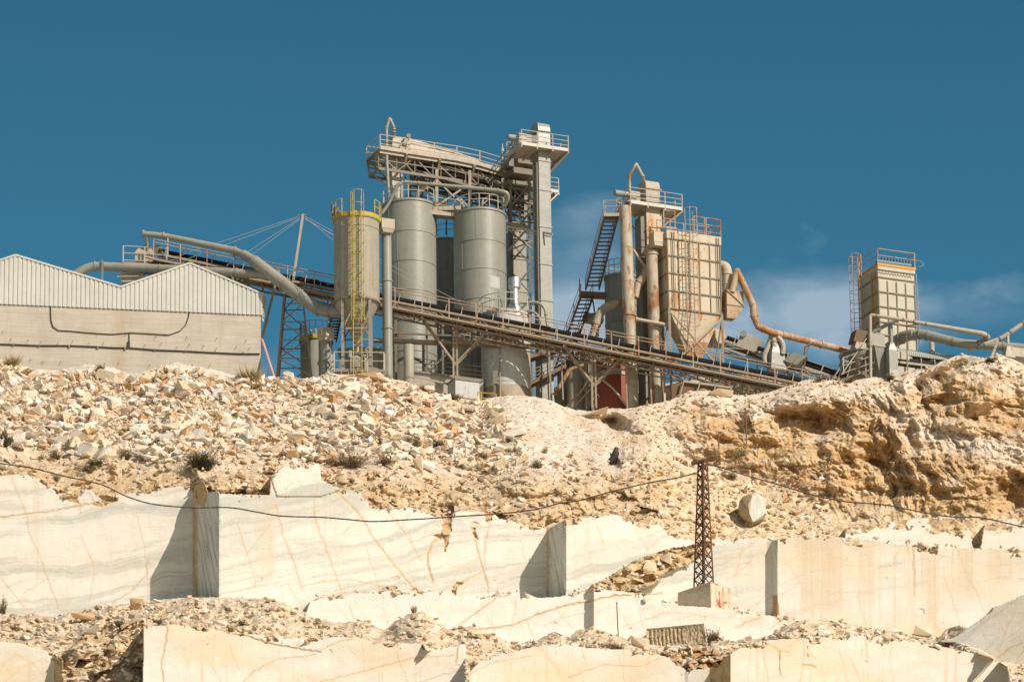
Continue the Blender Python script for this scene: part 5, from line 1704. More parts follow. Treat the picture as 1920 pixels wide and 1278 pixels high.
def platform(t, o, la, lb, h=1.1, mat='pale', toe=.25, rmat='rail', skip=()):
    """deck with corner o, lengths along the front and into the plant, railing round it and struts below"""
    mb = MB(); mb.box(o, AX_ * la, BX_ * lb, ZU * .09)
    for k in range(4): mb.beam(o + AX_ * la * k / 3 - ZU * .08, o + AX_ * la * k / 3 + BX_ * lb - ZU * .08, .09, .16)
    mb.build('deck', M[mat], t)
    mb = MB(); c = [o, o + AX_ * la, o + AX_ * la + BX_ * lb, o + BX_ * lb]
    for i in range(4):
        if i not in skip:
            a, b_ = c[i], c[(i + 1) % 4]
            mb.beam(a + ZU * .12, b_ + ZU * .12, .03, toe)
    mb.build('toe_board', M['clad'], t)
    mb = MB()
    railing(mb, [p + ZU * .08 for p in (c + [c[0]] if not skip else c)], h, (1, .67, .34), 1.2, .028)
    mb.build('railing', M[rmat], t)
fo = head + ZU * .42 - AX_ * 1.62 - BX_ * .62
platform(t, fo, 3.75, 2.7)
c1, c2 = fo + AX_ * 3.75, fo + AX_ * 3.75 + BX_ * 2.7
MB().beam(c1 - ZU * .1, head + AX_ * (w + .05) + BX_ * .1 - ZU * 1.15, .12).build('bracket', M['frame_d'], t)
MB().beam(c2 - ZU * .1, head + AX_ * (w + .05) + BX_ * 1.1 - ZU * 1.15, .12).build('bracket', M['frame_d'], t)
mp = fo + AX_ * .15 + BX_ * .7 + ZU * .75
mb = MB(); mb.tube(mp - AX_ * .85, mp - AX_ * .15, .21, 16); mb.tube(mp - AX_ * .95, mp - AX_ * .85, .17, 16); mb.build('motor', M['motor'], t)
mb = MB(); mb.frustum(mp + AX_ * .1 - ZU * .6, AX_ * .35, BX_ * .4, mp + AX_ * .1 + ZU * .3, AX_ * .3, BX_ * .35); mb.cbox(mp + AX_ * .6 + ZU * -.05, AX_ * .5, BX_ * .5, ZU * .7)
mb.build('gearbox', M['pale'], t)
mb = MB(); mb.cbox(head - AX_ * .35 + BX_ * .5 + ZU * 1.0, AX_ * .6, BX_ * .8, ZU * 1.1); mb.build('drive_guard', M['frame_d'], t)
# side landing to the right
so = Vector((W(1028, 357, Ye + .7).x, Ye + .9, W(1028, 357, Ye + .7).z))
platform(t, so, .85, 1.5, 1.05, skip=(3,))
MB().beam(so + AX_ * .85, so - ZU * .9, .1).build('bracket', M['rail'], t); MB().beam(so + AX_ * .85 + BX_ * 1.5, so + BX_ * 1.5 - ZU * .9, .1).build('bracket', M['rail'], t)
# conduit down the left side face
for k in (.3, .75): MB().beam(base - AX_ * .06 + BX_ * k + ZU * 2, head - AX_ * .06 + BX_ * k, .06).build('conduit', M['frame_d'], t)
MB().tube(base - AX_ * .12 + ZU * 1 + BX_ * .1, head - AX_ * .12 + BX_ * .1 - ZU * .5, .06, 8).build('conduit', M['frame_d'], t)
# caged stair rising from the gallery to the platform
stairs('access_stair', 'steep dark stair climbing from the gallery to the elevator head platform', fo + BX_ * 1.2 + AX_ * .1, W(938, 322, Ye + 4.2), .6, 11, 'frame_d', 'frame_d', wdir=BX_)
# dark underside structure between gallery and elevator
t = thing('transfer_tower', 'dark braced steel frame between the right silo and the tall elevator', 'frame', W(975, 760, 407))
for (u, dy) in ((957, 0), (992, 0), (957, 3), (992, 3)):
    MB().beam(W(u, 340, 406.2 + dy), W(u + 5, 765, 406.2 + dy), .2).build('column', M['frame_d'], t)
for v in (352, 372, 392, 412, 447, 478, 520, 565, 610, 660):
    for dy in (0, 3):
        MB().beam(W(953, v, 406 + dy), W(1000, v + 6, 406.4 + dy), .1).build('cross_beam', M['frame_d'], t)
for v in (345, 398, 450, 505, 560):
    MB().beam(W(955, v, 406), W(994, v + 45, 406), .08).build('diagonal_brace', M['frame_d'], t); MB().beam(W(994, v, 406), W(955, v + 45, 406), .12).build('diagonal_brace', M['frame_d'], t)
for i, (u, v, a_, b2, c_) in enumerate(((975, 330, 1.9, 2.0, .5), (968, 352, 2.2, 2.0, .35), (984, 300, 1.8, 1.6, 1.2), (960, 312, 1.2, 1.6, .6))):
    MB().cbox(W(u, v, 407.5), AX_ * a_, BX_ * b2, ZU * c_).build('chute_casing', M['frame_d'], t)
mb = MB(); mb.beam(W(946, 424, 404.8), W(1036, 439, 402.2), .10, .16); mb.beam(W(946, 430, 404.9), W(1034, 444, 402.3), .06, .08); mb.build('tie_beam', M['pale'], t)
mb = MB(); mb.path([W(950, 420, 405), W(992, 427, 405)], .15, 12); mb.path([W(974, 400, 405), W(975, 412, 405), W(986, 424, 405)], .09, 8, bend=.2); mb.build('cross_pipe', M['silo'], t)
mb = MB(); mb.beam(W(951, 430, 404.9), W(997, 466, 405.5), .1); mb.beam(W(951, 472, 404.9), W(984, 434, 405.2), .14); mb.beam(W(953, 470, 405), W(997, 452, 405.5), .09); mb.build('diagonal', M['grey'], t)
elevator('rear_elevator', 'second beige elevator shaft standing behind the tall one', 962, 760, 428, 25, 1.3, 411, 'silo_b', (484, 545, 600), uB=966)

# ================================================================== WHITE TANK
Yt = 400.2
t, base, H_, r = silo('white_tank', 'stained white tank with conical roof and ring railing behind the conveyor', 947, 580, 748, 46, Yt, 'white', (668, 712), roof=.75, rail=None, seam=True)
t['category'] = 'tank'
mb = MB(); rim_railing(mb, base + ZU * (H_ + .15), r + .08, 1.15, 0, 360, (1.0, .55), 12, .035)
mb.build('railing', M['rail'], t)
mb = MB()
px_ = W(936, 600, Yt - r).x
mb.tube((px_, Yt - r - .1, base.z + .1), (px_, Yt - r - .1, base.z + H_ + .6), .05, 8)
mb.path([(px_, Yt - r - .1, base.z + H_ + .6), (px_ - .02, Yt - r + .3, base.z + H_ + 1.3), (px_ + .25, Yt - r + .9, base.z + H_ + .5)], .05, 8, bend=.3)
mb.build('fill_pipe', M['grey'], t)
mb = MB()
rr = random.Random(4)
for k in range(9):
    a = R(-150 + k * 16); p = base + Vector((math.cos(a) * (r + .02), math.sin(a) * (r + .02), H_ - .02)); mb.tube(p, p + ZU * .14, .07, 8)
mb.build('lug', M['frame_d'], t)
mb = MB(); mb.cbox(W(929, 708, Yt - r - .25), a0 * .35, b0 * .3, ZU * 1.0); mb.build('control_box', M['frame_d'], t)
MB().cbox(Vector((W(976, 680, Yt).x, Yt - math.sqrt(max(.01, r * r - 1.25 ** 2)) - .01, W(976, 676, Yt - r).z)), a0 * .09, b0 * .05, ZU * 1.5).build('level_gauge', M['clad'], t)
MB().lathe(base, [(r + .02, 0), (r + .05, 0), (r + .05, 1.1), (r + .02, 1.15)], 64).build('stained_skirt', M['frame'], t)
t = thing('bright_chimney', 'shiny metal vent chimney on the white tank roof', 'chimney', base + Vector((.6, -.6, H_ + .4)))
c = W(965, 566, Yt - .9)
MB().lathe(Vector((c.x, c.y, c.z)), [(.68, -1.15), (.60, -.75), (.34, -.1), (.30, .0), (.30, .95), (.34, 1.0), (.43, 1.05), (.44, 1.7), (.40, 1.8), (.15, 1.86), (0, 1.87)], 32).build('stack', M['chrome'], t)
MB().lathe(Vector((c.x, c.y, c.z)), [(.43, 1.36), (.46, 1.36), (.46, 1.42), (.43, 1.42)], 32).build('clamp_band', M['wire'], t)
pipe_thing('hooped_pipe', 'pair of grey pipes arching over the right shoulder of the white tank', 'pipe', [W(985, 567, Yt - .6), W(1008, 566, Yt - .6), W(1022, 577, Yt - .6), W(1026, 610, Yt - .6)], .10, 'silo', ((0, .3), (2, .4)), 1.3, .5)
pipe_thing('hooped_pipe', 'smaller grey pipe bent beneath the arching one beside the white tank', 'pipe', [W(988, 582, Yt - .9), W(1003, 585, Yt - .9), W(1013, 597, Yt - .9), W(1015, 612, Yt - .9)], .09, 'silo', ((0, .5),), 1.3, .4)

# pipe bridge behind the conveyor, low walls and small things on the yard
t = thing('pipe_bridge', 'long level double beam crossing behind the conveyor trestle', 'beam', W(735, 641, 398.6))
MB().beam(W(700, 636, 398.3), W(1100, 652, 398.3), .16, .2).build('beam', M['frame'], t)
MB().beam(W(700, 641, 398.5), W(1100, 657, 398.5), .10, .1).build('beam', M['frame_d'], t)
t = thing('retaining_wall', 'low grey concrete wall with railing below the tall silos', 'wall', W(840, 735, 399))
mb = MB(); a = W(770, 697, 398.9); b_ = W(906, 715, 398.9); mb.box(a - ZU * 2.3, b_ - a, Vector((0, .5, 0)), ZU * 2.3); mb.build('wall', M['concrete'], t)
mb = MB(); mb.beam(a + Vector((0, -.05, .06)), b_ + Vector((0, -.05, .06)), .2, .14); mb.build('coping', M['grey'], t)
mb = MB(); railing(mb, [a + ZU * .1, b_ + ZU * .1], 1.0, (1, .66, .33), 1.6, .03); mb.build('railing', M['grey'], t)
mb = MB(); mb.beam(W(770, 703, 398.4), W(850, 722, 398.4), .09, .12); mb.build('kerb_rail', M['pale'], t)
t = thing('white_cabin', 'small whitewashed concrete box at the left foot of the white tank', 'cabin', W(868, 748, 396.6))
c = W(869, 735, 396.4)
mb = MB(); mb.cbox(c, AX_ * 1.85, BX_ * 1.4, ZU * 1.3); mb.build('body', M['white'], t)
mb = MB(); mb.cbox(c + ZU * .7, AX_ * 2.0, BX_ * 1.55, ZU * .12); mb.build('roof', M['frame_d'], t)
t = thing('yellow_railing', 'low yellow safety rail in front of the white tank base', 'railing', W(900, 755, 395))
mb = MB()
a, b_ = W(896, 754, 395.4), W(930, 757, 395.4)
for p in (a, a + Vector((.22, 0, 0)), b_): MB().tube(p - ZU * .3, p + ZU * .75, .045, 8).build('post', M['yellow'], t)
for k in (.75, .35): MB().tube(a + ZU * k, b_ + ZU * k, .04, 8).build('rail', M['yellow'], t)

# ================================================================== STAIR TOWER AND RUST TOWER
Yr = 400.6
sT = W(1135, 402, Yr + .5)
stairs('switch_stair', 'long brown open stair climbing to the rusty tower platform, upper flight', sT, W(1098, 543, Yr + 5.2), .98, 19, 'brown', 'rail_r')
stairs('switch_stair', 'brown open stair passing behind the conveyor, lower flight', W(1089, 556, Yr + 5.2), W(1037, 700, Yr + 10), .9, 19, 'brown', 'rail_r')
t = thing('stair_landing', 'brown steel landing between the two stair flights', 'landing', W(1118, 552, Yr + 4.8))
a, b_ = W(1087, 549, Yr + 4.9), W(1142, 552, Yr + 4.9)
mb = MB(); mb.box(a, b_ - a, Vector((0, 1.2, 0)), ZU * .14); mb.beam(a, b_, .1, .3); mb.build('deck', M['brown'], t)
mb = MB(); mb.beam(a + Vector((.9, .5, 0)), W(1122, 630, Yr + 5.4), .1); railing(mb, [a, a + Vector((0, 1.2, 0))], 1.1, (1, .5), 1.2, .03); mb.build('support', M['brown'], t)
t = thing('catwalk', 'shaded brown catwalk with railings between white tank and stair foot', 'walkway', W(1000, 715, 401))
for v0, v1 in ((672, 650), (722, 688)):
    a, b_ = W(993, v0, 401.2), W(1062, v1, 402.4)
    MB().box(a, b_ - a, Vector((0, .9, 0)), ZU * .28).build('deck', M['brown'], t)
mb = MB(); railing(mb, [W(995, 722, 401.2), W(1060, 690, 402.4)], 1.1, (1, .75, .5, .25), 1.0, .03); mb.build('railing', M['frame_d'], t)
mb = MB(); mb.beam(W(1029, 648, 401), W(1034, 752, 401), .14); mb.beam(W(1025, 648, 401.2), W(1029, 752, 401.2), .1); mb.build('post', M['grey'], t)
t = thing('rust_prop', 'slanting rust brown tube prop under the catwalk', 'pipe', W(1042, 740, 400.5))
MB().path([W(1041, 738, 400.5), W(1068, 693, 400.5), W(1095, 684, 400.5)], .14, 10).build('pipe', M['rust_h'], t)
MB().flange(W(1041, 738, 400.5), ZU, .2, .08).build('foot', M['rust_h'], t)

# tall rusty pipe and box headed pipe
t = thing('rusty_stack', 'tall open pipe streaked with rust in front of the rusty tower', 'pipe', W(1187, 765, 399))
a, b_ = W(1186, 765, 399), W(1172, 388, 399)
MB().tube(a, b_, .44, 28).build('pipe', M['rusty'], t)
for v in (593, 466, 530):
    f = (765 - v) / (765 - 388.)
    MB().flange(a.lerp(b_, f), ZU, .52 if v == 593 else .455, .09).build('flange', M['rust_h'], t)
t = capped_pipe('box_headed_duct', 'rust streaked upright duct with a rusty box on top left of the filter', 1222, 472, 765, 11.5, 399.6, (1220, 1246), (438, 457), mat='rusty', bmat='filter', flv=(478, 615), u1=1234, bd=.9)
mb = MB(); mb.frustum(W(1213, 478, 400), AX_ * .35, BX_ * .4, W(1222, 462, 399.9), AX_ * .35, BX_ * .4); mb.build('elbow_chute', M['rust_h'], t)

# rusty bucket elevator
t, base, H_, w = elevator('rusty_elevator', 'cream and rust bucket elevator with hooded head and railed platform', 1212, 765, 397, 29, 1.5, 401.4, 'filter', (430, 480, 540), uB=1222)
head = base + ZU * H_
mb = MB(); hood(mb, head + ZU * -.05, w - .1, 1.5, 2.65, .5); mb.build('head_casing', M['pale'], t)
mb = MB(); mb.cbox(head + AX_ * w / 2 + BX_ * .7 + ZU * 1.85, AX_ * (w + .05), BX_ * 1.6, ZU * .08); mb.build('head_flange', M['rust_h'], t)
mb = MB(); mb.frustum(head + AX_ * (w + .0) + BX_ * .6 + ZU * .55, AX_ * .1, BX_ * .35, head + AX_ * (w - .02) + BX_ * .6 + ZU * 1.4, AX_ * .05, BX_ * .3); mb.build('belly_casing', M['pale'], t)
fo = head + ZU * .32 - AX_ * 1.45 - BX_ * .45
platform(t, fo, 4.15, 2.4, 1.15, 'pale')
c1, c2 = fo + AX_ * 4.15, fo + AX_ * 4.15 + BX_ * 2.4
MB().beam(c1 - ZU * .1, head + AX_ * (w + .05) - ZU * 1.0, .12).build('bracket', M['frame'], t); MB().beam(c2 - ZU * .1, head + AX_ * (w + .05) + BX_ * 1.1 - ZU * 1.0, .12).build('bracket', M['frame'], t)
mb = MB()
mb.beam(fo + BX_ * 2.4 + AX_ * .3 - ZU * .1, head + BX_ * 1.3 - ZU * 1.2, .12)
mb.build('bracket', M['frame'], t)
mp = fo + AX_ * .1 + BX_ * .8 + ZU * .95
mb = MB(); mb.tube(mp - AX_ * 1.0, mp - AX_ * .3, .22, 16); mb.build('motor', M['motor'], t)
mb = MB(); mb.tube(mp - AX_ * .35, mp + AX_ * .2, .2, 14); mb.cbox(mp + AX_ * .55 - ZU * .2, AX_ * .75, BX_ * .5, ZU * .9); mb.build('gearbox', M['pale'], t)
mb = MB(); mb.frustum(fo + AX_ * .1 + BX_ * .3 + ZU * .1, AX_ * .4, BX_ * .3, fo + AX_ * .4 + BX_ * .3 + ZU * .7, AX_ * .1, BX_ * .2); mb.build('guard', M['frame_d'], t)
lo_ = sT + Vector((-.1, -.2, -.1))
mb = MB(); mb.box(lo_, Vector((1.35, 0, 0)), Vector((0, 1.3, 0)), ZU * .12); mb.beam(lo_, lo_ + Vector((1.35, 0, 0)), .08, .25); mb.build('stair_landing', M['pale'], t)
mb = MB(); railing(mb, [lo_ + Vector((0, 1.3, 0)), lo_, lo_ + Vector((1.3, 0, 0))], 1.1, (1, .6), .9, .028); mb.build('railing', M['rail_r'], t)
mb = MB(); mb.box(base - AX_ * .38 + BX_ * .2, AX_ * .34, BX_ * 1.0, ZU * (H_ - .3)); mb.build('side_shaft', M['frame_d'], t)
mb = MB(); p = W(1245, 425, 400.6); railing(mb, [p, p + AX_ * .9], 1.3, (1, .5), .6, .035); mb.beam(p, p + AX_ * 1.0, .06, .1); mb.build('service_step', M['rail_r'], t)
t = thing('peaked_vent_pipe', 'rusty vent pipe bent to a sharp peak on the rusty elevator', 'pipe', W(1180, 360, 401.5))
MB().path([W(1180.5, 362, 401.5), W(1180, 329, 401.5), W(1193, 307, 401.5), W(1205.5, 331, 401.7), W(1207, 338, 401.9)], .105, 10, bend=.06).build('pipe', M['rusty'], t)
for u, v in ((1180, 329), (1205, 330)): MB().flange(W(u, v, 401.6), ZU, .15, .08).build('flange', M['rusty'], t)

silo('shaded_silo', 'grey-green silo with curved railing behind the tall rusty pipe', 1164, 512, 700, 31, 406, 'silo', (600,), roof=.4, rail='rail', rail_h=1.1)
t, base, H_, r = silo('red_tank', 'rust red cylindrical tank beneath the conveyor beside the rusty pipe', 1151, 672, 775, 38, 401.6, 'red', (), roof=.5, rail=None, seam=False)
t['category'] = 'tank'
MB().lathe(base + ZU * (H_ - 1.0), [(r + .01, -.18), (r + .06, -.18), (r + .06, .18), (r + .01, .18)], 64).build('pale_band', M['pale'], t)
pipe_thing('elbow_pipe', 'rusty elbow pipe in front of the shaded silo', 'pipe', [W(1112, 632, 402.6), W(1122, 592, 402.6), W(1134, 576, 402.6), W(1168, 565, 402.6)], .32, 'rusty', ((0, .6), (1, .6)), 1.15, .45, fmat='rust_h')
pipe_thing('elbow_pipe', 'rusty elbow pipe between the tall rusty pipe and box headed duct', 'pipe', [W(1190, 558, 400), W(1194, 536, 400), W(1211, 514, 400), W(1212, 498, 400)], .30, 'rusty', ((1, .3), (1, .8)), 1.15, .4, fmat='rust_h')
pipe_thing('thin_branch_pipe', 'thin rusty pipe slanting down to the upper elbow', 'pipe', [W(1187, 468, 399.8), W(1212, 503, 399.8)], .10, 'rusty', ((0, .9),), 1.3)
pipe_thing('tie_pipe', 'cream horizontal pipe tying the tall rusty pipe to the filter frame', 'pipe', [W(1192, 598, 398.9), W(1256, 610, 399)], .13, 'filter', ((0, .02), (0, .98)), 1.3)
pipe_thing('horizontal_drum', 'pale horizontal drum behind the stair beside the shaded silo', 'drum', [W(1100, 596, 408), W(1124, 600, 407)], .42, 'pale', ((0, .5),), 1.08, n=24)

# ================================================================== RUSTY FILTER
Yf_ = 398.8
t = thing('filter_house', 'large cream filter box streaked with rust, with hopper and caged ladder', 'filter', W(1305, 765, Yf_ + 2))
o = W(1254, 577, Yf_)
fw, fdp, fh = 100 * PX / math.cos(PSI), 1.7, 5.35
MB().box(o, AX_ * fw, BX_ * fdp, ZU * fh).build('body', M['filter'], t)
MB().box(o - AX_ * .06 - BX_ * .06 + ZU * (fh + .003), AX_ * (fw + .16), BX_ * (fdp + .12), ZU * .62).build('top_casing', M['filter'], t)
k = 0
for f in (0.0, .2, .4, .6, .8, 1.0):
    mb = MB(); mb.box(o + AX_ * (fw * f - .035) - BX_ * .07, AX_ * .07, BX_ * .068, ZU * fh); mb.build('vertical_rib', M['rib'], t)
for f in (0.0, .25, .5, .75, .995):
    mb = MB(); mb.box(o - AX_ * .05 - BX_ * .085 + ZU * (fh * f - .04), AX_ * (fw + .1), BX_ * .083, ZU * .09)
    mb.box(o - AX_ * .085 - BX_ * .02 + ZU * (fh * f - .04), AX_ * .083, BX_ * (fdp + .02), ZU * .09); mb.build('horizontal_rib', M['rib'], t)
cc = o + AX_ * fw / 2 + BX_ * fdp / 2
mb = MB(); mb.frustum(cc - ZU * 2.15 + AX_ * .1, AX_ * fw * .26, BX_ * fdp * .3, cc - ZU * .003, AX_ * (fw / 2 - .02), BX_ * (fdp / 2 - .02)); mb.build('hopper', M['filter'], t)
mb = MB(); mb.frustum(cc - ZU * 3.5 + AX_ * .1, AX_ * fw * .13, BX_ * fdp * .2, cc - ZU * 2.153 + AX_ * .1, AX_ * fw * .26, BX_ * fdp * .3); mb.build('hopper_outlet', M['rust_h'], t)
for a, b_ in ((0, 0), (1, 0), (1, 1), (0, 1)):
    p = o + AX_ * fw * a + BX_ * fdp * b_ + (BX_ * (-.09 if b_ == 0 else .09))
    mb = MB(); mb.beam(p - ZU * .02, p - ZU * 7.6, .17); mb.build('leg', M['frame'], t)
p0, p1 = o - BX_ * .1 - ZU * .25, o + AX_ * fw - BX_ * .1 - ZU * .25
mb = MB(); mb.beam(p0, p1 - ZU * 4.2, .09); mb.beam(p1, p0 - ZU * 4.2, .12); mb.beam(p0 + BX_ * fdp, p1 + BX_ * fdp - ZU * 4.2, .09)
mb.beam(p0, p0 + BX_ * fdp - ZU * 4, .09); mb.beam(p1, p1 + BX_ * fdp - ZU * 4, .09); mb.beam(p0 - ZU * 4.2, p1 - ZU * 4.2, .12); mb.build('brace', M['frame'], t)
tz = ZU * (fh + .63)
platform_o = o + AX_ * fw * .02 + tz
mb = MB(); railing(mb, [o + AX_ * (fw * .52) + tz, o + AX_ * (fw * .72) + tz], 1.35, (1, .6, .2), 1, .03); railing(mb, [o + AX_ * (fw * .75) + tz, o + AX_ * (fw * 1.03) + tz, o + AX_ * (fw * 1.03) + BX_ * fdp + tz, o + BX_ * fdp + tz], 1.35, (1, .6, .2), 1.2, .03)
mb.build('railing', M['rail_r'], t)
lf = o + AX_ * (fw * .38) - BX_ * .35 - ZU * 3.3
ladder(t, lf, fh + 3.9, -BX_, .60, 'frame', 2.0, .48, .3, 1.6, .032, 1.0, cmat='rail')
for f, w_ in ((.08, .03), (.12, .02), (.93, .025), (.97, .02)): MB().beam(o + AX_ * fw * f - BX_ * .13 + ZU * .1, o + AX_ * fw * f - BX_ * .13 + ZU * (fh + .5), w_ + .02).build('conduit', M['frame_d'], t)
# outlet duct of the filter
q0 = W(1345, 500, Yf_ + 2.2)
pipe_thing('outlet_elbow', 'cream elbow duct leaving the right side of the rusty filter', 'duct', [W(1340, 498, Yf_ + 2.5), W(1361, 498, Yf_ + 2.3), W(1364, 515, Yf_ + 2.2), W(1364, 552, Yf_ + 2.2)], .37, 'filter', ((2, .0), (2, .5)), 1.1, .5)
t = thing('cyclone_box', 'rust orange box hopper hanging below the filter elbow', 'hopper', W(1372, 600, Yf_ + 2.2))
c = W(1373.5, 562, Yf_ + 2.0)
mb = MB(); mb.cbox(c, AX_ * 1.35, BX_ * .9, ZU * 1.15); mb.frustum(c - ZU * 1.55 - AX_ * .3, AX_ * .33, BX_ * .3, c - ZU * .578, AX_ * .675, BX_ * .45); mb.build('body', M['rust_h'], t)
mb = MB(); mb.beam(c - AX_ * .65 - BX_ * .48 + ZU * .5, c + AX_ * .67 - BX_ * .48 - ZU * .55, .08); mb.cbox(c - ZU * .58, AX_ * 1.42, BX_ * .97, ZU * .07); mb.build('rib', M['rib'], t)
pipe_thing('zigzag_duct', 'rust orange duct rising to a sharp peak then running down right to the crusher', 'duct',
           [W(1372, 548, Yf_ + 1.6), W(1382, 508, Yf_ + 1.6), W(1412, 572, Yf_ + 1.8), W(1414, 594, Yf_ + 1.9), W(1422, 612, Yf_ + 2), W(1444, 622, Yf_ + 2.2), W(1598, 660, Yf_ + 6)],
           [.24, .25, .25, .26, .26, .25, .25], 'rust_h', ((1, .98), (2, .95), (4, .4), (5, .15), (5, .62)), 1.2, .03)
t = thing('duct_support', 'small dark crank shaped bracket under the long orange duct', 'bracket', W(1508, 700, 402))
MB().path([W(1526, 642, 402), W(1509, 651, 402), W(1508, 700, 402)], .07, 6, bend=.05).build('bracket', M['brown'], t)
MB().beam(W(1520, 645, 402), W(1509, 664, 402), .06).build('brace', M['brown'], t)

# ================================================================== SECOND CONVEYOR AND CHUTES
fA, fB = W(1362, 640, 403.5), W(1590, 716, 402.5)
t, a_, n_, u_, L_2 = conveyor('feed_conveyor', 'shorter pale conveyor with black belt right of the rusty filter', fA, fB, width=1.0, truss=.7, walk=.0, mat='pale', idler_sp=1.3)
mb = MB(); c = fA + a_ * .9 + u_ * .2
mb.box(c + n_ * .62 - u_ * .3, a_ * 1.5, -n_ * 1.25, u_ * .95); mb.build('head_hood', M['pale'], t)
mb = MB(); c = fA - a_ * .9; mb.frustum(c - ZU * .6, AX_ * .7, BX_ * .6, c + ZU * .5, AX_ * .5, BX_ * .55); mb.build('head_chute', M['pale'], t)
MB().tube(fA + n_ * .75 + u_ * .75 + a_ * 1.1, fA + n_ * .2 + u_ * .75 + a_ * 1.1, .25, 18).build('drive_pulley', M['motor'], t)
mb = MB(); railing(mb, [fA + n_ * .1 + u_ * .1 - a_ * .5, fA.lerp(fB, .35) - n_ * .7], 1.2, (1,), 2.5, .028); mb.build('railing', M['rail'], t)
mb = MB(); mb.box(fA.lerp(fB, .42) + n_ * .55 + u_ * .42, (fB - fA) * .58, -n_ * 1.1, u_ * .04); mb.build('belt_cover', M['roofg'], t)
for f in (.25, .5): 
    p = fA.lerp(fB, f); MB().beam(p, p - ZU * 3.5, .12).build('prop', M['pale'], t)
t = thing('dust_chute', 'pale grey chute fed by two bent pipes on the feed conveyor', 'chute', W(1456, 700, 401.6))
c = W(1456, 690, 401.6)
mb = MB(); mb.frustum(c - ZU * .2, AX_ * .62, BX_ * .4, c + ZU * 1.1, AX_ * .5, BX_ * .35); mb.frustum(c + ZU * 1.103, AX_ * .5, BX_ * .35, c + ZU * 2.2, AX_ * .15, BX_ * .15); mb.build('hood', M['silo'], t)
mb = MB(); d_ = W(1476, 678, 401.3); mb.box(d_ - a_ * .3, a_ * 1.0, -n_ * .8, (u_ + a_ * .6).normalized() * 1.0); mb.build('side_box', M['silo'], t)
for pts in (([W(1448, 622, 401.5), W(1444, 640, 401.5), W(1432, 668, 401.5), W(1435, 682, 401.5)]), ([W(1452, 626, 401.4), W(1463, 636, 401.4), W(1469, 648, 401.4), W(1467, 664, 401.4)]), ([W(1438, 618, 401.4), W(1450, 628, 401.4), W(1452, 650, 401.4)])):
    MB().path(pts, .19, 14, .3).build('pipe', M['pale'], t)
MB().flange(W(1451, 640, 401.4), ZU, .25, .08).build('flange', M['pale'], t)

# screening deck and clutter beneath the conveyor by the rusty tower
t = thing('screen_deck', 'brown dusty sloping steel deck half buried under the conveyor', 'deck', W(1310, 760, 395.5))
a, b_ = W(1283, 716, 395.2), W(1372, 728, 395.2)
mb = MB(); mb.box(a, b_ - a, Vector((0, 2.5, .1)), ZU * .14); mb.build('plate', M['pale'], t)
mb = MB(); mb.box(a - ZU * 1.9 + Vector((-.9, .2, 0)), Vector((3.6, 0, 0)), Vector((0, 2.0, 0)), ZU * 1.9); mb.build('side_sheet', M['brown'], t)
for k in range(4): MB().beam(a.lerp(b_, k / 3) + Vector((0, -.1, .1)), a.lerp(b_, k / 3) + Vector((-.6, -.15, -2)), .09).build('strut', M['frame'], t)
t = thing('pipe_rack', 'tangle of pale pipes and posts behind the rusty ducts', 'rack', W(1290, 760, 399))
rr = random.Random(12)
for i in range(26):
    u = rr.uniform(1236, 1500); v = rr.uniform(690, 725)
    p = W(u, v, 399.3 + rr.uniform(-1, 1.5))
    q = p + Vector((rr.uniform(-1.3, 1.3), rr.uniform(-.5, .5), rr.uniform(-1.2, 1.2)))
    MB().beam(p, q, rr.uniform(.05, .1)).build('strut', M['pale'] if i % 2 else M['frame'], t)
for i in range(14):
    u = 1240 + i * 18; MB().beam(W(u, 672 + i * 2.2, 399.5), W(u + 1, 765, 399.5), .09).build('post', M['frame'], t)
t = thing('brace_frame', 'grey tubular bracing in front of the red tank', 'frame', W(1105, 765, 400))
for (u0, v0, u1, v1, w_) in ((1100, 672, 1135, 710, .14), (1135, 700, 1150, 672, .12), (1060, 765, 1120, 700, .12), (1070, 770, 1128, 706, .1), (1100, 705, 1172, 655, .1), (1098, 660, 1100, 765, .09), (1112, 660, 1113, 765, .09), (1090, 700, 1125, 745, .07)):
    MB().beam(W(u0, v0, 398.9), W(u1, v1, 398.9), w_).build('strut', M['frame'], t)
MB().path([W(1095, 725, 398.7), W(1105, 708, 398.7), W(1122, 706, 398.7), W(1150, 728, 398.7), W(1175, 760, 398.7)], .075, 10, .5).build('hose', M['pale'], t)
MB().cbox(W(1104, 742, 399.6), a0 * .5, b0 * .6, ZU * 1.2).build('pump', M['frame_d'], t)
t, base, H_, r = silo('short_silo', 'shaded grey cylinder standing behind the stair foot', 1076, 690, 765, 13, 402.6, 'silo_b', (), roof=.1, rail=None, seam=False)
t, base, H_, r = silo('lying_drum', 'low dark drum between the posts left of the shaded cylinder', 1052, 738, 765, 12, 403.5, 'frame_d', (), roof=.2, rail='frame_d', rail_h=.5, seam=False)
t['category'] = 'drum'
# dark machinery and props below the tall silos
t = thing('under_silo_frame', 'shaded steel frame and stacked machinery under the tall silos', 'frame', W(840, 745, 402))
for u in (742, 800, 830, 884, 896): MB().beam(W(u, 600, 401.6), W(u + 1, 745, 401.6), .16).build('column', M['frame_d'], t)
MB().beam(W(737, 624, 401.4), W(905, 632, 401.4), .12).build('cross_beam', M['frame_d'], t)
MB().beam(W(800, 700, 401.5), W(884, 620, 401.5), .1).build('brace', M['frame_d'], t)

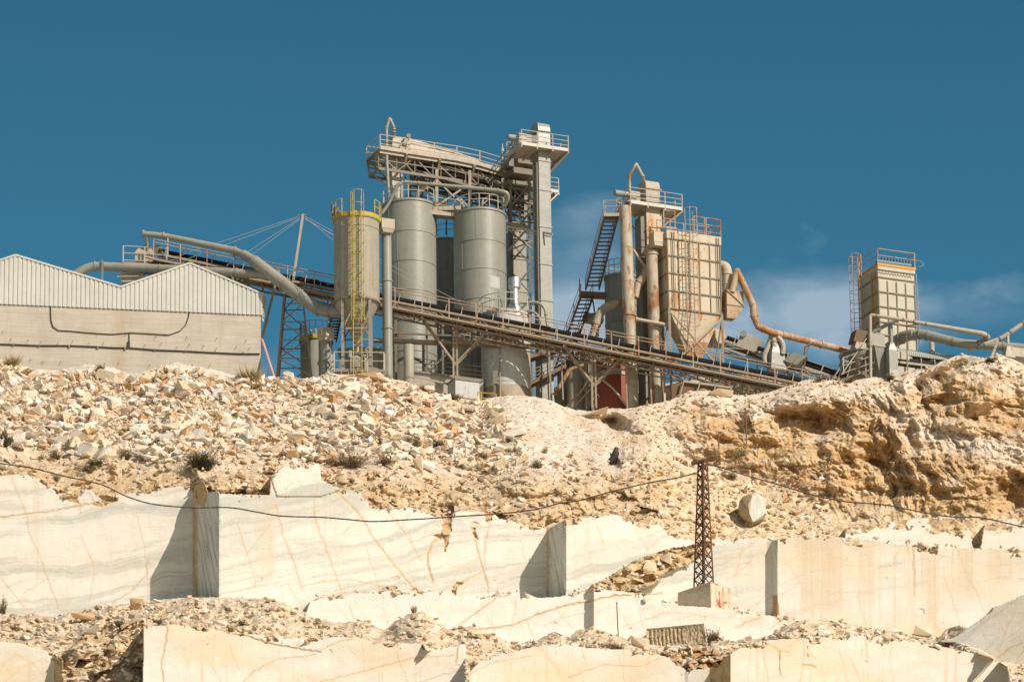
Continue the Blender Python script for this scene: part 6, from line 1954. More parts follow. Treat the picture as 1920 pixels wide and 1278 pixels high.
# ================================================================== RIGHT FILTER AND CRUSHER
Yq = 404.0
t = thing('pale_filter_house', 'narrow pale filter tower with orange trim and blue air tank', 'filter', W(1690, 720, Yq + 1))
o = W(1651, 655, Yq)
fw, fdp = 71 * PX / math.cos(PSI), 2.9
fh = W(1651, 505, Yq).z - o.z
MB().box(o, AX_ * fw, BX_ * fdp, ZU * fh).build('body', M['filter_g'], t)
for f in (.0, .25, .5, .75, 1.0):
    MB().box(o + AX_ * (fw * f - .04) - BX_ * .075, AX_ * .08, BX_ * .073, ZU * (fh - .8)).build('vertical_rib', M['rib'], t)
for v in (520, 547.5, 575, 604, 628):
    z = W(1651, v, Yq).z - o.z
    mb = MB(); mb.box(o - AX_ * .04 - BX_ * .09 + ZU * z, AX_ * (fw + .08), BX_ * .087, ZU * .08); mb.box(o - AX_ * .085 + ZU * z, AX_ * .083, BX_ * fdp, ZU * .08); mb.build('horizontal_rib', M['rib'], t)
MB().box(o - AX_ * .05 - BX_ * .12 + ZU * (fh + .003), AX_ * (fw + .1), BX_ * (fdp + .2), ZU * .28).build('top_casing', M['filter_g'], t)
mb = MB(); mb.box(o - AX_ * .09 - BX_ * .16 + ZU * (fh + .29), AX_ * (fw + .18), BX_ * .06, ZU * .2); mb.box(o - AX_ * .09 - BX_ * .1 + ZU * (fh + .29), AX_ * .06, BX_ * (fdp + .15), ZU * .2); mb.box(o - AX_ * .07 - BX_ * .1 + ZU * (fh + .283), AX_ * (fw + .14), BX_ * (fdp + .15), ZU * .05); mb.build('kick_board', M['orange'], t)
tb0 = o + ZU * (fh + .72) + AX_ * .12 + BX_ * .25
mb = MB(); mb.tube(tb0, tb0 + AX_ * (fw - .1), .17, 16); mb.tube(tb0 - AX_ * .12, tb0, .1, 16, .17); mb.build('air_tank', M['blue'], t)
for i in range(11):
    p = tb0 + AX_ * (.2 + i * (fw - .5) / 10)
    MB().path([p + ZU * .15, p + ZU * .35 - BX_ * .05, p + ZU * .33 + BX_ * .3], .05, 8, .1).build('valve', M['blue'], t)
    pp = o + AX_ * (.2 + i * (fw - .5) / 10) - BX_ * .16 + ZU * (fh - .08)
    MB().ring(pp - ZU * .14, .12, .03, -170, -10, 20, 5, axis=BX_).build('hose_loop', M['rib'], t)
tz = ZU * (fh + .45)
mb = MB(); railing(mb, [o + BX_ * fdp + tz, o + tz - BX_ * .1, o + AX_ * (fw + .05) + tz - BX_ * .1, o + AX_ * (fw + .05) + BX_ * fdp + tz], 1.15, (1, .55), 2.6, .034); mb.build('railing', M['rail_r'], t)
mb = MB(); p = o + AX_ * fw + tz - BX_ * .1 + ZU * .6; mb.path([p, p + Vector((.5, 0, 0)), p + Vector((.75, 0, -.4)), p + Vector((.3, 0, -.5))], .02, 5, .3); mb.tube(o + AX_ * (fw + .12) - BX_ * .1 + ZU * (fh), o + AX_ * (fw + .3) - BX_ * .1 + ZU * .8, .025, 5); mb.build('hose', M['wire'], t)
lf = o + BX_ * 2.2 - AX_ * .35 - ZU * .4
ladder(t, lf, fh + .9, -AX_, .55, 'orange', .4, .46, .3, 1.25, .036, .75, cmat='rail_r')
mb = MB(); mb.beam(o - AX_ * .1 + BX_ * .9, o - AX_ * .1 + BX_ * .9 + ZU * fh, .09); mb.beam(o - AX_ * .1 + BX_ * .45, o - AX_ * .1 + BX_ * .45 + ZU * fh, .06); mb.build('side_conduit', M['orange'], t)
mb = MB(); mb.box(o - ZU * 1.9 + AX_ * .1 + BX_ * .1, AX_ * (fw - .2), BX_ * (fdp - .2), ZU * 1.897); mb.build('lower_casing', M['filter_g'], t)
for a, b_ in ((.7, 0), (1.0, 0), (1.0, 1)):
    MB().beam(o + AX_ * fw * a + BX_ * fdp * b_ - BX_ * .1, o + AX_ * fw * a + BX_ * fdp * b_ - BX_ * .1 - ZU * 2.6, .1).build('leg', M['filter_g'], t)

# crusher with its hoods
t = thing('crusher', 'dark bulky crusher with rails and rust brown hood left of the pale filter', 'crusher', W(1615, 720, 402))
c = W(1614, 690, 403)
mb = MB(); mb.lathe(c - ZU * 1.0, [(0, 0), (.9, 0), (1.45, .9), (1.5, 1.1), (1.5, 1.9), (1.35, 2.0), (0, 2.1)], 32); mb.build('drum', M['frame_d'], t)
mb = MB(); mb.ring(c + ZU * .95, 1.55, .06, 0, 360, 40); mb.ring(c + ZU * .2, 1.58, .05, 0, 360, 40); mb.build('hoop', M['pale'], t)
mb = MB(); q = W(1613, 636, 402.6); mb.box(q - AX_ * .55 - ZU * .2, AX_ * .9, BX_ * .9, Vector((.25, 0, .9))); mb.build('rust_hood', M['brown'], t)
mb = MB(); mb.frustum(W(1610, 668, 402.8), AX_ * .7, BX_ * .5, W(1614, 645, 402.8), AX_ * .55, BX_ * .4); mb.build('inlet', M['pale'], t)
mb = MB(); railing(mb, [W(1582, 700, 401.2), W(1640, 680, 401.2)], 1.2, (1, .5, .05), 1.0, .035); mb.beam(W(1578, 702, 401.1), W(1625, 634, 401.1), .07); mb.build('railing', M['rail'], t)
MB().tube(W(1578, 676, 401.6), W(1590, 681, 401.6), .2, 14).build('motor', M['blue'], t)
mb = MB()
for (u0, v0, u1, v1) in ((1578, 712, 1640, 690), (1585, 720, 1600, 665), (1625, 720, 1622, 665), (1600, 690, 1640, 712), (1560, 712, 1590, 668)): mb.beam(W(u0, v0, 401.4), W(u1, v1, 401.4), .1)
mb.build('strut', M['frame'], t)
t = thing('transfer_box', 'grey box hood between the crusher and the pale filter', 'hood', W(1648, 650, 402.4))
q = W(1634, 648, 402.2); mb = MB(); mb.box(q, AX_ * 1.1, BX_ * .9, ZU * 1.0); mb.build('body', M['silo'], t)
MB().box(q + AX_ * .001 - BX_ * .02 + ZU * 1.003, AX_ * 1.15, BX_ * .95, ZU * .07).build('lid', M['pale'], t)
t = thing('feed_hopper', 'large pale grey tapered hopper half lit beside the crusher', 'hopper', W(1655, 712, 401.4))
mb = MB(); mb.frustum(W(1655, 722, 401.8), AX_ * .25, BX_ * .3, W(1650, 657, 401.8), AX_ * .85, BX_ * .8); mb.build('body', M['silo'], t)
MB().cbox(W(1650, 656, 401.8), AX_ * 1.8, BX_ * 1.7, ZU * .1).build('rim', M['pale'], t)
t = thing('narrow_chute', 'upright pale chute below a flared pipe right of the tapered hopper', 'chute', W(1673, 708, 400.9))
c = W(1672.5, 676, 400.9)
mb = MB(); mb.cbox(c, AX_ * .68, BX_ * .5, ZU * 1.5); mb.frustum(c + ZU * .753, AX_ * .34, BX_ * .25, c + ZU * 1.35, AX_ * .13, BX_ * .13); mb.frustum(c - ZU * 1.5, AX_ * .4, BX_ * .3, c - ZU * .753, AX_ * .34, BX_ * .25); mb.build('body', M['silo'], t)
MB().tube(W(1670, 608, 400.9), Vector((c.x, c.y, c.z + 1.3)), .14, 12).build('pipe', M['silo'], t)
MB().path([W(1638, 622, 401), W(1664, 608, 400.9), W(1688, 597, 400.8)], .14, 12, .3).build('branch_pipe', M['silo'], t)
MB().flange(W(1670, 645, 400.9), ZU, .19, .08).build('flange', M['rib'], t)
pipe_thing('white_pipe_frame', 'white pipe rising from the rock and running level past the pale filter', 'pipe',
           [W(1632.5, 722, 400.4), W(1631.5, 590, 400.4), W(1690, 599, 400.4), W(1845, 626, 400.6), W(1853, 632, 401.2), W(1818, 654, 404)], [.12, .12, .13, .19, .2, .2], 'pale', ((0, .55), (1, .2), (2, .02), (2, .15), (2, .3), (3, .3), (4, .55)), 1.22, .22, fmat='rib')
t = thing('pipe_bracket', 'thin brown bracket post holding the white pipe run', 'bracket', W(1700, 700, 401))
MB().beam(W(1700, 610, 400.7), W(1701, 700, 400.7), .07).build('post', M['brown'], t)
MB().beam(W(1700, 611, 400.7), W(1728, 606, 400.5), .06).build('arm', M['brown'], t)
pipe_thing('main_duct', 'thick pale grey duct running right from the pale filter to the frame edge', 'duct',
           [W(1676, 641, 404), W(1700, 628, 403), W(1728, 626, 402.4), W(1802, 644, 401.6), W(1960, 655, 401)], [.42, .42, .37, .34, .31], 'silo', ((0, .6), (1, .9), (2, .15), (2, .8), (3, .2), (3, .5)), 1.12, .6, n=24, fmat='rib')
pipe_thing('drop_leg', 'short pale pipe standing under the thick duct', 'pipe', [W(1747, 642, 402), W(1748, 680, 402)], .19, 'pale', ((0, .5),), 1.2)
pipe_thing('rising_pipe', 'pale pipe climbing to the right edge above the white rock', 'pipe', [W(1846, 646, 401.2), W(1878, 634, 401.2), W(1960, 578, 401.2)], .17, 'pale', ((0, .9), (1, .2), (1, .5)), 1.25, .4, fmat='frame_d')
for i, (u0, v0, u1, v1, lab) in enumerate(((1873, 632, 1858, 672, 'slanting pale pipe leg dropping from the rising pipe to the rock'), (1889, 625, 1891, 658, 'upright pale pipe leg feeding the end box'))):
    pipe_thing('upright_pipe', lab, 'pipe', [W(u0, v0, 401.2), W(u1, v1, 401)], .11, 'pale', ((0, .5), (0, .1)), 1.3)
t = thing('end_box', 'pale dusty box and chute at the right edge of the crest', 'box', W(1895, 670, 400.5))
q = W(1897, 666, 400.3); MB().box(q, AX_ * 2.2, BX_ * 1.2, ZU * .65).build('body', M['pale'], t)
MB().frustum(W(1890, 672, 400.5), AX_ * .42, BX_ * .4, W(1890, 650, 400.5), AX_ * .18, BX_ * .2).build('chute', M['pale'], t)
# covered conveyor behind the right-hand rock
t = thing('covered_conveyor', 'conveyor with ribbed grey-green half round cover behind the white rock', 'conveyor', W(1740, 690, 402))
a, b_ = W(1672, 668, 401.8), W(1800, 684, 402.6)
d = b_ - a; ad = d.normalized(); nd = ad.cross(ZU).normalized()
if nd.y > 0: nd = -nd
vs, fs = [], []
ns, na = 70, 8
for i in range(ns + 1):
    for k in range(na + 1):
        an = math.pi * k / na; rad = .62 + (.04 if i % 2 else 0)
        vs.append(a + d * (i / ns) + nd * rad * math.cos(an) + ZU * rad * math.sin(an))
for i in range(ns):
    for k in range(na):
        q = i * (na + 1) + k; fs.append((q, q + na + 1, q + na + 2, q + 1))
mb = MB(); mb.add(vs, fs); mb.build('ribbed_cover', M['roofg'], t, sharp=20)
mb = MB(); mb.box(a + nd * .6 - ZU * .45, d, -nd * 1.2, ZU * .25); mb.build('belt', M['belt'], t)
mb = MB(); mb.beam(a + nd * .65 - ZU * .6, b_ + nd * .65 - ZU * .6, .1, .16)
for i in range(6): mb.beam(a + d * i / 5 + nd * .66 - ZU * .1, a + d * i / 5 + nd * .66 - ZU * 1.2, .07)
mb.build('frame', M['pale'], t)
q = W(1683, 672, 401); MB().box(q, AX_ * 1.2, BX_ * .6, ZU * .58).build('side_hood', M['pale'], t)

# ================================================================== POLE, CABLES AND BLOCKS ON THE BENCHES
Yp = 354.4
t, pt, pb = lattice('lattice_pole', 'rust brown lattice power pole standing on the sawn block', 'pole', 1317.5, 868, 1319.5, 1104, Yp, .56, 1.24, 13, 'rust_p', .09, .05, cross=2)
mb = MB(); mb.beam(W(1296, 869, Yp - .1), W(1338, 859, Yp - .1), .5, .12); mb.build('crossarm', M['rust_p'], t)
mb = MB(); mb.ring(W(1322, 868, Yp - .3), .12, .04, 0, 360, 20, 6, axis=(0, 1, 0)); mb.build('cable_eye', M['rust_p'], t)
Yk = Yp - .3
def droop(name, label, pts, r=.043):
    t = thing(name, label, 'cable', W(*pts[-1]))
    P = [W(*p) for p in pts]
    Q = []
    for i in range(len(P) - 1):                         # Catmull-Rom through the points
        p0, p1, p2, p3 = P[max(i - 1, 0)], P[i], P[i + 1], P[min(i + 2, len(P) - 1)]
        for k in range(6):
            s = k / 6
            Q.append(.5 * ((2 * p1) + (p2 - p0) * s + (2 * p0 - 5 * p1 + 4 * p2 - p3) * s * s + (3 * p1 - p0 - 3 * p2 + p3) * s ** 3))
    Q.append(P[-1])
    mb = MB(); mb.path(Q, r, 7, bend=0)
    mb.build('sheath', M['cable'], t)
    hx = []
    for i, q in enumerate(Q[:-1]):
        for k in range(3):
            s = (i * 3 + k) * 1.1
            hx.append(q.lerp(Q[i + 1], k / 3) + Vector((0, math.cos(s), math.sin(s))) * r * .9)
    mb = MB(); mb.path(hx, r * .35, 5, bend=0); mb.build('carrier_wire', M['frame_d'], t)
    return t
droop('power_cable', 'black twisted cable sagging from the left edge across the marble to the pole',
      [(-60, 858, Yk), (0, 868, Yk), (60, 877, Yk), (120, 892, Yk), (190, 908, Yk), (240, 931, Yk), (290, 945, Yk), (360, 951, Yk), (430, 951, Yk), (480, 959, Yk), (530, 967, Yk), (600, 969, Yk), (650, 973, Yk), (700, 977, Yk), (760, 974, Yk), (810, 971, Yk),
       (850, 968, Yk), (930, 963, Yk), (1000, 955, Yk), (1050, 943, Yk), (1090, 937, Yk), (1150, 920, Yk), (1220, 904, Yk), (1270, 895, Yk), (1306, 886, Yk)])
droop('power_cable', 'black twisted cable running down right from the pole before the ochre cliff',
      [(1322, 868, Yk), (1345, 874, Yk), (1400, 891, Yk), (1460, 908, Yk), (1520, 926, Yk), (1580, 939, Yk), (1660, 946, Yk), (1720, 958, Yk), (1780, 968, Yk), (1840, 970, Yk), (1900, 983, Yk), (1960, 995, Yk)])

# stone for the single blocks
def stone(name, base, vein, sc=(1, 1, 1), rough=.85, bump=.5, bs=6.0, groove=None, gcol=(.36, .27, .16)):
    m, nt, b = new_mat(name)
    tc = N(nt, 'ShaderNodeTexCoord'); p = tc.outputs['Object']
    c = mix(nt, ramp(nt, noise(nt, p, 1.6, 7, .65, sc=sc), .38, .62), base, vein)
    c = mix(nt, ramp(nt, noise(nt, p, 5, 6, .7), .5, .7, 0, .4), c, tuple(x * .72 for x in base))
    if groove:
        wv = N(nt, 'ShaderNodeTexWave', wave_type='BANDS', bands_direction=groove)
        wv.inputs['Scale'].default_value = 1.35; wv.inputs['Distortion'].default_value = 1.4; wv.inputs['Detail'].default_value = 3
        nt.links.new(p, wv.inputs['Vector'])
        c = mix(nt, ramp(nt, wv.outputs['Fac'], .45, .75, 0, .55), c, gcol)
    nt.links.new(c, b.inputs['Base Color']); b.inputs['Roughness'].default_value = rough; b.inputs['Specular IOR Level'].default_value = .2
    bp = N(nt, 'ShaderNodeBump'); bp.inputs['Strength'].default_value = bump; bp.inputs['Distance'].default_value = .12
    nt.links.new(noise(nt, p, bs, 6, .7), bp.inputs['Height']); nt.links.new(bp.outputs[0], b.inputs['Normal'])
    return m
M['sawn'] = stone('sawn_marble', (.72, .64, .52), (.58, .46, .31), (1, 1, 3), groove=None)
M['drilled'] = stone('drilled_marble', (.60, .50, .36), (.40, .29, .16), (4, 4, .5), groove=None)
M['green'] = stone('grey_green_marble', (.50, .40, .26), (.38, .30, .19), (1, 1, 2), bump=.9)
M['greenf'] = stone('green_marble_face', (.42, .45, .40), (.56, .56, .50), (2.5, 1, .6), bump=.15)
M['paint'] = coat('orange_marking', (.70, .16, .05), dirt=0, dust=0, streak=0, bump=0)

def block(mb, corners_b, corners_t, nx, nz, groove=0.0, seed=1, rough=.02, horiz=False):
    """four-sided stone block: each side a grid with drill grooves"""
    for s in range(4):
        b0_, b1_, t0_, t1_ = corners_b[s], corners_b[(s + 1) % 4], corners_t[s], corners_t[(s + 1) % 4]
        nrm = (b1_ - b0_).cross(t0_ - b0_).normalized()
        vs, fs = [], []
        rr = random.Random(seed + s)
        ph = [rr.uniform(0, 6) for _ in range(6)]
        for j in range(nz + 1):
            for i in range(nx + 1):
                f, g = i / nx, j / nz
                p = b0_.lerp(b1_, f).lerp(t0_.lerp(t1_, f), g)
                e = min(f, 1 - f, g, 1 - g)
                if e > 0:
                    hz = horiz and s == 1
                    q = g * nz / 2 if hz else f * nx / (2 if horiz else 4)
                    q += .25 * math.sin(3 * g + s) if not hz else .4 * math.sin(5 * f)
                    k = abs(math.sin(q * math.pi))
                    p = p - nrm * (groove * (1 - k) * (1 if horiz or f < .62 else .15) + rough * rr.random() + .02 * math.sin(5 * f + ph[0]) * math.sin(7 * g + ph[1]))
                vs.append(p)
        for j in range(nz):
            for i in range(nx):
                o_ = j * (nx + 1) + i
                fs.append((o_, o_ + 1, o_ + nx + 2, o_ + nx + 1))
        mb.add(vs, fs)
    mb.add(corners_t, [(0, 1, 2, 3)]); mb.add(corners_b, [(3, 2, 1, 0)])
t = thing('sawn_block', 'sawn marble block with an orange paint mark carrying the lattice pole', 'stone block', W(1320, 1137, 351))
e0 = W(1333, 1141, 352.5)                                # front vertical edge
la = W(1271.5, 1142, 354.4); rb = W(1371, 1142, 354.1)
rb.z = e0.z; la.z = e0.z
cb = [la, e0, rb, la + (rb - e0)]
hh = ZU * (44 / 24.6)
ct = [p + hh for p in cb]
ct[0] = ct[0] - ZU * .12; ct[3] = ct[3] - ZU * .1
mb = MB(); block(mb, cb, ct, 72, 40, .06, 3, .03, True); mb.build('stone', M['sawn'], t, sharp=60)
r0 = e0 + (rb - e0) * .32; ndr = (rb - e0).cross(ZU).normalized()
if ndr.y > 0: ndr = -ndr
def fp(f, h): return e0 + (rb - e0) * f + ZU * h + ndr * .03
mb = MB()
for pts in (((.42, 1.35), (.44, .95), (.45, .45)), ((.45, .95), (.43, .5)), ((.33, .75), (.43, .38), (.55, .5), (.72, .85)), ((.30, .52), (.45, .30), (.5, .33)), ((.66, .72), (.8, .78))):
    mb.path([fp(*p) for p in pts], .028, 5, .05)
mb.build('paint_mark', M['paint'], t)

yd_ = surf(1265, 1209).y + .3
t = thing('drilled_block', 'tilted marble block with drill grooves lying on the earth bank', 'stone block', W(1265, 1213, yd_ + .1))
bl, br = W(1214, 1216, yd_ + 1.1), W(1325, 1212, yd_ + .0)
cb = [bl, br, br + Vector((0.2, 1.6, 0)), bl + Vector((0.2, 1.6, 0))]
ct = [W(1211, 1178, yd_ + 1.2), W(1320, 1168, yd_ + .1), W(1320, 1168, yd_ + .1) + Vector((0, 1.5, 0)), W(1216, 1178, yd_ + 1.2) + Vector((0, 1.5, 0))]
mb = MB(); block(mb, cb, ct, 60, 18, .12, 8, .11); mb.build('stone', M['drilled'], t, sharp=60)

# boulder with the green-grey face
t = thing('green_boulder', 'rounded boulder with a smooth green-grey broken face below the ochre cliff', 'boulder', W(1411, 980, 374))
sfb = surf(1411, 985)
Yo = sfb.y - .2
pts = [W(u, v, Yo) for u, v in ((1386, 940), (1393, 930), (1408, 925), (1425, 926), (1435, 938), (1436, 960), (1430, 972), (1411, 983), (1394, 974), (1385, 958))]
pts += [W(u, v, Yo - dy) for u, v, dy in ((1411, 928, .75), (1403, 946, 1.0), (1405, 962, 1.05), (1412, 978, .8), (1395, 940, .7), (1392, 962, .7), (1428, 934, .35), (1430, 966, .35), (1422, 931, .55))]
pts += [p + Vector((0, 1.5, .1)) for p in pts[:10]]
bm = bmesh.new()
for p in pts: bm.verts.new(p)
bmesh.ops.convex_hull(bm, input=bm.verts)
bmesh.ops.delete(bm, geom=[v for v in bm.verts if not v.link_faces], context='VERTS')
bm.normal_update(); bm.verts.index_update()
vs_all = [v.co.copy() for v in bm.verts]
isf = lambda f: f.calc_center_median().x > pts[2].x and f.normal.y < -.2 and f.normal.x > -.2 and all(v.co.y < Yo + .1 for v in f.verts)
fr_ = [tuple(v.index for v in f.verts) for f in bm.faces if isf(f)]
ot_ = [tuple(v.index for v in f.verts) for f in bm.faces if not isf(f)]
bm.free()
def used(fs):
    ids = sorted({i for f in fs for i in f}); mp = {i: k for k, i in enumerate(ids)}
    return [vs_all[i] for i in ids], [tuple(mp[i] for i in f) for f in fs]
MB().add(*used(ot_)).build('stone', M['green'], t, sharp=50)
MB().add(*used(fr_)).build('broken_face', M['greenf'], t, sharp=20)

t = thing('steel_rod', 'thin dark steel rod standing upright in the earth heap', 'rod', W(1159, 1192, 359))
sr = surf(1159, 1192)
a, b_ = W(1159.5, 1196, sr.y), W(1156.5, 1130, sr.y)
MB().tube(a - ZU * .3, b_, .035, 6).build('shaft', M['brown'], t)
MB().tube(b_, b_ + ZU * .06, .055, 6).build('tip', M['brown'], t)
for i, (u0, v0, u1, v1, lab, mm) in enumerate(((1398, 765, 1400, 838, 'mossy upright rod on the ochre cliff face', 'brown'), (1347, 808, 1349, 868, 'thin rod standing at the cliff foot behind the pole', 'brown'))):
    y = min(surf(u0, v0).y, surf(u1, v1).y) - .25
    t = thing('cliff_rod', lab, 'rod', W(u1, v1, y))
    MB().tube(W(u1, v1, y), W(u0, v0, y), .045, 6).build('shaft', M[mm], t)
    MB().tube(W(u1, v1, y), W(u1, v1, y + .6), .035, 6).build('anchor', M[mm], t)
t = thing('rubber_scrap', 'dark crumpled rubber scrap caught in the rubble gully', 'scrap', surf(1150, 868))
p = surf(1148, 862) + Vector((0, -.5, 0))
MB().path([p + Vector((-.55, 0, -.45)), p + Vector((-.1, -.1, -.25)), p + Vector((.2, -.1, .15)), p + Vector((.28, 0, .75))], [.16, .25, .24, .13], 10, .2).build('sheet', M['cable'], t)
MB().path([p + Vector((-.9, 0, -.35)), p + Vector((-.5, -.1, -.5)), p + Vector((.1, 0, -.75))], [.06, .16, .1], 8, .1).build('flap', M['cable'], t)

# heap of stone stored behind the conveyor, and an added dark shed filling the gap behind the yellow silo's legs
t = thing('stone_stockpile', 'white stone stockpile glimpsed beneath the conveyor right of the red tank', 'stockpile', W(1380, 745, 410))
cx, cy, cz_ = W(1370, 760, 411)
top_z = W(1370, 703, 411).z
vs, fs = [], []
nr, na = 26, 90
for i in range(nr + 1):
    for k in range(na):
        a = 2 * math.pi * k / na; f = i / nr
        x_, y_ = math.cos(a) * f * 9.5, math.sin(a) * f * 6.0
        z_ = (top_z - cz_) * (1 - f ** 1.6) + .45 * float(fbm(np.array([x_ / 1.3 + 40]), np.array([y_ / 1.3 + 9]), 4, 5)[0]) * (1 - f * .4)
        vs.append((cx + x_, cy + y_, cz_ - .3 + z_))
for i in range(nr):
    for k in range(na):
        fs.append((i * na + k, (i + 1) * na + k, (i + 1) * na + (k + 1) % na, i * na + (k + 1) % na))
mb = MB(); mb.add(vs, fs); M['heap'] = stone('heap_stone', (.64, .57, .47), (.52, .43, .32)); mb.build('heap', M['heap'], t, sharp=25)
t = thing('filler_shed', 'low made-up dark shed filling the shadowed gap behind the legs of the yellow railed silo', 'shed', W(680, 705, 399.5))  # added dark box in place of shadowed machinery, hides the sky
q = W(636, 712, 399.5)
MB().box(q, Vector((3.2, 0, 0)), Vector((0, 2, 0)), ZU * 2.3).build('body', M['frame_d'], t)
MB().box(q + Vector((-.1, -.1, 2.303)), Vector((3.4, 0, 0)), Vector((0, 2.2, .1)), ZU * .12).build('roof', M['grey'], t)
MB().box(q + Vector((1.9, -.04, .2)), Vector((.9, 0, 0)), Vector((0, .035, 0)), ZU * 1.7).build('door', M['grey'], t)

t = thing('backdrop_shed', 'tall made-up dark backdrop shed closing sky gaps behind the red tank and rusty ducts', 'shed', W(1165, 765, 409.5))  # invented dark backdrop for the dense machinery, closes gaps of sky
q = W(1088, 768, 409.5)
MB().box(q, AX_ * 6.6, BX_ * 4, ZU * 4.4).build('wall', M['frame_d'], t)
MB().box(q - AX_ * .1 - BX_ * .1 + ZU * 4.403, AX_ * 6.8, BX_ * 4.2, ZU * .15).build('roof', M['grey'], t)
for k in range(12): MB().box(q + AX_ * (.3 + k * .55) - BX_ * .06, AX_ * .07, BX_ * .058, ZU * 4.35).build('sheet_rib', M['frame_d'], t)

# ================================================================== ROCKS
def rock_mesh(name, seed, flat=.7):
    rr = random.Random(seed)
    bm = bmesh.new()
    for _ in range(rr.randint(9, 14)):
        # corners of a broken slab: points pushed out towards a rough box
        p = Vector((rr.uniform(-1, 1), rr.uniform(-1, 1), rr.uniform(-1, 1)))
        k = rr.choice((0, 1, 2)); p[k] = math.copysign(1, p[k]) * rr.uniform(.75, 1)
        k = rr.choice((0, 1, 2)); p[k] = math.copysign(1, p[k]) * rr.uniform(.7, 1)
        bm.verts.new((p.x * .5, p.y * .38 * rr.uniform(.8, 1.2), p.z * .5 * flat))
    res = bmesh.ops.convex_hull(bm, input=bm.verts)
    bmesh.ops.delete(bm, geom=[v for v in bm.verts if not v.link_faces], context='VERTS')
    bmesh.ops.dissolve_limit(bm, angle_limit=R(12), verts=bm.verts, edges=bm.edges)
    bmesh.ops.triangulate(bm, faces=[f for f in bm.faces if len(f.verts) > 4])
    me = bpy.data.meshes.new(name)
    bm.to_mesh(me); bm.free()
    return me

def rock_mat(name, a, b2, c2):
    m, nt, b = new_mat(name)
    tc = N(nt, 'ShaderNodeTexCoord'); oi = N(nt, 'ShaderNodeObjectInfo')
    va = N(nt, 'ShaderNodeVectorMath', operation='ADD')
    nt.links.new(tc.outputs['Object'], va.inputs[0]); nt.links.new(oi.outputs['Random'], va.inputs[1])
    p = va.outputs[0]
    c = mix(nt, ramp(nt, noise(nt, p, 1.6, 5, .6, sc=(1, 1, 2.5)), .35, .65), a, b2)
    c = mix(nt, ramp(nt, noise(nt, p, 3.0, 6, .7), .52, .66, 0, .7), c, c2)
    nt.links.new(c, b.inputs['Base Color']); b.inputs['Roughness'].default_value = .85; b.inputs['Specular IOR Level'].default_value = .2
    bp = N(nt, 'ShaderNodeBump'); bp.inputs['Strength'].default_value = .35; bp.inputs['Distance'].default_value = .06
    nt.links.new(noise(nt, p, 5, 5, .7), bp.inputs['Height']); nt.links.new(bp.outputs[0], b.inputs['Normal'])
    return m
RM = {'white': rock_mat('white_rock', (.74, .69, .60), (.66, .58, .46), (.58, .44, .28)),
      'cream': rock_mat('cream_rock', (.70, .58, .42), (.62, .48, .32), (.70, .65, .56)),
      'orange': rock_mat('stained_rock', (.60, .40, .22), (.50, .30, .14), (.64, .52, .37)),
      'grey': rock_mat('grey_rock', (.56, .53, .46), (.58, .56, .50), (.38, .34, .27))}
protos = {k: [] for k in RM}
base_meshes = [rock_mesh('angular_rock', 100 + i, random.Random(i).uniform(.45, .95)) for i in range(14)]
for k, m in RM.items():
    for i, me in enumerate(base_meshes):
        c = me.copy(); c.materials.append(m); protos[k].append(c)
LAB = {'white': ('angular white marble rock lying in the rubble slope under the plant', 'white rocks in the rubble slope'),
       'cream': ('angular cream coloured rock lying in the rubble slope under the plant', 'cream rocks in the rubble slope'),
       'orange': ('angular orange stained rock lying in the rubble slope under the plant', 'orange stained rocks in the rubble slope'),
       'grey': ('angular pale grey rock lying in the rubble slope under the plant', 'grey rocks in the rubble slope')}
rr = random.Random(77)
def in_rubble(u, v):
    i = int(np.clip(np.searchsorted(us, u), 0, NX - 1))
    c = crest[i]
    lo = np.interp(u, [0, 120, 300, 450, 620, 700, 800, 880, 950, 1000], [835, 850, 868, 850, 868, 858, 862, 880, 890, 860])
    if u < 440 and v < c + 14: return 0
    if v < c + 3 or v > lo: return 0
    if v < np.interp(u, [850, 960, 1010], [700, 790, 850]): return 0 if u > 850 else 1
    d = 1.0
    if 470 < u < 650 and 735 < v < 815: d = .35
    if 600 < u < 820 and v < 775: d = .4
    if u > 940: d = .4 * max(0, 1 - (u - 940) / 60)
    return d

NBf = fbm(X / 4.5, H / 3.0, 3, 700)
def coarse(u, v):
    i = int(np.clip(np.searchsorted(us, u), 0, NX - 1)); j = int(np.clip(np.searchsorted(vs_, v), 0, NY - 1))
    return in_rubble(u, v) * float(np.clip(.6 + 2.2 * NBf[j, i], .25, 1))

def place_rock(u, v, s, kind, label, group, sc=None, rot=None, sink=.25, seed=0):
    p = surf(u, v)
    r2 = random.Random(seed)
    o = bpy.data.objects.new('rock', r2.choice(protos[kind]))
    COL.objects.link(o)
    o.location = p + Vector((0, -s * .12, s * (.5 - sink) * .6))
    o.rotation_euler = rot or (r2.uniform(-.4, .8), r2.uniform(-.6, .6), r2.uniform(0, 6.28))
    o.scale = sc or (s * r2.uniform(.9, 1.6), s * r2.uniform(.8, 1.2), s * r2.uniform(.6, 1.0))
    tag(o, label, 'rock', group)
    return o
n = 0
while n < 292:
    u, v = rr.uniform(-5, 985), rr.uniform(690, 890)
    if rr.random() > coarse(u, v): continue
    kind = rr.choices(('white', 'cream', 'orange', 'grey'), (.44, .36, .09, .11))[0]
    s = (rr.uniform(.55, .85) if rr.random() < .66 else rr.uniform(.85, 1.35)) * (1.0 if v > 745 or u < 450 else .8)
    place_rock(u, v, s, kind, *LAB[kind], seed=n)
    n += 1
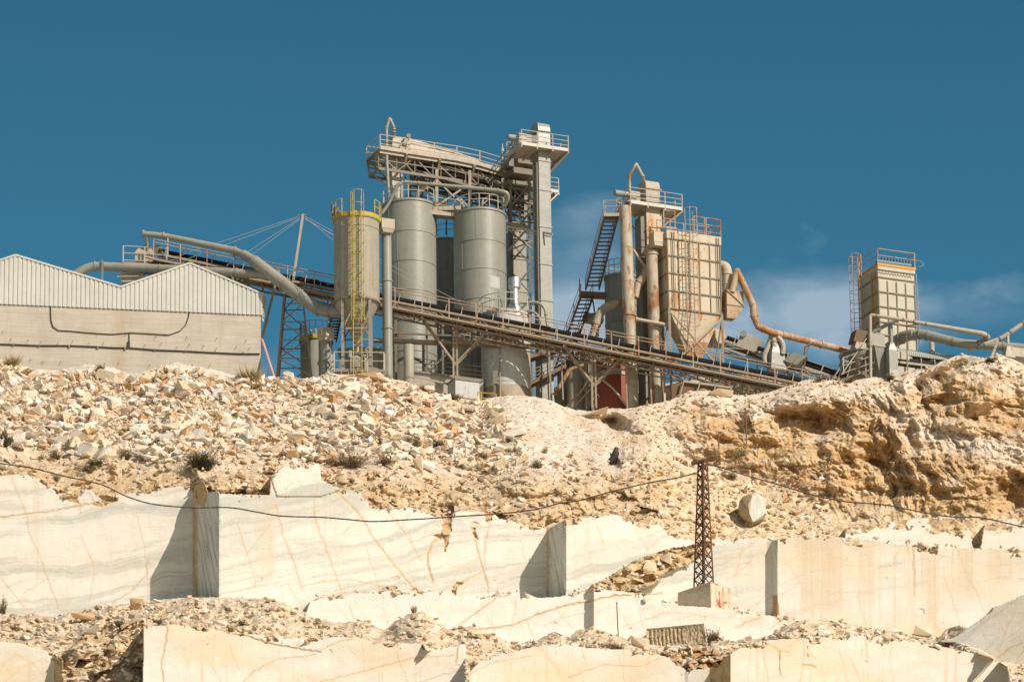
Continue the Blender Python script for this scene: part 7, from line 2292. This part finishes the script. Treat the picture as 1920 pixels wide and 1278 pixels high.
for i, (u, v, sx, sz, kind, lab) in enumerate((
        (690, 712, 1.7, .55, 'orange', 'long orange stained slab on the crest below the yellow ladder'),
        (1352, 741, 1.9, .45, 'cream', 'long cream slab resting on the white crest right of the rusty filter'),
        (1112, 777, 2.2, .4, 'cream', 'long flat brown ledge of rock over the dark hollow below the red tank'),
        (797, 783, 1.5, .6, 'orange', 'brown orange slab wedged between boulders low in the rubble slope'),
        (800, 878, 1.1, 1.0, 'white', 'white pyramid shaped rock at the foot of the rubble slope'),
        (784, 878, .8, .9, 'cream', 'cream rock leaning on the white pyramid shaped rock'),
        (258, 1136, 1.0, .8, 'orange', 'rock with an orange face on the bench edge by the dark slot'),
        (160, 1162, 1.7, .7, 'orange', 'flat orange slab lying on the lower earth bench'),
        (165, 1184, 1.5, .6, 'white', 'pale slab leaning against the brown broken rock'),
        (1242, 1054, 1.2, .9, 'cream', 'boulder caught in the dirt lens between the marble faces'),
        (1218, 1066, 1.0, .8, 'cream', 'smaller boulder lower in the dirt lens between the marble faces'),
        (1284, 920, .9, .8, 'cream', 'brown boulder on the slope left of the lattice pole'),
        (412, 1170, .9, .35, 'white', 'small flat white stone on the earth above the lowest face'),
        (610, 1188, .8, .4, 'cream', 'small rounded stone at the left end of the middle earth bank'),
        (1520, 1012 - 8, .7, .4, 'white', 'small pale stone on the rim of the wide right face'),
        (1195, 1210, 1.2, .5, 'cream', 'flat cream stone beside the drilled block'),
        (1545, 1190, .8, .6, 'white', 'white rock chip at the right end of the lower bench'),
        (1730, 1187, 1.3, .5, 'white', 'white slab at the foot of the wide right face'),
        (900, 1192, 1.3, .5, 'cream', 'slab sunk in the earth bank above the narrow gap'))):
    y = place_rock(u, v, max(sx, sz) * .6, kind, lab, None, sc=(sx, .9 * min(sx, 1.4), sz * 1.6), rot=(rr.uniform(-.1, .1), rr.uniform(-.12, .12), rr.uniform(-.25, .25)), seed=500 + i)

# the uncountable rest: one mesh per kind of rubble
def scatter(name, label, n, fn, smin, smax, cols, power=2.2, seed=1, sink=.2, cat='rubble'):
    r3 = np.random.RandomState(seed)
    V_, F_, C_ = [], [], []
    base = []
    for me in base_meshes:
        vs = np.array([v.co[:] for v in me.vertices]); fs = [tuple(p.vertices) for p in me.polygons]
        base.append((vs, fs))
    off = 0; k = 0; tries = 0
    while k < n and tries < n * 12:
        tries += 1
        u, v = fn[1](r3)
        if r3.rand() > fn[0](u, v): continue
        s = smin + (smax - smin) * r3.rand() ** power
        vs, fs = base[r3.randint(len(base))]
        a, b_, g = r3.uniform(-.55, .75), r3.uniform(-.6, .6), r3.uniform(0, 6.28)
        Rm = np.array(Matrix.Rotation(g, 3, 'Z') @ Matrix.Rotation(a, 3, 'X') @ Matrix.Rotation(b_, 3, 'Y'))
        sc = s * np.array([r3.uniform(.9, 1.8), r3.uniform(.8, 1.3), r3.uniform(.5, 1.0)])
        p = surf(u, v)
        q = (vs * sc) @ Rm.T + np.array([p.x, p.y - s * .1, p.z + s * (.5 - sink) * .6])
        V_.append(q); F_ += [tuple(i + off for i in f) for f in fs]; off += len(q)
        c = np.array(cols[r3.choice(len(cols))]) * r3.uniform(.82, 1.12)
        C_.append(np.repeat(np.append(c, 0.0)[None], len(q), 0))
        k += 1
    me = bpy.data.meshes.new(name)
    me.from_pydata(np.concatenate(V_).tolist(), [], F_)
    ca = me.color_attributes.new('stone', 'FLOAT_COLOR', 'POINT')
    ca.data.foreach_set('color', np.concatenate(C_).astype(np.float32).reshape(-1))
    me.materials.append(m_chip)
    o = bpy.data.objects.new(name, me); COL.objects.link(o)
    tag(o, label, cat, kind='stuff')
    return o
m_chip, nt, b = new_mat('stone_chips')
at = N(nt, 'ShaderNodeAttribute', attribute_name='stone'); g_ = N(nt, 'ShaderNodeNewGeometry')
c = mix(nt, .8, at.outputs['Color'], mix(nt, ramp(nt, noise(nt, g_.outputs['Position'], 3.5, 6, .7), .38, .62), (.74, .68, .60), (1.15, 1.13, 1.1)), 'MULTIPLY')
nt.links.new(c, b.inputs['Base Color']); b.inputs['Roughness'].default_value = .88; b.inputs['Specular IOR Level'].default_value = .15
W1, W2, O1, G1, S1 = (.79, .745, .67), (.69, .60, .47), (.58, .38, .20), (.60, .55, .47), (.62, .50, .36)
rubc = (coarse, lambda r: (r.uniform(-40, 990), r.uniform(685, 895)))
rub = (in_rubble, lambda r: (r.uniform(-40, 990), r.uniform(685, 895)))
scatter('rubble', 'pale broken marble rubble covering the slope under the plant', 5600, rubc, .20, .85, [W1, W1, W2, W2, W1, O1, W2, S1], 2.4, 11)
scatter('rubble', 'fine marble chips between the rocks of the slope', 9000, rub, .06, .26, [W1, W2, W2, S1, O1], 1.2, 12)
def low_zone(u, v):
    i = int(np.clip(np.searchsorted(us, u), 0, NX - 1))
    j = int(np.clip(np.searchsorted(vs_, v), 0, NY - 1))
    return .9 if v < topA[i] - 3 and LAYER[j, i] == 0 else 0
scatter('rubble', 'stones and grit on the sandy slope above the marble faces', 2600, (low_zone, lambda r: (r.uniform(-40, 1560), r.uniform(860, 1010))), .07, .5, [W1, W2, S1, S1, O1], 3.0, 13)
def pile_zone(u, v):
    j = int(np.clip(np.searchsorted(vs_, v), 0, NY - 1)); i = int(np.clip(np.searchsorted(us, u), 0, NX - 1))
    return 1.0 if LAYER[j, i] in (4, 5) else 0
scatter('earth_clods', 'loose clods and pebbles on the earth banks of the benches', 2400, (pile_zone, lambda r: (r.uniform(-40, 1960), r.uniform(1020, 1290))), .05, .45, [(.64, .52, .37), (.58, .46, .32), (.68, .58, .44), W2, W1], 2.6, 14, cat='clods')
def mound(u, v):
    i = int(np.clip(np.searchsorted(us, u), 0, NX - 1))
    return .8 if v > crest[i] + 2 and v < 900 else 0
scatter('earth_clods', 'small pale lumps on the white mound right of the rubble slope', 1700, (mound, lambda r: (r.uniform(900, 1260), r.uniform(738, 900))), .04, .17, [(.66, .57, .46), (.62, .52, .40), W1], 2.6, 15, cat='clods')
def cliffz(u, v):
    i = int(np.clip(np.searchsorted(us, u), 0, NX - 1))
    return (.9 if v < crest[i] + 40 else .35) if crest[i] - 1 < v < 1000 and v < topA[i] - 25 else 0
scatter('earth_clods', 'crumbled stone on the ledges of the ochre cliff', 2600, (cliffz, lambda r: (r.uniform(1180, 1960), r.uniform(655, 1000))), .06, .34, [(.66, .58, .47), (.56, .42, .25), (.60, .50, .36)], 2.8, 16, cat='clods')
def rim(u, v):
    i = int(np.clip(np.searchsorted(us, u), 0, NX - 1))
    return 1.0 if abs(v - topA[i] + 3) < 4 or abs(v - topC[i] + 3) < 3 or abs(v - topE[i] + 3) < 3 else 0
scatter('rubble', 'chips lying along the rims of the cut marble faces', 1500, (rim, lambda r: (r.uniform(-40, 1960), r.uniform(865, 1250))), .06, .3, [W1, W1, W2, S1], 2.4, 17)

# ================================================================== PLANTS
def leafy(name, cols):
    m, nt, b = new_mat(name)
    g2 = N(nt, 'ShaderNodeNewGeometry')
    c = mix(nt, g2.outputs['Random Per Island'], cols[0], cols[1])
    nt.links.new(c, b.inputs['Base Color']); b.inputs['Roughness'].default_value = .8; b.inputs['Specular IOR Level'].default_value = .1
    return m
G = {'dark': leafy('dark_scrub', ((.04, .042, .018), (.115, .105, .045))), 'dry': leafy('dry_grass', ((.28, .21, .10), (.50, .39, .21))),
     'green': leafy('green_weed', ((.06, .085, .025), (.14, .16, .05))), 'olive': leafy('olive_scrub', ((.11, .10, .035), (.34, .27, .13))), 'brown': leafy('withered_scrub', ((.10, .07, .035), (.34, .25, .13)))}
def shrub(label, u, v, ru, rv, mat, n=260, dirn=None, leaves=True, name='shrub', cat='shrub'):
    """bundle of stems fanning out of one root, each a bent blade with small leaves"""
    r4 = random.Random(int(u * 7 + v))
    p = surf(u, v + rv * .45) + Vector((0, -.05, -.05))
    W_, H_ = ru * PX, rv / 24.6 * 2
    mb_s, mb_l = MB(), MB()
    for i in range(n):
        a = r4.uniform(0, 2 * math.pi); e = r4.uniform(.15, 1)
        d = Vector((math.cos(a) * e, math.sin(a) * e * .7, r4.uniform(.35, 1.0)))
        if dirn: d = Vector(dirn) + Vector((r4.gauss(.1, .42), r4.gauss(0, .3), r4.gauss(0, .26)))
        tip = Vector((d.x * W_, d.y * W_, d.z * H_)) * r4.uniform(.45, 1.05)
        root = p + Vector((r4.uniform(-.35, .35) * W_, r4.uniform(-.2, .2) * W_, 0)) * (0.35 if dirn else 1)
        mid = root + tip * .55 + Vector((r4.uniform(-.05, .05), 0, .04 if not dirn else .06)) * H_
        s = Vector((math.sin(a + 1.3), math.cos(a + .4), .3)).normalized() * r4.uniform(.010, .022) * (.6 if dirn else 1.0 if leaves else 1.5)
        mb_s.add([root - s, root + s, mid + s * .8, root + tip, mid - s * .8], [(0, 1, 2, 4), (4, 2, 3)])
        if leaves:
            for k in range(5):
                q = root.lerp(mid, r4.uniform(.4, 1)) if k < 2 else mid.lerp(root + tip, r4.uniform(0, 1))
                l1 = Vector((r4.uniform(-1, 1), r4.uniform(-1, 1), r4.uniform(-.3, 1))).normalized() * r4.uniform(.05, .12)
                l2 = l1.cross(Vector((r4.uniform(-1, 1), r4.uniform(-1, 1), r4.uniform(-1, 1)))).normalized() * .022
                mb_l.add([q, q + l1 * .5 + l2, q + l1, q + l1 * .5 - l2], [(0, 1, 2, 3)])
    t = thing(name, label, cat, p)
    mb_s.build('stems', G['brown'] if mat == 'green' else G[mat], t)
    if leaves: mb_l.build('leaves', G[mat], t)
for args in (
    ('large dark dry shrub in front of the rubble, nearest the slot in the marble', 378, 870, 40, 20, 'dark', 700),
    ('low wide dark scrub at the rubble foot above the grey-green marble', 655, 868, 52, 15, 'brown', 420),
    ('dark scrub right of the low wide scrub, beside the leaning rocks', 722, 866, 30, 12, 'brown', 220),
    ('olive shrub in the rubble left of its dark twin', 775, 832, 22, 14, 'olive', 220),
    ('dark shrub in the rubble right of its olive twin', 818, 838, 22, 13, 'dark', 220),
    ('small green tuft at the right edge of the rubble', 906, 858, 15, 11, 'olive', 130),
    ('green leafy weed on the foot of the white mound', 955, 849, 9, 7, 'green', 90),
    ('small pale green sprig higher on the white mound', 953, 827, 6, 4, 'green', 50),
    ('dry yellowish tuft on the slope right of the green weed', 1006, 872, 13, 10, 'olive', 130),
    ('green leafy patch at the left foot of the rubble', 180, 868, 26, 9, 'green', 200),
    ('second green patch closer to the large dark shrub', 235, 856, 18, 10, 'green', 150),
    ('withered brown shrub under the left green patch', 165, 880, 20, 9, 'brown', 130),
    ('dark scrub at the left edge of the picture below the rubble', 8, 828, 20, 16, 'dark', 200),
    ('brown scrub in front of the foot of the rubble left of the green patch', 105, 856, 16, 9, 'brown', 120),
    ('wide yellow dry grass clump at the left end of the crest', 20, 682, 30, 17, 'dry', 420),
    ('dry grass tuft below the left clump of the crest', 55, 698, 20, 9, 'dry', 220),
    ('small dry bush between the sand heaps against the concrete wall', 187, 692, 13, 9, 'olive', 130),
    ('wide golden dry grass at the right corner of the concrete building', 465, 708, 36, 17, 'dry', 700),
    ('dry grass trailing down the rubble below the building corner', 482, 724, 30, 10, 'dry', 260),
    ('dry grass tuft on the crest beside the short thick pipe', 722, 707, 18, 8, 'dry', 160),
    ('dry grass on the crest left of the white cabin', 795, 726, 22, 7, 'dry', 180),
    ('brown scrub in front of the white cabin', 850, 744, 20, 7, 'brown', 150),
    ('round green tuft on the slope right of the lattice pole', 1370, 893, 17, 8, 'olive', 150),
    ('sparse green growth around the mossy rod on the cliff', 1400, 800, 15, 26, 'olive', 130),
    ('golden dry growth on the ledge beneath the mossy rod', 1385, 848, 34, 12, 'dry', 240),
    ('faint olive growth low on the cliff over the right cable', 1670, 925, 22, 16, 'olive', 110),
    ('green tuft on the crest at the end of the feed conveyor', 1535, 712, 12, 5, 'olive', 80),
    ('low green tuft on the crest in front of the crusher', 1592, 712, 16, 6, 'olive', 110),
    ('brown green bush on the crest under the narrow chute', 1669, 708, 12, 9, 'brown', 140),
    ('dark tuft on the white rock under the rising pipe', 1856, 676, 13, 6, 'dark', 110),
    ('dry tuft on the bright top of the right-hand rock', 1805, 682, 14, 8, 'dry', 100),
    ('yellow flowering tuft beside the end box at the right edge', 1912, 650, 9, 6, 'dry', 90),
    ('withered brown bush right of the drilled block', 1336, 1196, 18, 14, 'brown', 180),
    ('small dark tuft on the earth above the leftmost low marble face', 222, 1170, 18, 7, 'olive', 130),
    ('small scrub tuft on the lower bench under the slot', 302, 1166, 16, 7, 'olive', 120),
    ('small green tuft on the earth bank above the low face crack', 453, 1168, 9, 7, 'olive', 80),
    ('leafless grey twigs at the left edge above the lower earth bank', 5, 1140, 14, 22, 'brown', 40)):
    shrub(*args, leaves=args[5] != 'dry', name='grass_tuft' if args[5] == 'dry' else 'shrub', cat='grass tuft' if args[5] == 'dry' else 'shrub')
shrub('brown beard of dry grass hanging over the lowest marble face', 1160, 1203, 46, 24, 'brown', 2000, dirn=(-.78, -.3, -.30), leaves=False, name='grass_tuft', cat='grass tuft')

rr = random.Random(55)
proto = None
k = 0
while k < 26:
    u, v = rr.uniform(0, 1500), rr.uniform(845, 905)
    if k % 3 == 0: u, v = rr.uniform(0, 1880), rr.uniform(1140, 1200)
    j = int(np.clip(np.searchsorted(vs_, v), 0, NY - 1)); i = int(np.clip(np.searchsorted(us, u), 0, NX - 1))
    if LAYER[j, i] not in (0, 4) or v < crest[i] + 20: continue
    if proto is None:
        shrub('tiny straw coloured tuft rooted among the stones below the rubble or on an earth bank', u, v, 8, 6, 'dry', 60, leaves=False, name='straw_tuft', cat='grass tuft')
        proto = [o for o in COL.objects if o.name.startswith('straw_tuft')][0]
        proto['group'] = 'tiny straw tufts among the stones'
        pk = [o for o in COL.objects if o.parent == proto]
    else:
        c = proto.copy(); COL.objects.link(c); c.location = surf(u, v) + Vector((0, -.05, -.05))
        c.rotation_euler = (0, 0, rr.uniform(0, 6.28)); s = rr.uniform(.7, 1.6); c.scale = (s, s, s)
        for ch in pk:
            e = ch.copy(); COL.objects.link(e); e.parent = c
    k += 1
